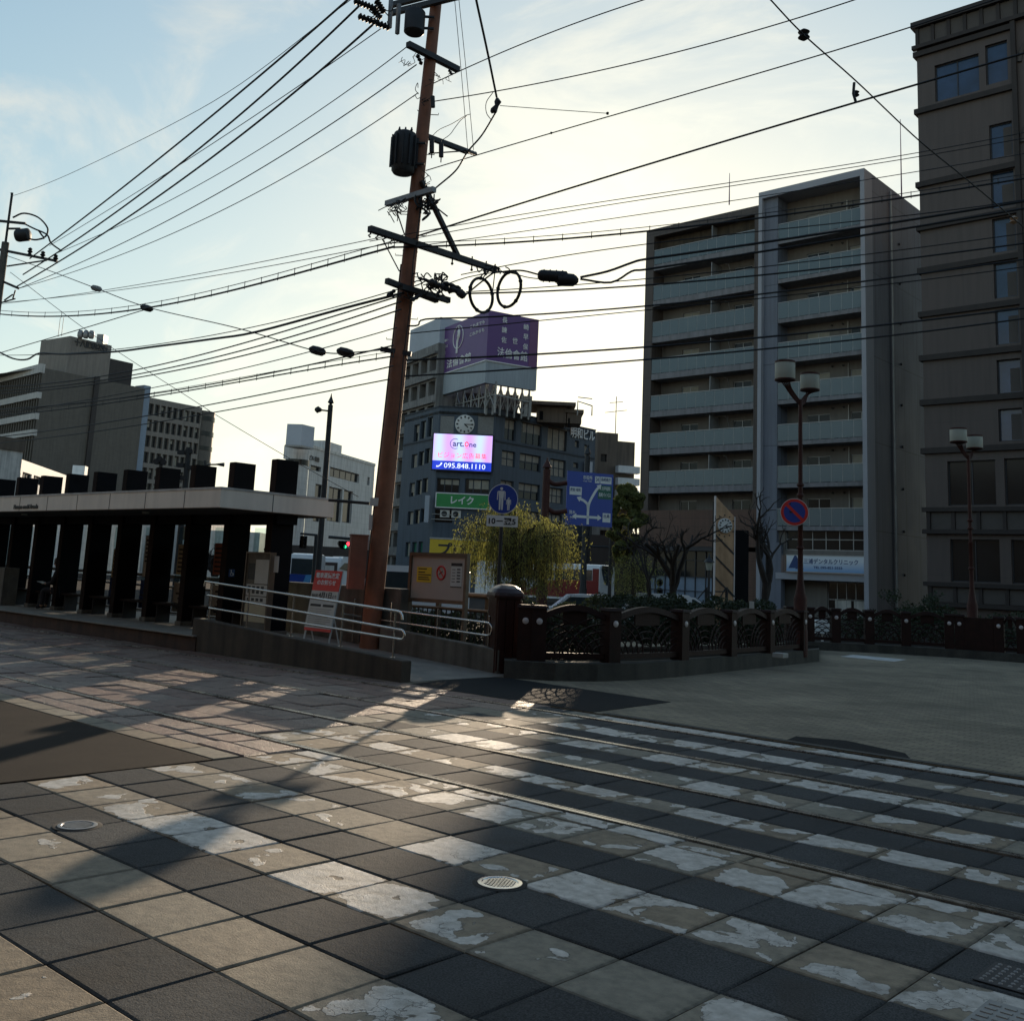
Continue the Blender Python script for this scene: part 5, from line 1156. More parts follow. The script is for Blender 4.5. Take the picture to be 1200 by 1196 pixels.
ZB = max(TC, 0)
wr = fix(wr, rlen, ZB-.5)
m = MB(); wall(m, frr, 0, rlen, 0, ZB, wr, .28); m.build('wall', 'wall_blue', cb)
for i, h in enumerate(wr):
    big = h[1]-h[0] > 2
    w_ = window(frr, h, cb, nu=1 if i > 11 else (3 if big else 2), nz=1 if i < 3 or i > 11 else 2, depth=.28, gmat='glass_dark', fmat='wall_blue_trim', fw=.09, blind='curtain')
wc = px_rects(fc, (450, 470), 7.475, [(492, 128, 612, 292), (822, 132, 960, 288), (445, 675, 662, 800), (708, 682, 925, 808), (430, 950, 600, 1062)])
wc = fix(wc, ulen, ZB-.3)
m = MB(); wall(m, fc, 0, ulen, 0, ZB, wc, .3); m.build('wall', 'wall_blue', cb)
for h in wc[2:4]: window(fc, h, cb, nu=3, nz=1, depth=.3, gmat='glass_dark', fmat='wall_blue_trim', fw=.09, blind='blind')
for h in wc[:2]:
    m = MB(); n_ = 13
    for k in range(n_): u = h[0]+(h[1]-h[0])*(k+.5)/n_; fc.box(m, u-.04, u+.04, h[2], h[3], -.28, -.08)
    fc.box(m, h[0], h[1], h[2], h[3], -.45, -.3); m.build('louvre', 'steel_grey', cb)
h = wc[4]; m = MB(); fc.box(m, h[0], h[1], h[2], h[3], -.9, -.3); m.build('recess', 'glass_dark', cb)
for k in range(2):
    u = h[0]+.5+k*1.1; m = MB(); fc.box(m, u, u+.9, h[2]+.5, h[2]+1.2, -.28, .1); q = m.build('air_conditioner', 'white_dirty', cb); m = MB(); m.lathe(fc.P(u+.4, h[2]+.85, .101), [(.28, 0), (.25, .02), (.05, .02)], 14, fc.n); m.build('fan_grille', 'steel_dark', q)
m = MB(); fc.box(m, h[0]-.3, h[1]+.3, h[2]+.25, h[2]+.32, .1, .14); fc.box(m, h[0]-.3, h[1]+.3, h[2]+.75, h[2]+.80, .1, .13); m.build('balcony_rail', 'frame_alu', cb)
wl = px_rects(Lf, (450, 470), 7.475, [(262, 205, 308, 355), (318, 175, 365, 330), (380, 140, 425, 310), (240, 465, 290, 585), (302, 440, 350, 565), (358, 415, 402, 545), (222, 715, 268, 835), (280, 690, 330, 820), (336, 675, 384, 800), (205, 965, 255, 1085), (262, 950, 310, 1075), (318, 940, 358, 1060)])
wl += px_rects(Lf, (440, 560), 7.475, [(262, 562, 302, 690), (318, 560, 360, 685), (375, 556, 412, 680)])
wl = [(a, b, c, d) for a, b, c, d in wl if 0 < a < b < llen]
m = MB(); wall(m, Lf, 0, llen, 0, ZB, wl, .25); m.build('wall', 'wall_blue', cb)
for i, h in enumerate(wl): window(Lf, h, cb, nu=1, depth=.25, gmat='glass_dark' if h[2] > 5 else 'sign_green_dark', fmat='wall_blue_trim', fw=.08, blind='curtain' if i % 3 == 0 else None)
# roof deck and back
m = MB(); q = [Lf.P(0, 0), fc.P(0, 0), fc.P(ulen, 0), frr.P(rlen, 0), frr.P(rlen, 0)+az(-30)*14, Lf.P(0, 0)+az(43)*6]
m.hexa([p+Z*(ZB-.7) for p in q], [p+Z*(ZB-.4) for p in q]); m.build('roof', 'concrete_dark', cb)
m = MB(); a, b = frr.P(rlen, 0), frr.P(rlen, 0)+az(-30)*14; m.quad(a, b, b+Z*ZB, a+Z*ZB); c = Lf.P(0, 0)+az(43)*6; m.quad(b, c, c+Z*ZB, b+Z*ZB); m.build('wall', 'wall_blue', cb)
m = MB()
for zz in (frr.L(640, 527)[1],): frr.box(m, .1, rlen-.1, zz-.08, zz+.08, .003, .1); fc.box(m, 0.05, ulen-.05, zz-.08, zz+.08, .003, .1); Lf.box(m, 0.1, llen-.05, zz-.08, zz+.08, .003, .1)
frr.box(m, .05, rlen, ZB, ZB+.12, -.3, .08); fc.box(m, .02, ulen-.02, ZB, ZB+.12, -.3, .08); Lf.box(m, 0, llen-.03, ZB, ZB+.12, -.3, .08); m.build('string_course', 'wall_blue_trim', cb)
# building name
a, b = frr.L(668, 512), frr.L(696, 506)
uu0 = frr.L(668, 508)[0]; uu1 = frr.L(697, 513)[0]-.15; zc_ = frr.L(682, 509)[1]
text_on(frr, '明和ビル', uu0, uu1, zc_-.55, zc_+.62, .05, 'sign_white', cb, .08, .008, 'building_name')
# clock
def clock(c, fr, r, label, fmat='clock_face', hands=(100, 130), numerals=True, parent=None):
    t = thing('clock', label, 'clock', tuple(c))
    m = MB(); m.lathe(c, [(r, 0), (r, .08), (r*.95, .1), (0, .1)], 40, fr.n); m.build('face', fmat, t)
    m = MB()
    for k in range(12):
        a = 2*PI*k/12; d = fr.u*math.sin(a)+Z*math.cos(a); w = r*(.10 if k % 3 else .15); m.obox(c+fr.n*.11+d*r*.78, d, fr.n.cross(d), fr.n, r*.11, w*.55, .012)
        if k % 3: m.obox(c+fr.n*.11+d*r*.78+fr.n.cross(d)*w*.9, d, fr.n.cross(d), fr.n, r*.10, w*.15, .01)
    m.build('hour_marks', 'ink', t)
    for a, l, w in ((hands[0], .72, .04), (hands[1], .48, .06)):
        a = R(a); d = fr.u*math.sin(a)+Z*math.cos(a); m = MB(); m.obox(c+fr.n*.135+d*r*l*.45, d, fr.n.cross(d), fr.n, r*l*.55, r*w, .01); m.build('hand', 'ink', t)
    return t
uc, zc_ = fc.L(544.7, 497.3); clock(fc.P(uc, zc_, .02), fc, (fc.L(556, 497)[0]-fc.L(533.4, 497)[0])/2, 'large round white clock with roman numerals above the lit screen', hands=(90, 133))
# lit screen
u0, z1 = fc.L(509, 509.5); u1 = fc.L(577.5, 511)[0]; z0 = fc.L(542, 551.5)[1]; z1 = fc.L(542, 510)[1]
sc = thing('video_screen', 'lit advertising screen with pale violet stripes and red and white writing', 'screen', tuple(fc.P(u0, z0)))
m = MB(); fc.box(m, u0-.1, u1+.1, z0-.12, z1+.1, .02, .45); m.build('housing', 'steel_dark', sc)
zm = z0+(z1-z0)*.245
m = MB(); fc.box(m, u0, u1, zm, z1, .452, .46); m.build('display', 'led_pale', sc)
m = MB(); fc.box(m, u0, u1, z0, zm-.002, .452, .46); m.build('display_strip', 'led_blue', sc)
w_, h_ = u1-u0, z1-z0
text_on(fc, 'art.', u0+w_*.33, u0+w_*.52, z0+h_*.66, z0+h_*.80, .465, 'led_ink', sc, .01, .02)
text_on(fc, 'O', u0+w_*.53, u0+w_*.60, z0+h_*.66, z0+h_*.81, .465, 'led_red', sc, .01, .04)
text_on(fc, 'ne', u0+w_*.61, u0+w_*.73, z0+h_*.66, z0+h_*.76, .465, 'led_ink', sc, .01, .02)
c = fc.P(u0+w_*.37, z0+h_*.735, .466); m = MB(); m.tube([c+fc.u*math.cos(a)*w_*.085+Z*math.sin(a)*w_*.085 for a in [R(60+k*20) for k in range(13)]], .03, 6); m.build('ring_mark', 'led_ink', sc)
m = MB(); fc.box(m, u0+w_*.54, u0+w_*.60, z0+h_*.615, z0+h_*.63, .465, .475); m.build('underline', 'led_red', sc)
text_on(fc, 'ビジョン広告募集', u0+w_*.09, u0+w_*.92, z0+h_*.33, z0+h_*.49, .465, 'led_red', sc, .01, .0)
text_on(fc, '095.848.1110', u0+w_*.20, u0+w_*.90, z0+h_*.05, z0+h_*.19, .465, 'led_white', sc, .01, .0)
c = fc.P(u0+w_*.12, z0+h_*.12, .466); m = MB(); m.tube([c-fc.u*.28-Z*.12, c-fc.u*.1-Z*.14, c+fc.u*.12+Z*.02, c+fc.u*.22+Z*.22], [.09, .05, .05, .09], 6); m.build('phone_mark', 'led_white', sc)
# green, yellow and white signs
u0, u1, z0, z1 = fc.rect(511.5, 579.5, 574, 595); t = thing('shop_sign', 'long green signboard with white katakana under the wide windows', 'shop sign', tuple(fc.P(u0, z0)))
m = MB(); fc.box(m, u0, u1, z0, z1, .02, .3); m.build('board', 'sign_green', t); m = MB(); b_ = .1
fc.box(m, u0-b_, u1+b_, z1, z1+b_, .02, .32); fc.box(m, u0-b_, u1+b_, z0-b_, z0, .02, .32); fc.box(m, u0-b_, u0, z0, z1, .02, .32); fc.box(m, u1, u1+b_, z0, z1, .02, .32); m.build('frame', 'sign_white', t)
text_on(fc, 'レイク', u0+(u1-u0)*.27, u0+(u1-u0)*.70, z0+(z1-z0)*.24, z0+(z1-z0)*.86, .302, 'sign_white', t, .02, .03)
u0, u1, z0, z1 = fc.rect(504, 633, 572, 656); u1 = ulen+1.2; t = thing('shop_sign', 'yellow signboard with black katakana low on the corner building, half behind the willow', 'shop sign', tuple(fc.P(u0, z0)))
m = MB(); fc.box(m, u0, u1, z0, z1, .02, .9); m.build('board', 'sign_yellow', t); m = MB(); fc.box(m, u0-.05, u1+.05, z1+.002, z1+.15, .02, .95); m.build('cap', 'frame_alu', t)
text_on(fc, 'プロミス', u0+(u1-u0)*.12, u0+(u1-u0)*.92, z0+(z1-z0)*.2, z0+(z1-z0)*.85, .902, 'ink', t, .02, .03)
u0, u1, z0, z1 = fc.rect(498.3, 581, 503.5, 612.5); m = MB(); fc.box(m, u0, u1, z0, z1, -.1, .9); tag(m.build('shop_sign', 'tank_grey'), 'slim pale vertical sign blade at the left edge of the cut corner', 'sign')
u0, u1, z0, z1 = frr.rect(684, 541, 690, 560); m = MB(); frr.box(m, u0, u1, z0, z1, .05, .5); tag(m.build('shop_sign', 'tank_grey'), 'small pale vertical sign on the right end of the blue-grey building', 'sign')
# purple rooftop billboard on its steel frame
Cn = atD(571, 400, 97); bl = az(-30); br_ = az(59)
FL = Fr((Cn.x, Cn.y), (-bl.x, -bl.y)); FRt = Fr((Cn.x, Cn.y), (br_.x, br_.y))
lb = -FL.L(509.5, 420)[0]; rb_ = FRt.L(630, 410)[0]
zt_ = (FL.L(571, 364)[1]); zm = FL.L(569, 422)[1]; zb_ = FL.L(568, 448.5)[1]
bb = thing('rooftop_billboard', 'huge purple two-sided rooftop billboard with white lettering on a steel lattice', 'billboard', tuple(Cn+Z*(zb_-Cn.z)))
th = .5
def vee(z0, z1, mat, name, d=0.):
    m = MB(); FL.box(m, -lb, -.002, z0, z1, -th, d); m.build(name, mat, bb); m = MB(); FRt.box(m, 0, rb_, z0, z1, -th, d); m.build(name, mat, bb)
vee(zm, zt_, 'purple', 'purple_panel'); vee(zb_, zm-.1, 'board_grey', 'foot_panel', .02)
m = MB(); FL.box(m, -lb, 0.03, zm-.099, zm-.002, -.1, .12); FRt.box(m, 0, rb_, zm-.099, zm-.002, -.1, .12); m.build('light_strip', 'sign_white', bb)
m = MB(); FRt.box(m, rb_-1.0, rb_-.0, zm+.05, zt_, .002, .02); m.build('edge_panel', 'purple_edge', bb)
H2 = zt_-zm
def bt(fr, s, u0, u1, a, b_): text_on(fr, s, u0, u1, zm+H2*a, zm+H2*b_, .01, 'sign_white', bb, .02, .01)
bt(FRt, '法倫會館', rb_*.20, rb_*.80, .10, .30)
for ch, a, b_ in (('長', .80, .93), ('崎', .62, .75)): pass
cols = [(.27, '長諫佐', (.86, .66, .46)), (.70, '崎早保', (.80, .60, .40))]
for uf, s, zs_ in cols:
    for ch, zf in zip(s, zs_): bt(FRt, ch, rb_*(uf), rb_*(uf+.10), zf-.06, zf+.06)
bt(FRt, '世', rb_*.49, rb_*.59, .42, .54)
bt(FL, '法倫會館', -lb*.74, -lb*.28, .08, .27)
bt(FL, 'これまでも', -lb*.32, -lb*.06, .76, .83); bt(FL, 'これからも', -lb*.32, -lb*.06, .60, .67)
bt(FL, '故人を想い', -lb*.93, -lb*.74, .68, .74); bt(FL, '家族を支え', -lb*.93, -lb*.74, .55, .61); bt(FL, '共に', -lb*.88, -lb*.78, .42, .48)
c = FL.P(-lb*.54, zm+H2*.68, .03); m = MB(); m.tube([c+FL.u*math.cos(a)*lb*.095+Z*math.sin(a)*H2*.24 for a in [2*PI*k/30 for k in range(30)]], .05, 6, closed=True); m.build('oval_emblem', 'sign_white', bb)
m = MB(); m.tube(crom([c+Z*H2*.22, c+FL.u*.25+Z*H2*.06, c-FL.u*.05-Z*H2*.1, c-FL.u*.1-Z*H2*.34], 5), [.06]*3+[.2]*5+[.14]*8, 6); m.build('emblem_figure', 'sign_white', bb)
rz0 = ZB+.1
m = MB(); n_ = 7
pl = [FL.P(-lb*k/n_, 0, -1.2) for k in range(n_, -1, -1)]; pr_ = [FRt.P(rb_*k/n_, 0, -1.2) for k in range(1, n_+1)]
pts = pl+pr_
for i, p in enumerate(pts):
    m = MB(); m.bar(p+Z*(rz0-.8), p+Z*(zb_+.3), .14, .14); m.build('strut', 'steel_grey', bb)
    if i < len(pts)-1:
        m = MB(); q = pts[i+1]; m.bar(p+Z*(rz0-.3)+FH*.2, q+Z*zb_+FH*.2, .1, .1); m.build('diagonal_brace', 'steel_grey', bb)
        m = MB(); m.bar(q+Z*(rz0-.3)+FH*.35, p+Z*zb_+FH*.35, .1, .1); m.build('diagonal_brace', 'steel_grey', bb)
m = MB(); m.bar(pts[0]+Z*((rz0+zb_)/2), pts[n_]+Z*((rz0+zb_)/2), .12, .12); m.bar(pts[n_]+Z*((rz0+zb_)/2), pts[-1]+Z*((rz0+zb_)/2), .12, .12); m.build('girder', 'steel_grey', bb)
m = MB(); inner = [p+FH*3 for p in pts]
for p, q in zip(inner[:-1], inner[1:]): m.bar(p+Z*(rz0-.5), q+Z*zb_, .1, .1)
for p, q in zip(pts, inner): m.bar(p+Z*zb_, q+Z*zb_, .12, .12)
m.build('inner_lattice', 'steel_grey', bb)
# rooftop huts behind the parapet
def hut(px0, px1, pyt, pyb, D, w2, label, mat='brown_block', over=.5, lattice=False):
    a = atD(px0, pyb, D); b = atD(px1, pyb, D); zt2 = atD((px0+px1)/2, pyt, D).z; f = Fr((a.x, a.y), (b-a)); L_ = (Vector((b.x, b.y, 0))-Vector((a.x, a.y, 0))).length
    t = thing('rooftop_hut', label, 'rooftop hut', (a.x, a.y, ZB-.4)); m = MB(); f.box(m, 0, L_, ZB-.4, zt2-.35, -w2, 0); m.build('wall', mat, t)
    m = MB(); f.box(m, -over, L_+over, zt2-.349, zt2, -w2-over, over); m.build('roof', mat, t)
    m = MB(); hz = (zt2-.4)-(ZB+1)
    for i in range(9):
        for j in range(6): f.box(m, L_*.35+i*L_*.06, L_*.35+i*L_*.06+L_*.03, ZB+1.2+j*hz/7, ZB+1.2+j*hz/7+hz*.07, .005, .05)
    if lattice: m.build('lattice_block', 'bank_dark', t)
    m = MB(); f.box(m, L_*.08, L_*.2, zt2-1.8, zt2-.9, .005, .06); m.build('vent', 'shelter_black', t)
hut(629, 663, 472, 500, 104, 4, 'broad concrete stair hut with a wide flat roof on the blue-grey building', lattice=True, over=.9)
hut(664, 681, 480, 503, 104, 3, 'smaller concrete hut at the right end of the blue-grey roof', over=.2)
hut(516, 606, 461, 492, 106, 3, 'dark machine room filling the roof behind the billboard lattice', mat='bank_dark', over=.05)
hut(611, 622, 464, 492, 101, 2.5, 'narrow grey box beside the billboard lattice on the roof', mat='steel_grey', over=.05)
a = atD(676, 502, 101); b = atD(693, 502, 101); tz = atD(676, 470, 101).z
m = MB(); m.tube([Vector((a.x, a.y, ZB)), Vector((a.x, a.y, tz)), Vector((b.x, b.y, tz-.4)), Vector((b.x, b.y, ZB))], .07, 6); m.tube([Vector((a.x, a.y, ZB+1.8)), Vector((b.x, b.y, ZB+1.7))], .05, 6); tag(m.build('roof_gantry', 'steel_grey'), 'light steel gantry frame at the right end of the roof', 'gantry')
# ------------------------------------------------------------------ older grey building left of the corner building
def block(name, label, cat, D, pxl, pxr, azr, pytop, pxl2=None, azl=None, mat='wall_grey_old', zbase=0., back=8.):
    """front face running to azimuth azr from px pxl to pxr; optional left return towards azl reaching px pxl2; height where pytop is met at pxl"""
    A_ = atD(pxl, 600, D); u = az(azr); f = Fr((A_.x, A_.y), (u.x, u.y)); L_ = f.L(pxr, 560)[0]; zt = f.L(pxl, pytop)[1]
    t = thing(name, label, cat, (A_.x, A_.y, 0)); return t, f, L_, zt
def rest(t, f, L_, zt, mat, fl=None, ll=0, depth=12., back=None):
    P = f.P; m = MB(); a, b = P(0, 0), P(L_, 0); c, d = P(L_, 0, -depth), P(0, 0, -depth)
    if back is not None: c, d = b+back, a+back
    m.quad(b, c, c+Z*zt, b+Z*zt); m.quad(c, d, d+Z*zt, c+Z*zt); m.quad(a+Z*zt, b+Z*zt, c+Z*zt, d+Z*zt)
    if fl is None: m.quad(d, a, a+Z*zt, d+Z*zt)
    m.build('wall', mat, t)
# it continues the street line of the corner building's left face
o = Lf.P(0, 0)-Lf.u*.3+az(-118+90)*0
og = thing('old_building', 'older grey office building with dark balconies squeezed between the pole and the blue-grey one', 'office building', tuple(Lf.P(-2, 0)))
fo = Fr(tuple(Lf.P(0, 0, -1.5))[:2], tuple(Lf.u)[:2]); uo0 = fo.L(455, 560)[0]; uo1 = fo.L(512, 440)[0]; zo = fo.L(490, 411)[1]
hs = []
rows_ = 9; pit = (zo-2)/rows_
for r_ in range(rows_):
    z = 1.0+pit*r_
    n_ = 5; w = (uo1-uo0)/n_
    for k in range(n_): hs.append((uo0+w*k+w*.14, uo0+w*k+w*.86, z+pit*.30, z+pit*.88))
m = MB(); wall(m, fo, uo0, uo1, 0, zo, hs, .9); P = fo.P
m.quad(P(uo0, 0), P(uo0, zo), P(uo0, zo, -7), P(uo0, 0, -7)); m.quad(P(uo1, 0), P(uo1, 0, -7), P(uo1, zo, -7), P(uo1, zo)); m.quad(P(uo0, zo), P(uo1, zo), P(uo1, zo, -7), P(uo0, zo, -7)); m.build('wall', 'wall_grey_old', og)
for i, h in enumerate(hs): window(fo, h, og, nu=2, nz=1, depth=.9, fmat='frame_alu', gmat='glass_dark', blind='curtain' if rng.random() < .4 else None)
m = MB(); fo.box(m, uo0-.35, uo0-.003, 0, zo-3, -1.2, .5); m.build('edge_fin', 'white_dirty', og)
m = MB()
for r_ in range(1, rows_+1): fo.box(m, uo0+.1, uo1-.1, 1.0+pit*r_-.12+pit*.0, 1.0+pit*r_+.12, .004, .35)
m.build('floor_ledge', 'wall_grey_old', og)
u0, u1, z0, z1 = fo.rect(478, 397, 510, 414); m = MB(); fo.box(m, u0, u1+.5, zo+.05, zo+(z1-z0)+1.2, -3.5, -.2); tag(m.build('roof_sign_box', 'tank_grey'), 'plain pale grey box sign on the old building, just left of the purple billboard', 'sign box')
# ------------------------------------------------------------------ white office with the roof tank
WA = atD(361, 560, 140); fw_ = Fr((WA.x, WA.y), az(16)); wl_ = fw_.L(437, 580)[0]; wz = fw_.L(361, 523.5)[1]
wo = thing('office_building', 'white office building with dark window bands and a stair tower at its left corner', 'office building', (WA.x, WA.y, 0))
def pr4(fr, off, sc, l): return [fr.rect(off[0]+a/sc, off[1]+b/sc, off[0]+c/sc, off[1]+d/sc) for a, b, c, d in l]
hs = pr4(fw_, (320, 440), 7.47, [(328, 790, 420, 835), (495, 830, 755, 912), (825, 890, 845, 960), (360, 950, 430, 1280), (480, 980, 600, 1280), (612, 1005, 692, 1290)])
hs = [(max(.3, a), min(wl_-.3, b), max(3, c), d) for a, b, c, d in hs]
m = MB(); wall(m, fw_, 0, wl_, 0, wz, hs, .4); m.build('wall', 'tile_white', wo); rest(wo, fw_, wl_, wz, 'tile_white', back=az(-7)*16)
for h in hs: window(fw_, h, wo, nu=max(1, int((h[1]-h[0])/2)), nz=max(1, int((h[3]-h[2])/3)), depth=.4, fw=.15)
m = MB(); fw_.box(m, 0, wl_, wz, wz+.4, -.5, .1); m.build('parapet', 'white_dirty', wo)
text_on(fw_, 'ビル 銀座', fw_.L(362.5, 533)[0], fw_.L(374, 538)[0], fw_.L(367, 540)[1], fw_.L(367, 534)[1], .05, 'ink', wo, .05, .02)
# stair tower (rounded) and tank
tc_ = atD(347, 560, 139); tz = atD(347, 527, 139).z; rad = 139/FOC*13.5
m = MB(); m.lathe((tc_.x, tc_.y, 0), [(rad, 0), (rad, tz)], 28); m.build('stair_tower', 'tile_white', wo)
zz0, zz1 = atD(347, 544, 139-rad).z, atD(347, 537.5, 139-rad).z; m = MB(); m.lathe((tc_.x, tc_.y, zz0), [(rad+.06, 0), (rad+.06, zz1-zz0)], 28); m.build('tower_window_band', 'glass_dark', wo)
tk = thing('roof_tank_box', 'big grey square roof sign box standing on the round stair tower', 'roof box', (tc_.x, tc_.y, tz))
K0 = atD(353.5, 510, 134); f1 = Fr((K0.x, K0.y), (-az(-82)).to_tuple()[:2]); f2 = Fr((K0.x, K0.y), az(27)); zt2 = f1.L(353.5, 497)[1]; zb2 = f1.L(353.5, 521.5)[1]; wL = -f1.L(335.5, 510)[0]; wR = f2.L(368, 512)[0]
q = [f1.P(-wL, 0), K0*1, f2.P(wR, 0), f2.P(wR, 0)+(f1.P(-wL, 0)-Vector((K0.x, K0.y, 0)))]
q = [Vector((p.x, p.y, 0)) for p in q]
m = MB(); m.hexa([p+Z*zb2 for p in q], [p+Z*zt2 for p in q]); m.build('box', 'tank_grey', tk)
m = MB(); ce = (q[0]+q[2])/2; m.hexa([ce+(p-ce)*1.05+Z*(zb2-.25) for p in q], [ce+(p-ce)*1.05+Z*(zb2-.002) for p in q]); m.build('base_frame', 'steel_grey', tk)
m = MB()
for p in q: m.bar(ce+(p-ce)*.6+Z*(tz), ce+(p-ce)*.6+Z*(zb2-.25), .4, .4)
m.build('legs', 'steel_grey', tk)
def roofbox(px0, px1, py0, py1, D, label, mat='tile_white', d2=4):
    a = atD(px0, py1, D); b = atD(px1, py1, D); z1_ = atD((px0+px1)/2, py0, D).z; z0_ = min(a.z, b.z)-2; f = Fr((a.x, a.y), (b-a)); L_ = math.hypot(b.x-a.x, b.y-a.y)
    m = MB(); f.box(m, 0, L_, z0_, z1_, -d2, 0); return tag(m.build('plant_room', mat), label, 'plant room')
fin_ = Fr(tuple(fw_.P(0, 0, -4))[:2], (fw_.u.x, fw_.u.y))
for px0, px1, py0, lab, mt in ((368, 378.5, 523.5, 'low white plant room beside the roof box of the white office', 'tile_white'), (379, 399, 518.5, 'taller white plant room in the middle of the white office roof', 'tile_white'), (401, 418, 539, 'small grey cabinet near the right end of the white office roof', 'wall_grey_old')):
    u0, u1 = fin_.L(px0, 540)[0], fin_.L(px1, 545)[0]; z1_ = fin_.L((px0+px1)/2, py0)[1]; m = MB(); fin_.box(m, u0, u1, wz-.5, max(z1_, wz+1), -5, 0); tag(m.build('plant_room', mt), lab, 'plant room')
# ------------------------------------------------------------------ big brown office block at left
BA = atD(41.5, 500, 170); fk = Fr((BA.x, BA.y), az(35)); bl_ = fk.L(163, 520)[0]; bz = fk.L(41.5, 429)[1]
bk = thing('office_block', 'big brown tiled office block with a blank side wall and a lettered rooftop storey', 'office block', (BA.x, BA.y, 0))
m = MB(); wall(m, fk, 0, bl_, 0, bz, [], .2); m.build('wall', 'bank_tile', bk); rest(bk, fk, bl_, bz, 'bank_tile', fl=1, depth=30)
dlk = az(-46); fkl = Fr((BA.x, BA.y), (-dlk.x, -dlk.y)); ll_ = 60
rib = MB(); wl2 = []
m = MB(); fkl.box(m, -ll_, -.5, 0, bz, -1.0, -.4); m.build('wall', 'bank_ribs', bk)
fz = [bz]
zt3 = bz; rowz = []
for k, (ya, yb) in enumerate([(429, 437), (461, 466), (485, 490), (504, 509)]):
    z1_, z0_ = fkl.L(40-k*1.5, ya)[1], fkl.L(40-k*1.5, yb)[1]; m = MB(); fkl.box(m, -ll_, 0, z0_-.3, z1_, -.39, .35); m.build('white_band', 'bank_white', bk); rowz.append((z0_, z1_))
for k in range(60):
    pass
m = MB()
for k in range(56): u = -ll_+ll_*(k+.5)/56; fkl.box(m, u-.12, u+.12, 0, bz-1, -.39, .12)
m.build('fins', 'bank_tile', bk)
u0 = fk.L(104, 500)[0]; u1 = fk.L(109.5, 500)[0]; m = MB(); fk.box(m, u0, u1, 0, bz+.3, .005, .35); m.build('dark_stripe', 'bank_dark', bk)
# rooftop storey with lettering
fk2 = Fr(tuple(fk.P(0, 0, -1.0))[:2], az(35)); u0 = fk2.L(79.5, 420)[0]; u1 = fk2.L(131, 405)[0]; zt4 = fk2.L(80, 393)[1]
ft = thing('rooftop_storey', 'grey rooftop tower with bank lettering and drum vents on the brown office block', 'roof tower', tuple(fk2.P(u0, bz)))
m = MB(); fk2.box(m, u0, u1, bz, zt4, -9, 0); m.build('wall', 'office_wing', ft)
u2 = fk2.L(157, 425)[0]; z5 = fk2.L(131, 420)[1]; m = MB(); fk2.box(m, u1+.002, u2, bz, z5, -9, -.2); m.build('lower_wall', 'bank_dark', ft)
fkl2 = Fr(tuple(fk2.P(u0, 0))[:2], (-dlk.x, -dlk.y)); l2 = -fkl2.L(53, 420)[0]; m = MB(); fkl2.box(m, -l2, -.12, bz, zt4-.0, -.6, 0); m.build('wall', 'bank_dark', ft)
m = MB(); fkl2.box(m, -l2+.3, -.4, bz+.5, bz+3.4, .003, .06); m.build('light_panel', 'office_wing', ft)
a, b = fk2.L(87, 403), fk2.L(126, 409)
text_on(fk2, '十八親和銀行', a[0], b[0], fk2.L(106, 409)[1], fk2.L(106, 400.5)[1], .05, 'ink', ft, .08, .04)
for px in (94.5, 101, 107.5):
    c = atD(px, 390, 176); m = MB(); m.lathe(Vector((c.x, c.y, zt4)), [(.35, 0), (.5, .3), (.5, 1.0), (.3, 1.4), (.05, 1.45)], 14); m.build('drum_vent', 'steel_grey', ft)
roofbox(113, 121, 391.5, 399, 180, 'square vent box at the right of the three drum vents', 'steel_grey', 2)
for (px, y0, y1, lab) in ((68, 395, 372, 'left'), (72, 394, 372, 'right')):
    a = atD(px, y0, 178); m = MB(); m.tube([a, Vector((a.x, a.y, atD(px+3, y1, 178).z))], .045, 5); tag(m.build('antenna', 'steel_dark'), '%s of the two whip aerials on the roof of the brown office block' % lab, 'antenna')
# glass strip and wing with window rows
sg0 = fk.L(163, 520)[0]; sg1 = fk.L(171, 520)[0]; zg = fk.L(166, 450)[1]
m = MB(); fk.box(m, sg0+.003, sg1, 0, zg, -3, -.3); m.build('glass_strip', 'office_blue', bk)
fw2 = Fr(tuple(fk.P(sg1+.01, 0, -.5))[:2], az(35)); WL = fw2.L(233, 520)[0]; wz2 = fw2.L(173, 465)[1]
wg = thing('office_wing', 'lower office wing with rows of dark windows at the right of the brown block', 'office wing', tuple(fw2.P(WL/2, 0)))
hs = []; nw = 9; zr = [fw2.L(200, y) for y in (479, 498, 516.5, 535.5, 554.5)]
for r_, (y0, y1) in enumerate([(472, 485.5), (491, 504.5), (510, 523.5), (529.5, 542.5), (548, 561), (566, 579)]):
    zt_ = fw2.L(173, y0)[1]; zb_ = fw2.L(173, y1)[1]
    for k in range(nw): hs.append((WL*(k+.12)/nw, WL*(k+.88)/nw, zb_, zt_))
m = MB(); wall(m, fw2, 0, WL, 0, wz2, hs, .5); m.build('wall', 'office_wing', wg); rest(wg, fw2, WL, wz2, 'office_wing', depth=20)
for h in hs: window(fw2, h, wg, nu=1, depth=.5, fw=.2, gmat='glass_dark', fmat='frame_dark', blind='blind' if rng.random() < .35 else None)
# rounded dark end of the wing
ce_ = fw2.P(WL+2.0, 0, -2.6); m = MB(); m.lathe(Vector((ce_.x, ce_.y, 0)), [(2.6, 0), (2.6, wz2-.4)], 24); m.build('rounded_end', 'bank_tile', wg)
m = MB()
for (y0, y1) in [(480, 492), (498, 510), (516, 527), (534, 545)]:
    zt_ = fw2.L(238, y0+2)[1]; zb_ = fw2.L(238, y1)[1]; m.lathe(Vector((ce_.x, ce_.y, zb_)), [(2.66, 0), (2.66, (zt_-zb_)*.55)], 24)
m.build('window_band', 'glass_dark', wg)
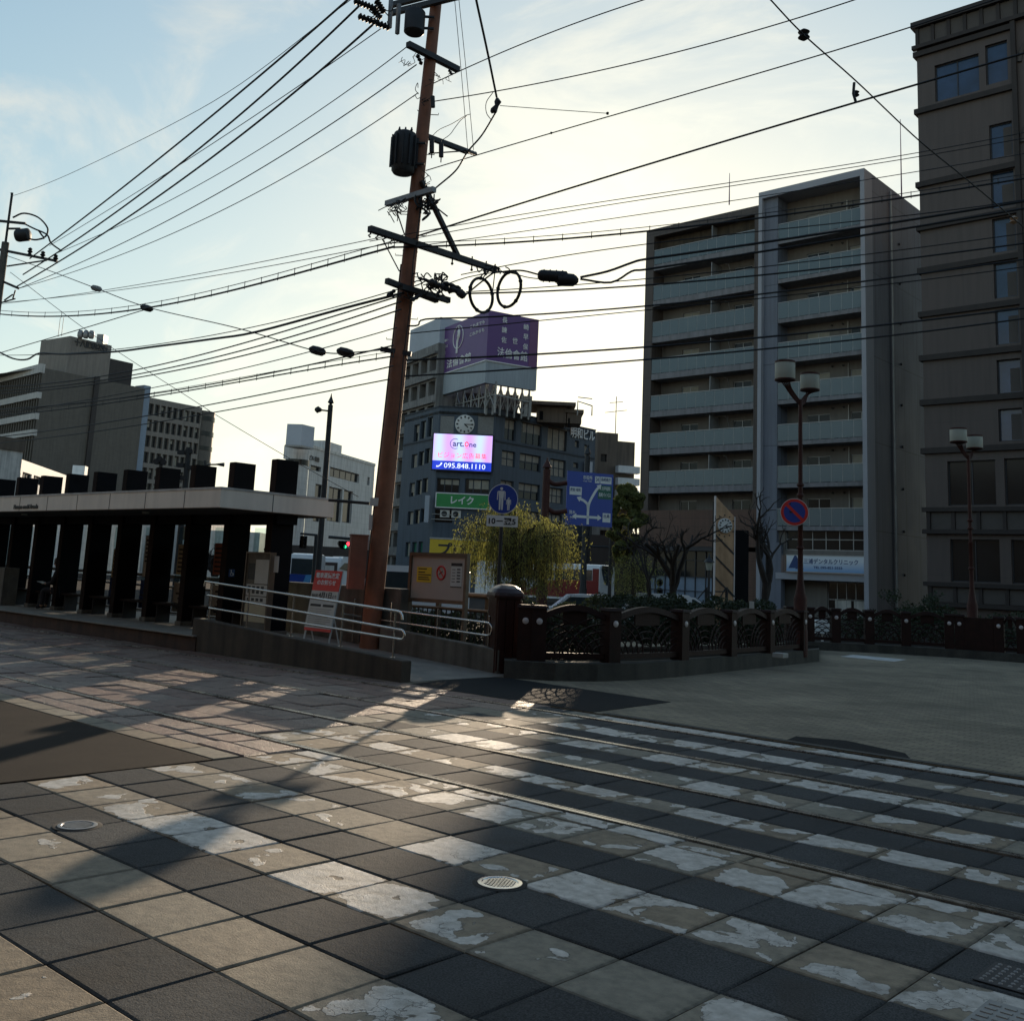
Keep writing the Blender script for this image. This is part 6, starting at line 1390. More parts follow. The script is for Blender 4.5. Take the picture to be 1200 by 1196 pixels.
# ------------------------------------------------------------------ low white building at far left
lo = atD(14, 570, 75); f3 = Fr((lo.x, lo.y), az(-9.6)); L3 = f3.L(102, 580)[0]; z3 = f3.L(14, 534)[1]
lw = thing('low_building', 'low whitewashed building lit by the sun above the left end of the shelter roof', 'building', (lo.x, lo.y, 0))
hs = [f3.rect(12, 552, 24, 561), f3.rect(26, 554, 37, 564), f3.rect(39, 558, 50, 568)]
hs = [(max(.2, a), b, c, d) for a, b, c, d in hs]
m = MB(); wall(m, f3, 0, L3, 0, z3, hs, .2); m.build('wall', 'white_paint', lw); rest(lw, f3, L3, z3, 'white_paint', depth=9)
for h in hs: window(f3, h, lw, nu=3, depth=.2)
f4 = Fr(tuple(atD(-12, 570, 73))[:2], (atD(15, 570, 74.5)-atD(-12, 570, 73))); z4 = f4.L(8, 527)[1]; m = MB(); f4.box(m, 0, 2.2, 0, z4, -6, 0); m.build('gable_wall', 'white_dirty', lw); m = MB(); f4.box(m, -.1, 2.3, z4+.002, z4+.9, -6.1, .1); m.build('roof_trim', 'brown_block', lw)
m = MB(); f3.box(m, L3-1.6, L3-.4, z3, z3+1.5, -1.2, -.1); m.build('chimney', 'white_paint', lw)
# ------------------------------------------------------------------ brown block between the corner building and the apartments
s_ = thing('apartment_tower', 'brown apartment tower seen in the gap left of the balcony block', 'building', tuple(atD(725, 690, 120)*1))
a = atD(699, 560, 120); f5 = Fr((a.x, a.y), az(75)); L5 = f5.L(743, 560)[0]; z5 = f5.L(704, 515)[1]
hs = [f5.rect(704, 532, 711, 541), f5.rect(722, 560, 728, 568), f5.rect(704, 585, 712, 594), f5.rect(718, 585, 726, 594)]
m = MB(); wall(m, f5, 0, L5, 0, z5, hs, .3); m.build('wall', 'brown_block', s_); rest(s_, f5, L5, z5, 'brown_block', depth=12)
for h in hs: window(f5, h, s_, nu=1, depth=.3)
m = MB(); f5.box(m, 0, L5*.55, z5, z5+.9, -8, -.1); m.build('roof_step', 'brown_block', s_)
u6 = f5.L(735, 555)[0]; m = MB()
for k in range(4): f5.box(m, u6-1.5, u6+1.2, f5.L(735, 555+14*k)[1], f5.L(735, 547+14*k)[1], .01, 1.0)
m.build('white_balconies', 'white_paint', s_)
a = atD(721, 513, 122); m = MB(); m.tube([Vector((a.x, a.y, z5-1)), Vector((a.x, a.y, a.z+5))], .05, 5); m.tube([Vector((a.x, a.y, a.z+3))-RH*1.3, Vector((a.x, a.y, a.z+3.4))+RH*1.3], .04, 5); m.tube([Vector((a.x, a.y, a.z+4.2))-RH*.8, Vector((a.x, a.y, a.z+4.4))+RH*.8], .04, 5); tag(m.build('television_aerial', 'steel_dark'), 'thin television aerial on the brown tower in the gap', 'aerial')
b7 = atD(700, 600, 108); f7 = Fr((b7.x, b7.y), az(80)); L7 = f7.L(722, 620)[0]; z7 = f7.L(706, 606)[1]
t7 = thing('low_building', 'pale three storey building with dark windows behind the blue guide sign', 'building', (b7.x, b7.y, 0))
hs = [f7.rect(703, 621, 714, 634), f7.rect(703, 644, 714, 655)]
m = MB(); wall(m, f7, -.5, L7, 0, z7, hs, .3); m.build('wall', 'wall_grey_old', t7); rest(t7, f7, L7, z7, 'wall_grey_old', depth=8)
for h in hs: window(f7, h, t7, nu=2, depth=.3)
# ------------------------------------------------------------------ filler street fronts seen low through the tram shelter
rr = random.Random(21)
labs = ['pale grey street building seen low through the second shelter gap', 'pale tiled street building glimpsed through the middle of the shelter', 'cream street building glimpsed between the black fins at left', 'white street building low behind the far left of the shelter', 'grey building low between the white office and the pole', 'dark street front low behind the parked coach', 'distant grey block behind the left half of the shelter roof', 'dark low building behind the small willow beside the apartment block']
for i, (p0_, p1_, py, D, mt) in enumerate([(230, 300, 622, 110, 'white_dirty'), (160, 232, 600, 118, 'tile_white'), (95, 162, 600, 112, 'white_dirty'), (-60, 96, 606, 116, 'tile_white'), (425, 466, 640, 120, 'wall_grey_old'), (330, 425, 640, 118, 'bank_dark'), (60, 240, 585, 150, 'bank_dark'), (690, 775, 628, 100, 'bank_dark')]):
    a = atD(p0_, 680, D); b = atD(p1_, 680, D); f = Fr((a.x, a.y), (b-a)); L_ = math.hypot((b-a).x, (b-a).y); zt = atD((p0_+p1_)/2, py, D).z
    t = thing('street_building', labs[i], 'building', tuple(a)); hs = []
    nf = max(1, int(zt/3.3)); nw = max(2, int(L_/2.6))
    for r_ in range(nf):
        for k in range(nw): hs.append((L_*(k+.2)/nw, L_*(k+.8)/nw, 1+r_*3.2, min(zt-.4, 1+r_*3.2+1.6)))
    hs = [h for h in hs if h[3] > h[2]+.5]
    m = MB(); wall(m, f, 0, L_, 0, zt, hs, .25); m.build('wall', mt, t); rest(t, f, L_, zt, mt, depth=10)
    for h in hs[:60]: window(f, h, t, nu=1, depth=.25)

# ------------------------------------------------------------------ unseen blocks added behind and beside the camera to darken facades and window reflections
rr = random.Random(3)
for i, (x0, x1, y0, h, mt, lab) in enumerate([(-75, -34, -16, 19, 'wall_grey_old', 'unseen grey four storey street block added behind the camera to darken the facades, far left'), (-33, -2, -13, 24, 'brown_block', 'unseen brown street block added behind the camera and the crosswalk to darken the facades'), (0, 34, -13, 21, 'wall_grey_old', 'unseen grey street block added behind the camera to darken the facades, to the right')]):
    f = Fr((x1, y0), (-1, 0)); L_ = x1-x0; t = thing('street_building', lab, 'building', ((x0+x1)/2, y0, 0)); hs = []; nf = int(h/3.4); nw = int(L_/4)
    for r_ in range(nf):
        for k in range(nw): hs.append((L_*(k+.2)/nw, L_*(k+.8)/nw, 1+r_*3.4, 1+r_*3.4+1.8))
    m = MB(); wall(m, f, 0, L_, 0, h, hs, .25); m.build('wall', mt, t); rest(t, f, L_, h, mt, depth=14)
    for q in hs: window(f, q, t, nu=2, depth=.25)
t = thing('street_building', 'unseen grey street block added right of the plaza, outside the frame, to darken the facades', 'building', (22, 12, 0))  # added out of view, keeps sky light off the facades and panes
f = Fr((20, 30), (0, -1)); hs = [(2+5*k, 5+5*k, 1+3.4*r_, 2.8+3.4*r_) for k in range(8) for r_ in range(6)]
m = MB(); wall(m, f, 0, 42, 0, 23, hs, .25); m.build('wall', 'brown_block', t); rest(t, f, 42, 23, 'brown_block', depth=14)
for q in hs: window(f, q, t, nu=2, depth=.25)
# ------------------------------------------------------------------ river parapets (brown cast fences on a kerb)
def fence(label, base_px, post_px, H, kz, first_px_y=None, gnd=None, name='bridge_fence', capw=.13, lattice=True, wide=()):
    G_ = [atZ(*q) for q in base_px]
    def inward(p, d): v = Vector((p.x, p.y, 0)); return v+v.normalized()*d
    t = thing(name, label, 'fence', tuple(G_[0]))
    # kerb
    front = [inward(g, 0) for g in G_]; back = [inward(g, .62) for g in G_]
    m = MB()
    for i in range(len(front)-1):
        m.hexa([front[i]-Z*.05, front[i+1]-Z*.05, back[i+1]-Z*.05, back[i]-Z*.05], [front[i].lerp(back[i], .04)+Z*kz, front[i+1].lerp(back[i+1], .04)+Z*kz, back[i+1]+Z*kz, back[i]+Z*kz])
    m.build('kerb', 'kerb_grey', t)
    # centre line
    cl = [inward(g, .33) for g in G_]
    def on(px):
        best = None
        for i in range(len(cl)-1):
            a, b = cl[i], cl[i+1]; d = ray(px, proj(a)[1]); d = Vector((d.x, d.y, 0)); e = b-a
            den = d.x*e.y-d.y*e.x
            if abs(den) < 1e-9: continue
            s_ = (a.x*d.y-a.y*d.x)/(den)  # solve a+e*s parallel to d
            s_ = (d.x*0+ (a.y*d.x-a.x*d.y))/(-den)*-1 if False else (a.y*d.x-a.x*d.y)/(e.x*d.y-e.y*d.x)
            if -.05 <= s_ <= 1.05 or (i == 0 and s_ < 0) or (i == len(cl)-2 and s_ > 1):
                best = a+e*s_; 
                if 0 <= s_ <= 1: return best
        return best
    posts = [on(px) for px in post_px]
    tanv = []
    for i in range(len(posts)):
        a = posts[max(0, i-1)]; b = posts[min(len(posts)-1, i+1)]; tanv.append((b-a).normalized())
    for i, (p, tv) in enumerate(zip(posts, tanv)):
        nv = Vector((tv.y, -tv.x, 0))
        if nv.dot(-Vector((p.x, p.y, 0))) < 0: nv = -nv
        w = .13
        m = MB(); P_ = lambda a, b, z: p+tv*a+nv*b+Z*z
        b_ = .02
        for (aa, z0, z1) in ((w, kz, H-.05),):
            m.hexa([P_(-aa, -aa, z0), P_(aa, -aa, z0), P_(aa, aa, z0), P_(-aa, aa, z0)], [P_(-aa, -aa, z1), P_(aa, -aa, z1), P_(aa, aa, z1), P_(-aa, aa, z1)])
        o = m.build('post', 'fence_brown', t)
        m = MB(); aa = w+.03; m.hexa([P_(-aa, -aa, H-.049), P_(aa, -aa, H-.049), P_(aa, aa, H-.049), P_(-aa, aa, H-.049)], [P_(-aa+b_, -aa+b_, H), P_(aa-b_, -aa+b_, H), P_(aa-b_, aa-b_, H), P_(-aa+b_, aa-b_, H)]); m.build('cap', 'fence_brown', o)
        m = MB(); m.lathe(P_(0, w, H-.27), [(.055, 0), (.055, .012), (.03, .025), (0, .027)], 16, nv); m.build('reflector', 'reflector', o)
    for i in range(len(posts)-1):
        a, b = posts[i], posts[i+1]; d = (b-a); L_ = d.length; tv = d.normalized(); nv = Vector((tv.y, -tv.x, 0))
        if nv.dot(-a) < 0: nv = -nv
        u0, u1 = .135, L_-.135; W_ = u1-u0
        if i in wide:
            m = MB(); m.obox(a+tv*(L_/2)+Z*(kz+(H-kz)/2-.03), tv, Z, nv, W_/2, (H-kz)/2-.04, .12); m.build('solid_panel', 'fence_brown', t); continue
        q = lambda u, z, n=0.: a+tv*(u0+W_*u)+nv*n+Z*z
        hb = kz+.10; ht = H-.16; rise = .15
        m = MB(); arch = [q(k/12, ht+rise*math.sin(PI*k/12)) for k in range(13)]
        # thick arched top beam of rectangular section
        for k in range(12):
            A_, B_ = arch[k], arch[k+1]; e = B_-A_
            m.hexa([A_-Z*.06-nv*.07, B_-Z*.06-nv*.07, B_-Z*.06+nv*.07, A_-Z*.06+nv*.07], [A_+Z*.045-nv*.055, B_+Z*.045-nv*.055, B_+Z*.045+nv*.055, A_+Z*.045+nv*.055])
        pn = m.build('top_beam', 'fence_brown', t)
        m = MB(); m.bar(q(0, hb), q(1, hb), .10, .09); m.build('bottom_rail', 'fence_brown', t)
        if lattice:
            m = MB()
            # overlapping wave fans springing from the lower corners and the middle
            def fan(cu, a0, a1, radii, n=0.):
                for r_ in radii:
                    pts = []
                    for k in range(11):
                        an = R(a0+(a1-a0)*k/10); u = cu*W_+math.cos(an)*r_*1.25; z = hb+.02+math.sin(an)*r_
                        top = ht+rise*math.sin(PI*min(1, max(0, u/W_)))-.05
                        if 0 <= u <= W_ and z < top: pts.append(q(u/W_, z, n))
                        elif len(pts) > 2: break
                        else: pts = []
                    if len(pts) > 2: m.tube(pts, .013, 6)
            hh_ = ht-hb
            rad = [hh_*k for k in (.25, .42, .6, .78, .96)]
            fan(0., 0, 90, rad, .01); fan(1., 180, 90, rad, .01); fan(.5, 0, 180, rad[:4], -.012)
            m.build('wave_lattice', 'fence_brown', t)
            m = MB(); m.prism([(W_*.30, ht-.14), (W_*.5, ht+rise-.30), (W_*.70, ht-.14), (W_*.70, ht+rise*.7-.04), (W_*.5, ht+rise-.05), (W_*.30, ht+rise*.7-.04)], a+tv*u0, tv, Z, nv, -.015, .015); m.build('crest_plate', 'fence_brown', t)
    return t, posts
f1t, fp1 = fence('nearer brown cast metal fence with arched wave panels, right of the big domed post', [(590, 795), (650, 798.5), (700, 799), (745, 797.5), (790, 794), (850, 787.5), (905, 781.5), (945, 777), (960, 775)], [614, 627, 714, 796, 853.5, 899, 938], 1.24, .30)
f2t, fp2 = fence('farther dark brown river fence running to the right edge in front of the tall building', [(925, 760.5), (960, 762), (1000, 764), (1050, 766.5), (1120, 771), (1200, 777), (1290, 783)], [925, 948, 979, 1018.5, 1062, 1113, 1126, 1172, 1198, 1236, 1270], 1.24, .24, wide=(6,))
# soil bed behind the nearer fence
gb_ = [atZ(*q) for q in [(592, 795), (650, 798.5), (745, 797.5), (850, 787.5), (905, 781.5), (960, 775)]]
i_ = [Vector((g.x, g.y, 0))*(1+.63/Vector((g.x, g.y, 0)).length) for g in gb_]; o_ = [Vector((g.x, g.y, 0))*(1+8/Vector((g.x, g.y, 0)).length) for g in gb_]
for k in range(5):
    q = [i_[k], i_[k+1], o_[k+1], o_[k]]; m_ = MB() if k == 0 else m_; m_.hexa([p+Z*.012 for p in q], [p+Z*.12 for p in q])
struct('planting_bed', m_, 'soil')
sheet('road_paint', [tuple(atZ(*q))[:2] for q in [(985, 769.5), (1000, 767.5), (1062, 773.2), (1048, 775.5)]], .014, 'white_dirty', .003)
# big end post
c = atZ(588, 795); c = Vector((c.x, c.y, 0)); c = c+c.normalized()*.80
t = thing('end_post', 'massive red-brown fence end post with a domed cap, between the ramp and the river fence', 'post', tuple(c))
sq = [(-1, -1), (1, -1), (1, 1), (-1, 1)]; w_ = .24
ang = R(20); ud = RH*math.cos(ang)+FH*math.sin(ang); vd = FH*math.cos(ang)-RH*math.sin(ang)
def ring8(w, ch, z): pts = [(-w+ch, -w), (w-ch, -w), (w, -w+ch), (w, w-ch), (w-ch, w), (-w+ch, w), (-w, w-ch), (-w, -w+ch)]; return [c+ud*a+vd*b+Z*z for a, b in pts]
m = MB(); m.hexa(ring8(w_, .04, 0), ring8(w_, .04, 1.33)); m.build('shaft', 'post_brown', t)
m = MB()
for k in (-1, 0, 1): m.obox(c+ud*k*.155-vd*(w_+.012)+Z*.68, ud, Z, vd, .068, .60, .012)
for k in (-1, 0, 1): m.obox(c+vd*k*.155+ud*(w_+.012)+Z*.68, vd, Z, ud, .068, .60, .012)
m.build('board_facing', 'post_brown', t)
m = MB(); prof = [(w_+.045, 1.33), (w_+.045, 1.37), (w_+.03, 1.42), (w_-.02, 1.49), (w_-.10, 1.545), (w_-.18, 1.57)]
for (wa, za), (wb, zb_) in zip(prof[:-1], prof[1:]): m.hexa(ring8(wa, .05*wa/w_, za), ring8(wb, .05*wb/w_, zb_))
m.build('domed_cap', 'post_brown', t)
# ------------------------------------------------------------------ twin lamp posts with drum shades
def lamp(pb, ptop, D, sc, label, flange, s0, s1, arm_y):
    b = atD(*pb, D); tp = atD(*ptop, D); s_ = D/FOC; base = Vector((b.x, b.y, 0)); t = thing('street_lamp', label, 'street lamp', tuple(base), group='twin-shade street lamps')
    H_ = tp.z; m = MB(); m.lathe(base, [(.17, .15), (.17, .75), (.15, .8), (.16, 1.5), (.12, 1.65), (.075, 1.95), (.065, 2.2), (.06, H_*.55), (.065, H_*.551), (.065, H_*.56), (.055, H_*.561), (.048, H_)], 16); m.build('post', 'lamp_post', t)
    for k in (.42, .62, .66): m = MB(); m.lathe(base+Z*H_*k, [(.07, 0), (.09, .02), (.09, .06), (.07, .08)], 14); m.build('collar', 'lamp_post', t)
    for (cx, cy, w, h) in (s0, s1):
        q = atD(cx, cy, D+(.25 if cx > pb[0] else -.25)); W_ = w*s_/2; H2 = h*s_/2
        m = MB(); m.lathe(q-Z*H2, [(W_*.97, 0), (W_, .02), (W_, H2*2-.02), (W_*.97, H2*2)], 28); sh_ = m.build('shade', 'lamp_shade', t)
        m = MB(); m.lathe(q-Z*(H2+.045), [(W_*.55, 0), (W_*1.03, .03), (W_*1.03, .065), (W_*.9, .066)], 28); m.build('lower_ring', 'lamp_post', sh_)
        m = MB(); m.lathe(q+Z*(H2-.02), [(W_*1.02, 0), (W_*1.02, .05), (.02, .07)], 28); m.build('top_disc', 'lamp_post', sh_)
        e = q-Z*(H2+.04); a = Vector((base.x, base.y, H_-.05))
        for off in (-.07, -.03, .01, .05, .09):
            m = MB(); mid = a.lerp(e, .55)-Z*.07+RH*0; m.tube(crom([a-Z*(.06-off*.6), mid-Z*(-off*1.1), e+RH*off*1.2], 6), .016, 6); m.build('scroll_arm', 'lamp_post', t)
    return t, base
lt1, lb1 = lamp((938, 779), (937, 468), 25.3, 1, 'nearer of the two brown twin-shade street lamps, carrying the round no stopping sign', None, (920, 435, 23.5, 21), (949, 448, 22.5, 19), 0)
lt2, lb2 = lamp((1141, 768), (1134, 533), 32.2, 1, 'farther of the two brown twin-shade street lamps, in front of the tall dark building', None, (1123, 510.5, 19, 15), (1142, 518.5, 18.5, 14.5), 0)
# no stopping sign
c = atD(931, 600, 25.0); t = thing('no_stopping_sign', 'round blue and red no stopping sign strapped to the nearer lamp post', 'road sign', tuple(c)); r_ = 16*25/FOC
n_ = -Vector((c.x, c.y, 0)).normalized(); fsn = Fr((c.x, c.y), (-n_.y, n_.x)); 
m = MB(); m.lathe(c, [(r_, 0), (r_, .006)], 40, n_); m.build('rim', 'sign_white', t)
m = MB(); m.lathe(c+n_*.0065, [(r_*.965, 0), (r_*.965, .003)], 40, n_); m.build('red_disc', 'sign_red', t)
m = MB(); m.lathe(c+n_*.010, [(r_*.76, 0), (r_*.76, .003)], 40, n_); m.build('blue_disc', 'sign_blue', t)
sdv = n_.cross(Z)*-1
hv = Z.cross(n_).normalized(); hv = hv if hv.dot(RH) > 0 else -hv; d1 = (hv-Z).normalized(); m = MB(); m.obox(c+n_*.0155, d1, n_.cross(d1), n_, r_*.77, r_*.11, .002); m.build('red_bar', 'sign_red', t)
m = MB(); m.obox(c-n_*.03, RH, Z, n_, .12, .02, .03); m.obox(c-n_*.03+Z*.2, RH, Z, n_, .12, .02, .02); m.build('bracket', 'steel_dark', t)
# ------------------------------------------------------------------ pedestrian road sign in front of the willow
SDD = 19.5; c = atD(589.5, 584.5, SDD); b = atD(584, 700, SDD); r_ = 17.6*SDD/FOC
t = thing('pedestrian_sign', 'round blue pedestrians only sign with a white hours plate on a thin pole', 'road sign', (c.x, c.y, 0))
n_ = -Vector((c.x, c.y, 0)).normalized()
m = MB(); m.tube([Vector((c.x, c.y, 0))-n_*.04-RH*.02, c-n_*.04+Z*r_*.9], .034, 12); m.build('pole', 'steel_dark', t)
m = MB(); m.lathe(c, [(r_, 0), (r_, .006)], 44, n_); m.build('white_rim', 'sign_white', t)
m = MB(); m.lathe(c+n_*.0065, [(r_*.95, 0), (r_*.95, .004)], 44, n_); m.build('blue_disc', 'sign_blue', t)
def figure(cx, cz, h):    # flat white standing figure with five-part outline
    q = lambda x, z: c+sgu*((cx+x*h)*1.)+Z*(cz+z*h)+n_*.0115
    m = MB(); sgn = n_
    def poly(pts): m.prism([(x*h+cx, z*h+cz) for x, z in pts], c+n_*.011, sgu, Z, n_, 0, .003)
    m.lathe(c+sgu*cx+Z*(cz+.44*h)+n_*.011, [(h*.065, 0), (h*.065, .003)], 16, n_)
    poly([(-.13, .34), (.13, .34), (.10, .02), (.0, -.02), (-.10, .02)]); poly([(-.10, .015), (-.005, -.025), (-.02, -.5), (-.085, -.5)]); poly([(.005, -.025), (.10, .015), (.085, -.5), (.02, -.5)])
    poly([(-.135, .34), (-.135, .25), (-.15, -.06), (-.19, -.06), (-.18, .3)]); poly([(.135, .34), (.18, .3), (.19, -.06), (.15, -.06), (.135, .25)])
    m.build('white_figure', 'sign_white', t)
sgu = RH
figure(-.035, 0.005, r_*1.5); figure(r_*.38, -r_*.32, r_*.85)
m = MB(); m.bar(c+sgu*(.09)+Z*.0+n_*.012, c+sgu*(r_*.30)-Z*r_*.22+n_*.012, .012, .004, n_); m.build('joined_hands', 'sign_white', t)
pc = atD(588.5, 610.5, SDD); hw, hh2 = 18.3*SDD/FOC, 6.5*SDD/FOC
fpl = Fr((pc.x, pc.y), (RH.x, RH.y)); m = MB(); fpl.box(m, -hw, hw, pc.z-hh2, pc.z+hh2, 0, .006); m.build('hours_plate', 'sign_white', t)
text_on(fpl, '10－翌5', -hw*.86, hw*.86, pc.z-hh2*.62, pc.z+hh2*.62, .007, 'ink', t, .003, .03)
# ------------------------------------------------------------------ blue guide sign with its post, and the other pointed posts
def pointed_post(px0, ptip, pyb, D, r, label, mat='lamp_post'):
    a = atD(px0, ptip, D); base = Vector((a.x, a.y, 0)); t = thing('decorative_post', label, 'post', tuple(base)); H_ = a.z; s_ = D/FOC
    m = MB(); m.lathe(base, [(r*1.25, 0), (r*1.2, 1.2), (r, 1.4), (r*.85, H_-s_*22), (r*.85, H_-s_*14)], 16); m.build('shaft', mat, t)
    m = MB(); m.lathe(base+Z*(H_-s_*14), [(r*.5, 0), (r*.5, .05), (r*1.1, .09), (r*.75, s_*6), (r*.3, s_*10), (.01, s_*14)], 16); m.build('pointed_finial', mat, t)
    return t, base, H_
GD = 52
gp, gb, gh = pointed_post(641.5, 536, 700, GD, .22, 'stout brown pointed post carrying the blue guide sign')
gs = thing('guide_sign', 'large blue direction sign with white arrows, green panels and place names', 'road sign', tuple(atD(690, 585, GD)))
TL_, TR_, BR_, BL_ = (664, 549), (719.5, 558.5), (715, 619), (659, 612.5)
a = atD(664, 580, GD); uu_ = az(68); fg_ = Fr((a.x, a.y), (uu_.x, uu_.y)); u0 = 0; u1 = fg_.L(718, 585)[0]; z1 = fg_.L(690, 553.5)[1]; z0 = fg_.L(687, 616)[1]; w_, h_ = u1-u0, z1-z0
m = MB(); fg_.box(m, u0, u1, z0, z1, -.05, 0); m.build('panel', 'sign_blue', gs)
def gl(x, y): return u0+w_*x, z1-h_*y
def gt(s, x0, y0, x1, y1, mat='sign_white', nm='lettering', d=.006): a_ = gl(x0, y1); b_ = gl(x1, y0); text_on(fg_, s, a_[0], b_[0], a_[1], b_[1], d, mat, gs, .004, .015, nm)
def gbx(x0, y0, x1, y1, mat, nm): a_ = gl(x0, y1); b_ = gl(x1, y0); m = MB(); fg_.box(m, a_[0], b_[0], a_[1], b_[1], .001, .005); m.build(nm, mat, gs)
def gline(pts, r_, nm='arrow'):
    m = MB(); P_ = crom([fg_.P(*gl(x, y), .004) for x, y in pts], 6)
    for A_, B_ in zip(P_[:-1], P_[1:]): m.bar(A_, B_, r_*2, .006, fg_.n)
    e = (P_[-1]-P_[-2]).normalized(); sdd = e.cross(fg_.n); tip = P_[-1]+e*r_*3.4; m.hexa([P_[-1]+sdd*r_*2.4, P_[-1]-sdd*r_*2.4, tip-sdd*.01, tip+sdd*.01], [P_[-1]+sdd*r_*2.4+fg_.n*.006, P_[-1]-sdd*r_*2.4+fg_.n*.006, tip-sdd*.01+fg_.n*.006, tip+sdd*.01+fg_.n*.006]); m.build(nm, 'sign_white', gs)
s_ = .065
gline([(.47, .97), (.47, .70), (.50, .55), (.62, .34), (.68, .27)], s_); gline([(.47, .70), (.45, .60), (.38, .54), (.30, .51)], s_); gline([(.47, .835), (.3, .835), (.22, .835)], s_); gline([(.47, .835), (.6, .835), (.68, .835)], s_)
gt('市役所', .34, .06, .54, .14); gt('City Hall', .34, .155, .52, .185)
gbx(.60, .06, .70, .19, 'sign_white', 'route_plate'); gt('34', .62, .08, .68, .16, 'ink_blue', d=.007)
gbx(.715, .06, .96, .19, 'sign_white', 'name_plate'); gt('長崎県庁', .73, .075, .945, .145, 'ink_blue', d=.007)
gbx(.67, .22, .97, .48, 'sign_green_dark', 'green_panel'); gt('川平有料', .75, .24, .94, .32, d=.007); gt('長崎バイパス', .69, .36, .95, .44, d=.007)
gbx(.06, .29, .32, .44, 'sign_white', 'name_plate'); gt('諏訪 桜町', .075, .31, .305, .375, 'ink_blue', d=.007)
gt('茂木', .06, .73, .20, .80); gt('Mogi', .09, .84, .17, .88)
gbx(.79, .74, .96, .91, 'sign_white', 'name_plate'); gt('出島', .81, .76, .94, .83, 'ink_blue', d=.007)
for py in (564, 597):
    a = atD(641, py-2, GD); b_ = atD(664.5, py+1.5, GD); m = MB(); m.tube(crom([a, a.lerp(b_, .4)-Z*.16, b_], 5), .12, 8); m.build('support_arm', 'lamp_post', gp)
    m = MB(); m.tube([atD(664, py+1, GD+.25), atD(714, py+8, GD+1.6)], .08, 8); m.build('back_rail', 'steel_grey', gs)
sp_, sb_, sh2 = pointed_post(388.5, 461, 690, 36, .105, 'tall slim dark post with pointed tip and small light, left of the leaning pole', 'steel_dark')
m = MB(); a = atD(385, 481.5, 36); b_ = atD(377, 480.5, 36); m.tube([a, b_], .03, 8); m.tube([b_, b_.lerp(a, -.6), b_.lerp(a, -1.0)], [.05, .13, .05], 8); m.build('lamp_head', 'steel_dark', sp_)
m = MB(); m.tube([atD(378, 585, 36), atD(437, 590, 36)], .05, 8); m.build('cross_bar', 'steel_dark', sp_)
pp_, _, _ = pointed_post(689, 520, 700, 66, .2, 'grey pointed post farther back between the guide sign and the blue-grey building', 'steel_dark')
for (p0_, p1_) in (((664, 501+60), (690, 566)), ((662, 627), (690, 630)), ((662, 639), (720, 641))):
    m = MB(); m.tube([atD(*p0_, 66), atD(*p1_, 66)], .07, 6); m.build('cross_bar', 'steel_dark', pp_)
m = MB(); q = atD(717, 600, 60); q2 = Vector((q.x, q.y, 0)); m.tube([q2, Vector((q.x, q.y, atD(718, 560, 60).z))], .11, 10); tag(m.build('sign_post', 'steel_dark'), 'plain dark post at the right edge of the blue guide sign', 'post')
# far street lamps near the office wing
for (px, py, pyb, D, lab) in ((240.5, 545, 570, 70, 'small street light arm above the shelter roof beside the office wing'), ):
    a = atD(px, py, D); m = MB(); b_ = Vector((a.x, a.y, 0)); m.tube(crom([b_, Vector((a.x, a.y, a.z-.3)), a, atD(px+18, py-1, D)], 4), .06, 6); m.tube([atD(px+13, py-1, D), atD(px+22, py-.5, D)], [.06, .16], 6); tag(m.build('street_light', 'steel_dark'), lab, 'street light')
a = atD(217, 568, 45); t = thing('cctv_post', 'dark post with several small camera heads poking up behind the shelter roof', 'post', (a.x, a.y, 0)); m = MB(); m.tube([Vector((a.x, a.y, 0)), Vector((a.x, a.y, atD(217, 524, 45).z))], .13, 8); m.build('post', 'steel_dark', t)
for k, (px, py) in enumerate(((213, 530), (222, 529), (212, 545), (223, 548), (215, 560))): m = MB(); b_ = atD(px, py, 45); m.obox(b_, RH, Z, FH, .16, .09, .12); m.build('camera_head', 'steel_dark', t)
a = atD(187, 560, 44); t = thing('signal_post', 'small post with round lamps on the skyline above the middle of the shelter roof', 'post', (a.x, a.y, 0)); m = MB(); m.tube([Vector((a.x, a.y, 0)), Vector((a.x, a.y, atD(188, 537, 44).z))], .08, 8); m.build('post', 'steel_dark', t)
for px, py in ((184, 541), (192, 541), (188, 538)): m = MB(); m.lathe(atD(px, py, 44), [(.13, 0), (.13, .12)], 12, -FH); m.build('lamp_head', 'steel_dark', t)
# ------------------------------------------------------------------ traffic signals
def signal(px, py, D, label, w, h, lit=None, back=False, vert=False):
    c = atD(px, py, D); s_ = D/FOC; t = thing('traffic_signal', label, 'traffic light', tuple(c)); W_, H2 = w*s_/2, h*s_/2
    m = MB(); m.obox(c, RH, Z, FH, W_, H2, .1); m.build('housing', 'shelter_black', t)
    n_ = 3
    for k in range(n_):
        o = (k-1)*2*(H2 if vert else W_)/3; q = c+(Z if vert else RH)*o-FH*.1; r_ = min(W_, H2)*(.6 if vert else .75)
        m = MB(); m.lathe(q, [(r_, 0), (r_, .04)], 16, -FH); m.build('lens', lit if (lit and k == (2)) else 'glass_dark', t)
        m = MB(); m.tube([q-FH*.02, q-FH*.3], r_*1.1, 12, cap=False); m.build('visor', 'shelter_black', t)
    return t, c
t, c = signal(404, 637, 62, 'traffic light showing red, left of the brown cabinet on the leaning pole', 14, 6.5, 'lit_red')
t2, c2 = signal(403, 640.5, 61, 'green arrow lamp hanging just under the red traffic light', 7, 5, 'lit_green')
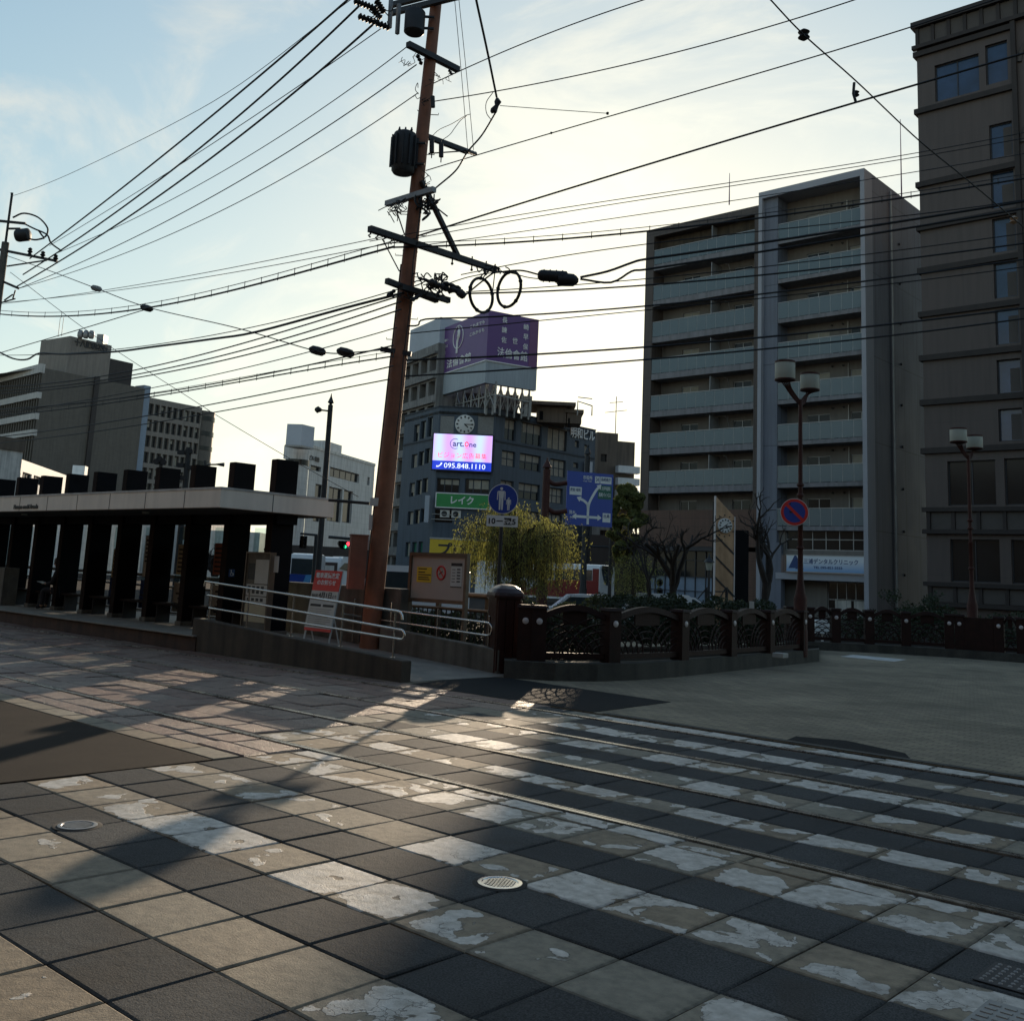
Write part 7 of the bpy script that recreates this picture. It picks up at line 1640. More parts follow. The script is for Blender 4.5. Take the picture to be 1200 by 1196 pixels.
m = MB(); a = atD(416, 631, 62.4); m.tube([atD(385, 629, 62.4), atD(432, 633, 62.4)], .09, 8); m.tube([atD(431, 633, 62.4), Vector((atD(431, 633, 62.4).x, atD(431, 633, 62.4).y, 0))], .13, 8); tag(m.build('signal_mast', 'steel_dark'), 'mast and arm holding the red traffic light', 'signal mast')
t, c = signal(355.5, 635, 46, 'black traffic light seen from behind, right of the last shelter fin', 7.5, 14, None, True, True)
m = MB(); m.tube([atD(352, 625, 46.3), atD(372, 627, 46.3)], .05, 8); m.tube([atD(371, 627, 46.3), Vector((atD(371, 627, 46.3).x, atD(371, 627, 46.3).y, 0))], .09, 8); tag(m.build('signal_mast', 'steel_dark'), 'thin mast holding the traffic light seen from behind', 'signal mast')
# ------------------------------------------------------------------ vehicles
def wheel(t, c, ax, r, w=.24):
    m = MB(); m.lathe(c-ax*w/2, [(r*.6, 0), (r*.95, .01), (r, .04), (r, w-.04), (r*.95, w-.01), (r*.6, w)], 24, ax); o = m.build('wheel', 'tyre', t)
    m = MB(); m.lathe(c-ax*(w/2+.006), [(r*.58, 0), (r*.55, w+.012)], 18, ax); m.build('rim', 'steel_grey', o)
def bus(px0, px1, D, dirsign, body, label, H_=3.1, L_=10.2, heading=None, front='dark', lower=None, groupv=None):
    """bus whose near side spans px0..px1; dirsign +1 = front at the right end"""
    a = atD(px0, 680, D); hd = heading if heading is not None else RH; hd = Vector((hd.x, hd.y, 0)).normalized()
    fB = Fr((a.x, a.y), (hd.x, hd.y)); t = thing('bus', label, 'bus', (a.x, a.y, 0)); Wd = 2.4
    F0, F1 = 0, L_
    # body shell: profile section swept along the length, rounded roof edges
    sec = [(0, .35), (0, H_-.35), (-.10, H_-.08), (-.35, H_), (-Wd+.35, H_), (-Wd+.10, H_-.08), (-Wd, H_-.35), (-Wd, .35)]
    m = MB(); ends = [0, .12, L_-.12, L_]; ins = [.06, 0, 0, .06]
    rings = []
    for e, i_ in zip(ends, ins):
        rings.append([fB.P(e, z-(i_ if z > H_-.5 else 0), d) for d, z in sec])
    vs = [p for r_ in rings for p in r_]; n_ = len(sec); fs = [tuple(range(n_)), tuple(3*n_+k for k in range(n_-1, -1, -1))]
    for k in range(3):
        for j in range(n_): fs.append((k*n_+j, k*n_+(j+1) % n_, (k+1)*n_+(j+1) % n_, (k+1)*n_+j))
    m.add(vs, fs); m.build('body', body, t)
    return t, fB, Wd
bd = az(122); BD = 80
t, fB, Wd = bus(557, 0, BD, 1, 'car_white', 'white bus with a red nose section passing behind the willow', H_=atD(557, 656, BD).z, L_=0.1+(Fr(tuple(atD(557, 680, BD))[:2], (bd.x, bd.y)).L(701, 680)[0]), heading=bd)
Lb = Fr(tuple(atD(557, 680, BD))[:2], (bd.x, bd.y)).L(701, 680)[0]+.1; Hb = atD(557, 656, BD).z
m = MB(); fB.box(m, Lb-3.6, Lb-.05, .5, 1.75, .002, .03); fB.box(m, Lb-.55, Lb-.05, 1.751, Hb-.3, .002, .03); m.build('red_side', 'bus_red', t)
m = MB(); fB.box(m, 2.4, Lb-3.7, 1.75, Hb-.5, .002, .025); m.build('side_windows', 'glass_tram', t)
m = MB(); fB.box(m, Lb-3.6, Lb-.6, 1.76, Hb-.4, .002, .025); m.build('side_windows', 'glass_tram', t)
m = MB(); m.prism([(2.4, .5), (2.6, 1.2), (4.5, 1.6), (4.6, .5)], fB.o, fB.u, Z, fB.n, .002, .02); m.prism([(Lb-6.5, .5), (Lb-4.6, 1.6), (Lb-3.61, 1.7), (Lb-3.61, .5)], fB.o, fB.u, Z, fB.n, .002, .025); m.build('red_swoosh', 'bus_red', t)
fF = Fr(tuple(fB.P(Lb, 0, 0))[:2], (-fB.n.x, -fB.n.y))
pts = [(.25+.0, Hb-.35)]; nn = 14
poly = [(.28, Hb-.3)]+[(.28+1.85*k/nn, 2.0-.55*math.sin(PI*k/nn)+.55*(abs(k-nn/2)/(nn/2))**3) for k in range(nn+1)]+[(2.13, Hb-.3)]
fzz = fF.n; m = MB(); m.prism(poly, fF.o, fF.u, Z, fzz, .003, .035); m.build('windscreen', 'glass_tram', t)
m = MB(); fF.box(m, .35, 2.05, Hb-.29, Hb-.06, .003, .03); m.build('destination_panel', 'ink', t)
for u in (.3, 1.85): m = MB(); m.lathe(fF.P(u+.1, .75, .0), [(.13, 0), (.12, .04)], 14, fF.n); m.build('headlight', 'reflector', t)
for u in (2.0, Lb-2.2): wheel(t, fB.P(u, .48, -.12), fB.n, .48)
# coach at left with slanted front
hd2 = az(80); a2 = atD(330, 690, 68)
t, fB2, Wd = bus(376, 0, 66, 1, 'car_white', 'white touring coach waiting beyond the red notice stand, its slanted front at right', H_=atD(385, 652, 66).z, L_=Fr(tuple(atD(376, 680, 66))[:2], (hd2.x, hd2.y)).L(398, 680)[0], heading=hd2)
H3 = atD(385, 652, 66).z; L3_ = Fr(tuple(atD(376, 680, 66))[:2], (hd2.x, hd2.y)).L(398, 680)[0]
m = MB(); fB2.box(m, .1, L3_-.2, 1.5, H3-.35, .002, .03); m.build('side_windows', 'glass_tram', t)
m = MB(); fB2.box(m, .1, L3_-.4, H3-.95, H3-.55, .031, .04); m.build('window_blinds', 'white_dirty', t)
fF2 = Fr(tuple(fB2.P(L3_-.1, 0, .05))[:2], (az(62).x, az(62).y)); wF = fF2.L(424, 670)[0]
m = MB(); A0 = fF2.P(0, 0); q0 = [fF2.P(-.5, .3), fF2.P(wF, .3), fF2.P(wF, .3, -2), fF2.P(-.5, .3, -2)]; q1 = [fF2.P(.25, H3+.05), fF2.P(wF, H3+.05), fF2.P(wF, H3+.05, -2), fF2.P(.25, H3+.05, -2)]; m.hexa(q0, q1); m.build('front_shell', 'car_white', t)
m = MB(); m.prism([(.02, 1.75), (.35, H3-.35), (wF-.1, H3-.35), (wF-.1, 1.45)], fF2.o, fF2.u, Z, fF2.n, .004, .04); m.build('windscreen', 'glass_tram', t)
m = MB()
for k in range(3): fF2.box(m, .75+.42*k, .95+.42*k, 1.15, 1.35, .004, .03)
m.build('front_vents', 'ink', t); m = MB(); fF2.box(m, .1, wF-.1, .55, .75, .004, .05); m.build('bumper_line', 'steel_dark', t); wheel(t, fB2.P(1.0, .45, -.1), fB2.n, .45)
# blue and white city bus, partly behind the fin
t, fB4, Wd = bus(338, 0, 58, 1, 'car_white', 'city bus with a blue lower side, between the last fin and the slim post', H_=atD(355, 648, 58).z, L_=Fr(tuple(atD(338, 680, 58))[:2], (RH.x, RH.y)).L(371, 680)[0], heading=RH)
H4 = atD(355, 648, 58).z; L4 = Fr(tuple(atD(338, 680, 58))[:2], (RH.x, RH.y)).L(371, 680)[0]
m = MB(); fB4.box(m, .1, L4-.15, 1.35, H4-.3, .002, .03); m.build('side_windows', 'glass_tram', t); m = MB(); fB4.box(m, 0, L4-.35, .4, 1.34, .002, .03); m.build('blue_side', 'bus_blue', t); m = MB(); m.prism([(L4-.9, .42), (L4-.55, .42), (L4-.25, 1.33), (L4-.6, 1.33)], fB4.o, fB4.u, Z, fB4.n, .031, .04); m.build('light_blue_stripe', 'bus_lightblue', t); wheel(t, fB4.P(.8, .45, -.1), fB4.n, .45)
def car(px, D, heading, label, L_=4.3, H_=1.45, W_=1.7, mat='car_white', kind='sedan', name='parked_car', cat='car'):
    c = atD(px, 700, D); o = Vector((c.x, c.y, 0)); u = Vector((heading.x, heading.y, 0)).normalized(); n_ = Vector((u.y, -u.x, 0)); t = thing(name, label, cat, tuple(o))
    if kind == 'sedan': prof = [(-.5, .28), (-.5, .62), (-.47, .80), (-.30, .92), (-.18, 1.0), (.20, 1.0), (.34, .93), (.48, .78), (.5, .5), (.5, .28)]; top = [(-.42, .63), (-.26, .97), (-.12, 1.0), (.12, 1.0), (.26, .64)]
    else: prof = [(-.5, .25), (-.5, .95), (-.44, 1.0), (.28, 1.0), (.40, .66), (.5, .58), (.5, .25)]; top = None
    lo = H_*.62
    m = MB()
    if kind == 'sedan':
        base = [(-L_/2, .28), (-L_/2, lo*.9), (-L_*.42, lo), (L_*.22, lo), (L_*.46, lo*.82), (L_/2, lo*.6), (L_/2, .28)]
        m.prism(base, o, u, Z, n_, -W_/2, W_/2); m.build('body', mat, t)
        m = MB(); cab = [(-L_*.40, lo), (-L_*.27, H_*.97), (-L_*.16, H_), (L_*.05, H_), (L_*.24, lo)]; m.prism(cab, o, u, Z, n_, -W_/2+.12, W_/2-.12); m.build('roof', mat, t)
        gl_ = [(-L_*.36, lo+.04), (-L_*.26, H_*.92), (L_*.04, H_*.93), (L_*.20, lo+.04)]
    else:
        base = [(-L_/2, .28), (-L_/2, H_*.93), (-L_*.45, H_), (L_*.22, H_), (L_*.38, H_*.60), (L_/2, H_*.52), (L_/2, .28)]
        m.prism(base, o, u, Z, n_, -W_/2, W_/2); m.build('body', mat, t); gl_ = [(-L_*.40, H_*.56), (-L_*.40, H_*.88), (L_*.17, H_*.88), (L_*.29, H_*.58)]
    for sg_ in (-1, 1):
        ww = (W_/2-.12) if kind == 'sedan' else W_/2; m = MB(); m.prism(gl_, o, u, Z, n_, sg_*ww-(.0 if sg_ > 0 else .02), sg_*ww+(.02 if sg_ > 0 else 0)); m.build('side_window', 'glass_tram', t)
        for e in (-L_*.32, L_*.33): wheel(t, o+u*e+n_*sg_*(W_/2-.1)+Z*.3, n_*sg_, .3, .2)
        m = MB(); m.lathe(o+u*(L_/2)+n_*sg_*W_*.36+Z*(H_*.42), [(.09, 0), (.08, .03)], 12, u); m.build('headlight', 'reflector', t)
    m = MB()
    if kind == 'sedan': m.hexa([o+u*L_*.245+n_*(W_/2-.2)*s_+Z*(lo+.03) for s_ in (-1, 1)]+[o+u*L_*.06+n_*(W_/2-.2)*s_+Z*(H_-.03) for s_ in (1, -1)], [o+u*(L_*.245+.02)+n_*(W_/2-.2)*s_+Z*(lo+.05) for s_ in (-1, 1)]+[o+u*(L_*.06+.02)+n_*(W_/2-.2)*s_+Z*(H_-.01) for s_ in (1, -1)])
    else: m.hexa([o+u*L_*.372+n_*(W_/2-.1)*s_+Z*(H_*.62) for s_ in (-1, 1)]+[o+u*L_*.235+n_*(W_/2-.1)*s_+Z*(H_*.96) for s_ in (1, -1)], [o+u*(L_*.372+.03)+n_*(W_/2-.1)*s_+Z*(H_*.63) for s_ in (-1, 1)]+[o+u*(L_*.235+.03)+n_*(W_/2-.1)*s_+Z*(H_*.97) for s_ in (1, -1)])
    m.build('windscreen', 'glass_tram', t); return t
car(478, 40, -RH+FH*.2, 'white van beside the notice board, nose to the left', 4.4, 1.95, 1.75, 'car_white', 'van')
car(457, 44, -RH+FH*.3, 'black car just left of the white van', 4.2, 1.45, 1.7, 'car_black')
car(702, 36, RH, 'white car low in front of the red and white bus', 4.0, 1.25, 1.7, 'car_white')
car(762, 41, RH*-1, 'white compact van parked left of the bare trees', 3.0, 1.34, 1.5, 'car_white', 'van')
car(806, 47, RH, 'low white car parked behind the bare trees and the hedge', 3.8, 1.2, 1.65, 'car_white')
# ------------------------------------------------------------------ bronze clock tower
TD = 42; a = atD(837.8, 640, TD); ft_ = Fr((a.x, a.y), az(80)); u1 = ft_.L(860.6, 640)[0]; zt1 = ft_.L(838, 581)[1]; zt2 = ft_.L(860.5, 605.5)[1]
tw = thing('clock_tower', 'bronze clock monument with a slanting top and diagonal grooves, dark on its right side', 'clock tower', tuple(a-Z*a.z))
O = ft_.o; m = MB(); m.prism([(0, 0), (u1, 0), (u1, zt2), (0, zt1)], O, ft_.u, Z, ft_.n, -.12, 0); m.build('front_slab', 'bronze', tw)
m = MB(); m.prism([(.1, 0), (u1-.02, 0), (u1-.02, zt2-.1), (.1, zt1-.2)], O, ft_.u, Z, ft_.n, -.55, -.121); m.build('core', 'shelter_black', tw)
zb3 = ft_.L(868, 621)[1]; u3 = ft_.L(878, 640)[0]; m = MB(); ft_.box(m, u1+.02, u3, 0, zb3, -1.3, -.05); m.build('dark_box', 'shelter_black', tw)
for y_ in (625.5, 650.5, 675): 
    za = ft_.L(839, y_)[1]; m = MB(); m.prism([(.02, za), (.02, za-.09), (u1-.02, za-.09-.72), (u1-.02, za-.72)], O, ft_.u, Z, ft_.n, .003, .02); m.build('diagonal_groove', 'bank_dark', tw)
m = MB()
for u in (0, u1): ft_.box(m, u-.02, u+.02, 0, (zt1 if u == 0 else zt2), -.1, .03)
m.build('edge_trim', 'reflector', tw)
uc, zc_ = ft_.L(849, 616); clock(ft_.P(uc, zc_, .01), ft_, .30, 'small white clock set in the bronze monument', hands=(95, 150))
m = MB()
for k in range(12):
    a_ = 2*PI*k/12; q = ft_.P(uc+math.sin(a_)*.43, zc_+math.cos(a_)*.43, .002); m.lathe(q, [(.03, 0), (.03, .02)], 8, ft_.n)
m.build('hour_studs', 'ink', tw)
# small park lantern and a low barrier by the tower
q = atD(831, 662, 41); b_ = Vector((q.x, q.y, 0)); t = thing('park_lantern', 'small old-fashioned lantern on a thin post left of the bronze monument', 'lantern', tuple(b_)); m = MB(); m.tube([b_, Vector((q.x, q.y, q.z-.15))], .05, 8); m.build('post', 'steel_dark', t)
m = MB(); m.lathe(q-Z*.2, [(.10, 0), (.16, .3), (.15, .31)], 10); m.build('glass', 'lamp_shade', t); m = MB(); m.lathe(q+Z*.11, [(.22, 0), (.16, .08), (.05, .2), (.02, .34)], 10); m.build('cap', 'steel_dark', t)
t = thing('low_barrier', 'dark metal barrier with slanted rails in front of the bronze monument', 'barrier', tuple(atD(840, 705, 33)))
for px, s_ in ((828, 1), (851.5, 1)):
    a = atD(px, 702, 33); tpx = atD(px, 688, 33); m = MB(); m.bar(Vector((a.x, a.y, 0)), Vector((a.x, a.y, tpx.z)), .07, .07); m.build('post', 'steel_dark', t)
for p_, q_ in (((828, 689), (818, 701)), ((828, 689), (838, 701)), ((851, 688), (842, 703)), ((838, 693), (851, 693)), ((851, 688), (862, 700))):
    m = MB(); m.tube([atD(*p_, 33), atD(*q_, 33)], .022, 6); m.build('rail', 'steel_dark', t)
# white thing seen through the far fence
c = atD(963.5, 734, 33.5); m = MB(); m.prism([(-.26, -.2), (.1, -.22), (.28, 0), (.1, .22), (-.24, .2)], c, RH, Z, FH, -.15, .15); m.lathe(c-Z*c.z, [(.04, 0), (.04, c.z-.2)], 8); tag(m.build('white_marker', 'white_paint'), 'white arrow-shaped marker visible through the first panel of the farther fence', 'marker')
c = atD(881, 709, 24.5); m = MB(); m.obox(c, RH, Z, FH, .055, .09, .01); tag(m.build('small_notice', 'paper'), 'small white notice standing just above the fence beside the right pollarded tree', 'notice')
c = atD(914.5, 762, 22.1); m = MB(); m.bbox(c.x-.12, c.x+.12, c.y-.12, c.y+.12, .302, .40, .01); tag(m.build('stone_block', 'concrete_pale'), 'small pale block lying on the kerb under the fourth fence panel', 'block')
# ------------------------------------------------------------------ vegetation
def leafcloud(m, blobs, n, size, rr, flat=.5):
    tot = sum(b[1][0]*b[1][1]*b[1][2] for b in blobs)
    for c, e in blobs:
        k = int(n*e[0]*e[1]*e[2]/tot)
        for _ in range(k):
            while True:
                v = Vector((rr.uniform(-1, 1), rr.uniform(-1, 1), rr.uniform(-1, 1)))
                if v.length <= 1: break
            v = v.normalized()*(v.length**.45)
            p = c+Vector((v.x*e[0], v.y*e[1], v.z*e[2])); s_ = size*rr.uniform(.6, 1.3)
            a = Vector((rr.gauss(0, 1), rr.gauss(0, 1), rr.gauss(0, 1))).normalized(); b = a.orthogonal().normalized()
            m.add([p-a*s_, p-b*s_*flat, p+a*s_, p+b*s_*flat], [(0, 1, 2, 3)])
rr = random.Random(33)
def hedge(label, p0, p1, z0, z1, w, n, seed):
    r2 = random.Random(seed); m = MB(); d = p1-p0; L_ = d.length; bl = []
    k = int(L_/.7)+1
    for i in range(k): bl.append((p0+d*((i+.5)/k)+Z*((z0+z1)/2+r2.uniform(-.08, .08)), (.55, w, (z1-z0)/2*r2.uniform(.9, 1.15))))
    leafcloud(m, bl, n, .045, r2); o = m.build('hedge', 'hedge'); return tag(o, label, 'hedge')
def gp2(px, D, z=0.): p = atD(px, 700, D); return Vector((p.x, p.y, z))
hedge('clipped dark hedge behind the river fence from the bare shrub to the bronze monument', gp2(690, 25.5), gp2(905, 27), .2, 1.42, .6, 15000, 1)
hedge('low dark hedge behind the left half of the river fence', gp2(600, 21), gp2(705, 22.5), .1, 1.15, .5, 7000, 2)
hedge('dark planting behind the farther fence in front of the tall building', gp2(985, 37), gp2(1230, 36), .1, 1.25, .6, 9000, 4)
hedge('dark shrubs behind the brown pipe railing', gp2(395, 24.5), gp2(575, 20.5), .1, .95, .4, 7000, 6)
def branch(m, p, d, L_, r, depth, rr, spread=.6, gnarl=.25, n=3, tips=None, shrink=.62):
    pts = [p]; k = 4
    for i in range(k):
        d = (d+Vector((rr.gauss(0, 1), rr.gauss(0, 1), rr.gauss(0, .7)))*gnarl*.5).normalized(); p = p+d*L_/k; pts.append(p)
    m.tube(pts, [r*(1-.45*i/k) for i in range(k+1)], 6 if r > .03 else 4)
    if depth == 0:
        if tips is not None: tips.append((p, d))
        return
    for j in range(n):
        a = Vector((rr.gauss(0, 1), rr.gauss(0, 1), rr.gauss(0, .6))).normalized(); nd = (d*(1-spread)+a*spread+Z*.15).normalized(); q = pts[rr.choice([2, 3, 4])]
        branch(m, q, nd, L_*shrink*rr.uniform(.7, 1.2), r*.52, depth-1, rr, spread, gnarl, n, tips, shrink)
# willow: trunk, arching limbs, hanging leafy strands
def willow(px0, px1, pytop, pybot, D, label, ns, seed, trunk=True, dens=26):
    r2 = random.Random(seed); cx = (px0+px1)/2; b = gp2(cx, D); top = atD(cx, pytop, D).z; s_ = D/FOC; RX = (px1-px0)/2*s_
    t = thing('willow_tree', label, 'willow', tuple(b)); zb_ = atD(cx, pybot, D).z; fork = top*.42
    m = MB(); m.tube([b, b+Z*fork*.5+RH*.1, b+Z*fork], [.22, .18, .15], 10); ends = []
    for k in range(13):
        a = 2*PI*k/13+r2.uniform(-.2, .2); rad = RX*r2.uniform(.35, .95); e = b+RH*math.cos(a)*rad+FH*math.sin(a)*rad*.8+Z*(top-(rad/RX)**2*(top-fork)*.38-r2.uniform(0, .25)); mid = b+(e-b)*.45; mid.z = fork+(e.z-fork)*.85
        pts = crom([b+Z*fork, mid, e], 6); m.tube(pts, [.10*(1-.85*i/(len(pts)-1)) for i in range(len(pts))], 6); ends.append(pts)
    m.build('trunk', 'bark_willow', t)
    m = MB(); st_ = MB()
    for k in range(ns):
        pts = ends[k % len(ends)]; p = pts[min(len(pts)-1, int(2+(len(pts)-2)*r2.random()**.6))]+Vector((r2.gauss(0, .28), r2.gauss(0, .28), r2.uniform(-.1, .25)))
        off = ((p-b).dot(RH)/RX); L_ = max(.6, (p.z-zb_)*r2.uniform(.35, 1.0)*(1-.25*abs(off))); out = Vector((p.x-b.x, p.y-b.y, 0)); out = out.normalized() if out.length > .1 else RH
        sway = r2.uniform(.05, .35); prev = p; n_ = max(6, int(L_*dens/4)); sp = [p]
        for i in range(1, n_+1):
            f_ = i/n_; q = p+out*sway*math.sin(min(1, f_*1.4)*PI/2)+Z*(.12*math.sin(min(1, f_*3)*PI)-L_*f_**1.15)+Vector((r2.gauss(0, .012), r2.gauss(0, .012), 0)); sp.append(q)
            for _ in range(3):
                dd = (Vector((r2.gauss(0, .55), r2.gauss(0, .55), -1))).normalized(); w = Vector((r2.gauss(0, 1), r2.gauss(0, 1), 0)).normalized(); s2 = r2.uniform(.045, .085); o_ = q+Vector((r2.gauss(0, .02), r2.gauss(0, .02), r2.uniform(-.05, .05)))
                m.add([o_, o_+dd*s2*.5+w*s2*.14, o_+dd*s2, o_+dd*s2*.5-w*s2*.14], [(0, 1, 2, 3)])
        st_.tube(sp[::2]+[sp[-1]], .004, 3, cap=False)
    st_.build('hanging_twigs', 'twig', t); m.build('foliage', 'leaf_willow', t); return t
willow(540, 668, 590, 706, 30, 'broad yellow-green willow behind the pedestrian sign, hanging in front of the bus', 1000, 5, dens=34)
willow(728, 756, 646, 706, 40, 'small narrow willow left of the shop windows', 220, 8)
def tree(px, D, pytop, rx_px, label, mat, seed, n=9000, leaf=.09, group=None, low=None, name='tree'):
    r2 = random.Random(seed); b = gp2(px, D); top = atD(px, pytop, D).z; s_ = D/FOC; rx = rx_px*s_; t = thing(name, label, 'tree', tuple(b), group=group); z0_ = atD(px, low, D).z if low else top*.35
    m = MB(); tips = []; m.tube([b, b+Z*(z0_+.5)+RH*.15], [.28, .16], 8); branch(m, b+Z*z0_*.8, Z, (top-z0_)*.5, .13, 3, r2, .55, .3, 4, tips); m.build('trunk', 'bark', t)
    bl = []; H_ = top-z0_
    for k in range(70):
        a = r2.uniform(0, 2*PI); f_ = r2.random(); zz = z0_+H_*(.12+.8*f_); rad = rx*math.sqrt(max(.05, 1-((f_-.4)/.68)**2))*r2.uniform(.2, 1.0); e = rx*r2.uniform(.12, .30); bl.append((b+RH*math.cos(a)*rad+FH*math.sin(a)*rad+Z*zz, (e, e, e*.85)))
    m = MB(); leafcloud(m, bl, n, leaf, r2); m.build('crown', mat, t); return t
tree(734, 58, 562, 24, 'dark bushy evergreen in the gap left of the apartment block', 'leaf_dark', 3, 26000, .09, low=668)
def bare(px, D, pytop, label, seed, lean=0., r=.11, fork=.45, depth=4, L0=None, name='bare_tree', gn=.38):
    r2 = random.Random(seed); b = gp2(px, D); top = atD(px, pytop, D).z; t = thing(name, label, 'tree', tuple(b)); m = MB(); f_ = b+Z*top*fork+RH*lean
    m.tube(crom([b, b.lerp(f_, .5)+RH*lean*.3, f_], 5), [r*(1-.25*i/10) for i in range(11)], 10)
    for k in range(3):
        d = (Z+RH*[-.32, .05, .32][k]+RH*lean*.3+FH*r2.uniform(-.3, .3)).normalized(); branch(m, f_-Z*.2*k, d, (top*(1-fork))*.52, r*.74, depth-1, r2, .46, gn, 3, None, .62)
    m.build('trunk', 'bark', t); return t
bare(802, 30, 572, 'dark pollarded bare tree in front of the shop windows, left of the bronze monument', 12, lean=-.35, r=.13, fork=.42)
bare(771, 31, 600, 'thin bare tree left of the darker pollarded one, before the shop windows', 15, lean=-.25, r=.07, fork=.4)
bare(882, 28, 582, 'leaning bare tree between the bronze monument and the street lamp', 19, lean=.35, r=.12, fork=.45)
# twiggy shrub in front of the bus
r2 = random.Random(44)
t = thing('bare_shrub', 'twiggy bare shrub rising above the fence in front of the bus', 'shrub', tuple(gp2(688, 21.5))); m = MB(); b = gp2(688, 21.5, .3)
for k in range(22):
    d = (Z*r2.uniform(.5, 1.1)+RH*r2.uniform(-1.0, 1.1)+FH*r2.uniform(-.4, .4)).normalized(); branch(m, b+RH*r2.uniform(-.25, .25), d, r2.uniform(.5, .8), .012, 2, r2, .38, .3, 3, None, .6)
m.build('twigs', 'twig', t)
t = thing('bare_shrub', 'small twiggy shrub under the right side of the willow', 'shrub', tuple(gp2(645, 21))); m = MB(); b = gp2(645, 21, .3)
for k in range(16):
    d = (Z*r2.uniform(.6, 1.1)+RH*r2.uniform(-.8, .8)+FH*r2.uniform(-.4, .4)).normalized(); branch(m, b+RH*r2.uniform(-.25, .25), d, r2.uniform(.4, .7), .010, 2, r2, .38, .3, 3, None, .6)
m.build('twigs', 'twig', t)
# leafy dark shrub by the gap between apartments and hotel
b = gp2(1075, 41); t = thing('garden_shrub', 'dark leafy shrub in the gap between the apartment block and the tall building', 'shrub', tuple(b)); m = MB(); r2 = random.Random(9); tips = []
for k in range(7): branch(m, b+RH*r2.uniform(-.5, .9), (Z+RH*r2.uniform(-.7, .5)).normalized(), r2.uniform(.7, 1.2), .03, 2, r2, .4, .3, 3, tips, .6)
m.build('stems', 'bark', t); m = MB(); bl = [(p, (.28, .28, .22)) for p, d in tips]; leafcloud(m, bl, 3200, .06, r2); m.build('foliage', 'hedge', t)
# bare trees seen through the shelter gaps
bare(248, 45, 628, 'bare tree glimpsed between the last two dark fins of the shelter', 23, r=.12, fork=.3)
tree(322, 60, 622, 14, 'rounded green tree glimpsed right of the third fin from the ramp', 'leaf_dark', 31, 4000, .1, low=665)
# ------------------------------------------------------------------ seated person in the shelter
fpn = Fr((-40, 12.2), (1, 0)); hu, hz = fpn.L(56.5, 668); px_ = fpn.P(hu, 0, 0); pz = PZ
o = Vector((px_.x, 12.62, PZ))
D_ = Vector((-.80, -.60, 0)).normalized(); Sd = Vector((D_.y, -D_.x, 0))
def pt(f_, s_, z): return D_*f_+Sd*s_+Z*z
J = {'pelvis': pt(0, 0, .50), 'spine': pt(.03, 0, .70), 'chest': pt(.09, 0, .92), 'neck': pt(.14, 0, 1.06), 'head': pt(.20, 0, 1.17), 'crown': pt(.22, 0, 1.27)}
R_ = {'pelvis': .145, 'spine': .125, 'chest': .135, 'neck': .058, 'head': .088, 'crown': .082}; Eg = [('pelvis', 'spine'), ('spine', 'chest'), ('chest', 'neck'), ('neck', 'head'), ('head', 'crown')]
for s_, n_ in ((-1, 'l'), (1, 'r')):
    J.update({n_+'sh': pt(.09, .17*s_, .97), n_+'el': pt(.16, .22*s_, .70), n_+'wr': pt(.38, .11*s_, .66), n_+'ha': pt(.45, .08*s_, .665), n_+'hip': pt(.06, .09*s_, .48), n_+'kn': pt(.45, .12*s_, .50), n_+'an': pt(.45, .11*s_, .09), n_+'to': pt(.60, .12*s_, .045)})
    R_.update({n_+'sh': .068, n_+'el': .048, n_+'wr': .032, n_+'ha': .034, n_+'hip': .10, n_+'kn': .068, n_+'an': .045, n_+'to': .038})
    Eg += [('chest', n_+'sh'), (n_+'sh', n_+'el'), (n_+'el', n_+'wr'), (n_+'wr', n_+'ha'), ('pelvis', n_+'hip'), (n_+'hip', n_+'kn'), (n_+'kn', n_+'an'), (n_+'an', n_+'to')]
def skin_obj(name, J, R_, Eg, root, mat, parent, sub=2):
    ks = list(J); me = bpy.data.meshes.new(name); me.from_pydata([tuple(J[k]) for k in ks], [(ks.index(a), ks.index(b)) for a, b in Eg], []); ob = bpy.data.objects.new(name, me); col.objects.link(ob)
    md = ob.modifiers.new('skin', 'SKIN'); md.use_smooth_shade = True; sv = me.skin_vertices[0].data if me.skin_vertices else None
    if sv is None: return ob
    for i, k in enumerate(ks): sv[i].radius = (R_[k], R_[k]); sv[i].use_root = (k == root)
    s2 = ob.modifiers.new('sub', 'SUBSURF'); s2.levels = sub; s2.render_levels = sub
    me.materials.append(M(mat)); ob.parent = parent; return ob
pe = thing('person', 'person in dark clothes sitting bent forward in the shelter, holding white papers', 'person', tuple(o), local=True)
def mk_skin(name, keys, root, mat, grow=0.):
    j = {k: J[k] for k in keys}; r = {k: R_[k]+grow for k in keys}; e = [(a, b) for a, b in Eg if a in keys and b in keys]
    ob = skin_obj(name, j, r, e, root, mat, pe)
    return ob
def ensure_skin(me):
    bm = bmesh.new(); bm.from_mesh(me); bm.verts.layers.skin.verify(); bm.to_mesh(me); bm.free()
_old = skin_obj
def skin_obj(name, J, R_, Eg, root, mat, parent, sub=2):
    ks = list(J); me = bpy.data.meshes.new(name); me.from_pydata([tuple(J[k]) for k in ks], [(ks.index(a), ks.index(b)) for a, b in Eg], []); ensure_skin(me)
    ob = bpy.data.objects.new(name, me); col.objects.link(ob); sv = me.skin_vertices[0].data
    for i, k in enumerate(ks): sv[i].radius = (R_[k], R_[k]); sv[i].use_root = (k == root)
    md = ob.modifiers.new('skin', 'SKIN'); md.use_smooth_shade = True; s2 = ob.modifiers.new('sub', 'SUBSURF'); s2.levels = sub; s2.render_levels = sub
    me.materials.append(M(mat)); ob.parent = parent; return ob
mk_skin('body', list(J), 'pelvis', 'skin')
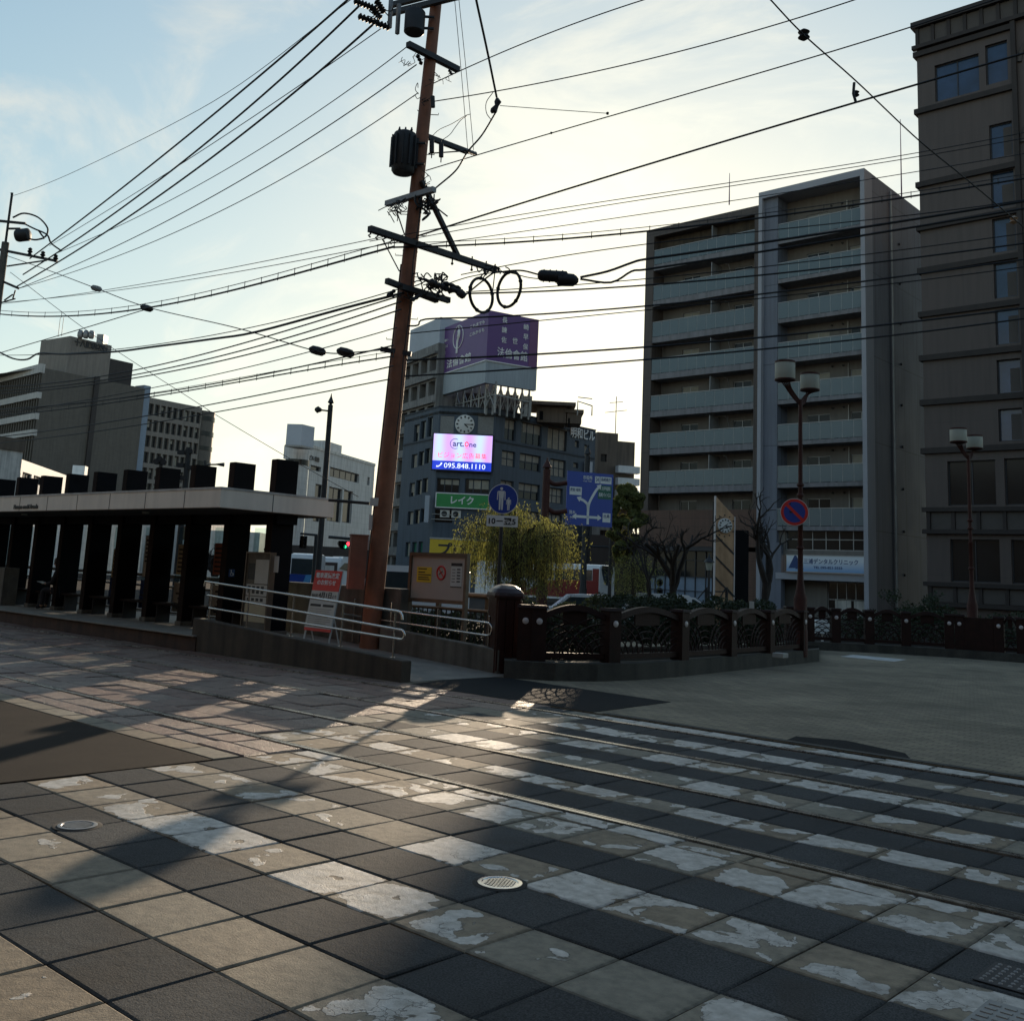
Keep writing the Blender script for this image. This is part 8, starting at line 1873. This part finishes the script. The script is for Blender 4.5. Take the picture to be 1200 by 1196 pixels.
mk_skin('jacket', ['pelvis', 'spine', 'chest', 'lsh', 'lel', 'lwr', 'rsh', 'rel', 'rwr'], 'chest', 'cloth_black', .014)
mk_skin('trousers', ['pelvis', 'lhip', 'lkn', 'lan', 'rhip', 'rkn', 'ran'], 'pelvis', 'cloth_trouser', .013)
for n_ in 'lr': mk_skin('shoe', [n_+'an', n_+'to'], n_+'an', 'cloth_black', .010)
m = MB(); hc = J['crown']-D_*.02+Z*.0; m.lathe(hc-Z*.10-D_*.02, [(.085, 0), (.104, .05), (.106, .11), (.085, .165), (.04, .19), (.0, .195)], 16); q = m.build('hair', 'hair', None); q.parent = pe
m = MB(); m.tube([J['neck']+D_*.0+Vector((math.cos(a), math.sin(a), 0))*.066 for a in [2*PI*k/12 for k in range(12)]], .016, 6, closed=True); q = m.build('white_collar', 'white_paint', None); q.parent = pe
hd_ = J['head']
m = MB(); m.lathe(hd_+D_*.085+Z*.005, [(.012, -.02), (.016, 0), (.008, .03)], 8); q = m.build('nose', 'skin', None); q.parent = pe
for s_ in (-1, 1):
    m = MB(); m.lathe(hd_+D_*.078+Sd*.032*s_+Z*.03, [(.009, 0), (.009, .006)], 8, D_); q = m.build('eye', 'ink', None); q.parent = pe
    m = MB(); m.lathe(hd_+Sd*.088*s_+Z*.0, [(.02, 0), (.015, .012)], 8, Sd*s_); q = m.build('ear', 'skin', None); q.parent = pe
    for k in range(4):
        h_ = J[('l' if s_ < 0 else 'r')+'ha']; m = MB(); b0 = h_+Sd*(k-1.5)*.016; m.tube([b0, b0+D_*.045-Z*.004, b0+D_*(.075-.006*abs(k-1))-Z*.02], [.010, .009, .007], 6); q = m.build('finger', 'skin', None); q.parent = pe
    m = MB(); b0 = h_-Sd*s_*.02; m.tube([b0, b0+D_*.03-Sd*s_*.025+Z*.012, b0+D_*.055-Sd*s_*.025+Z*.016], [.011, .010, .008], 6); q = m.build('thumb', 'skin', None); q.parent = pe
m = MB(); cpa = o+D_*.53+Z*.685; m.obox(cpa, Sd, D_+Z*.25, Z, .15, .11, .002); tag(m.build('papers', 'paper'), 'white papers held by the seated person in the shelter', 'papers')
# pale machine / box at the far left of the platform
f_ = Fr((-40, 12.0), (1, 0)); u0, z1 = f_.L(-8, 664); u1, _ = f_.L(6, 664); m = MB(); f_.box(m, u0, u1, PZ, z1, -.4, 0); tag(m.build('vending_cabinet', 'concrete'), 'pale tan cabinet at the left edge of the photo inside the shelter', 'cabinet')
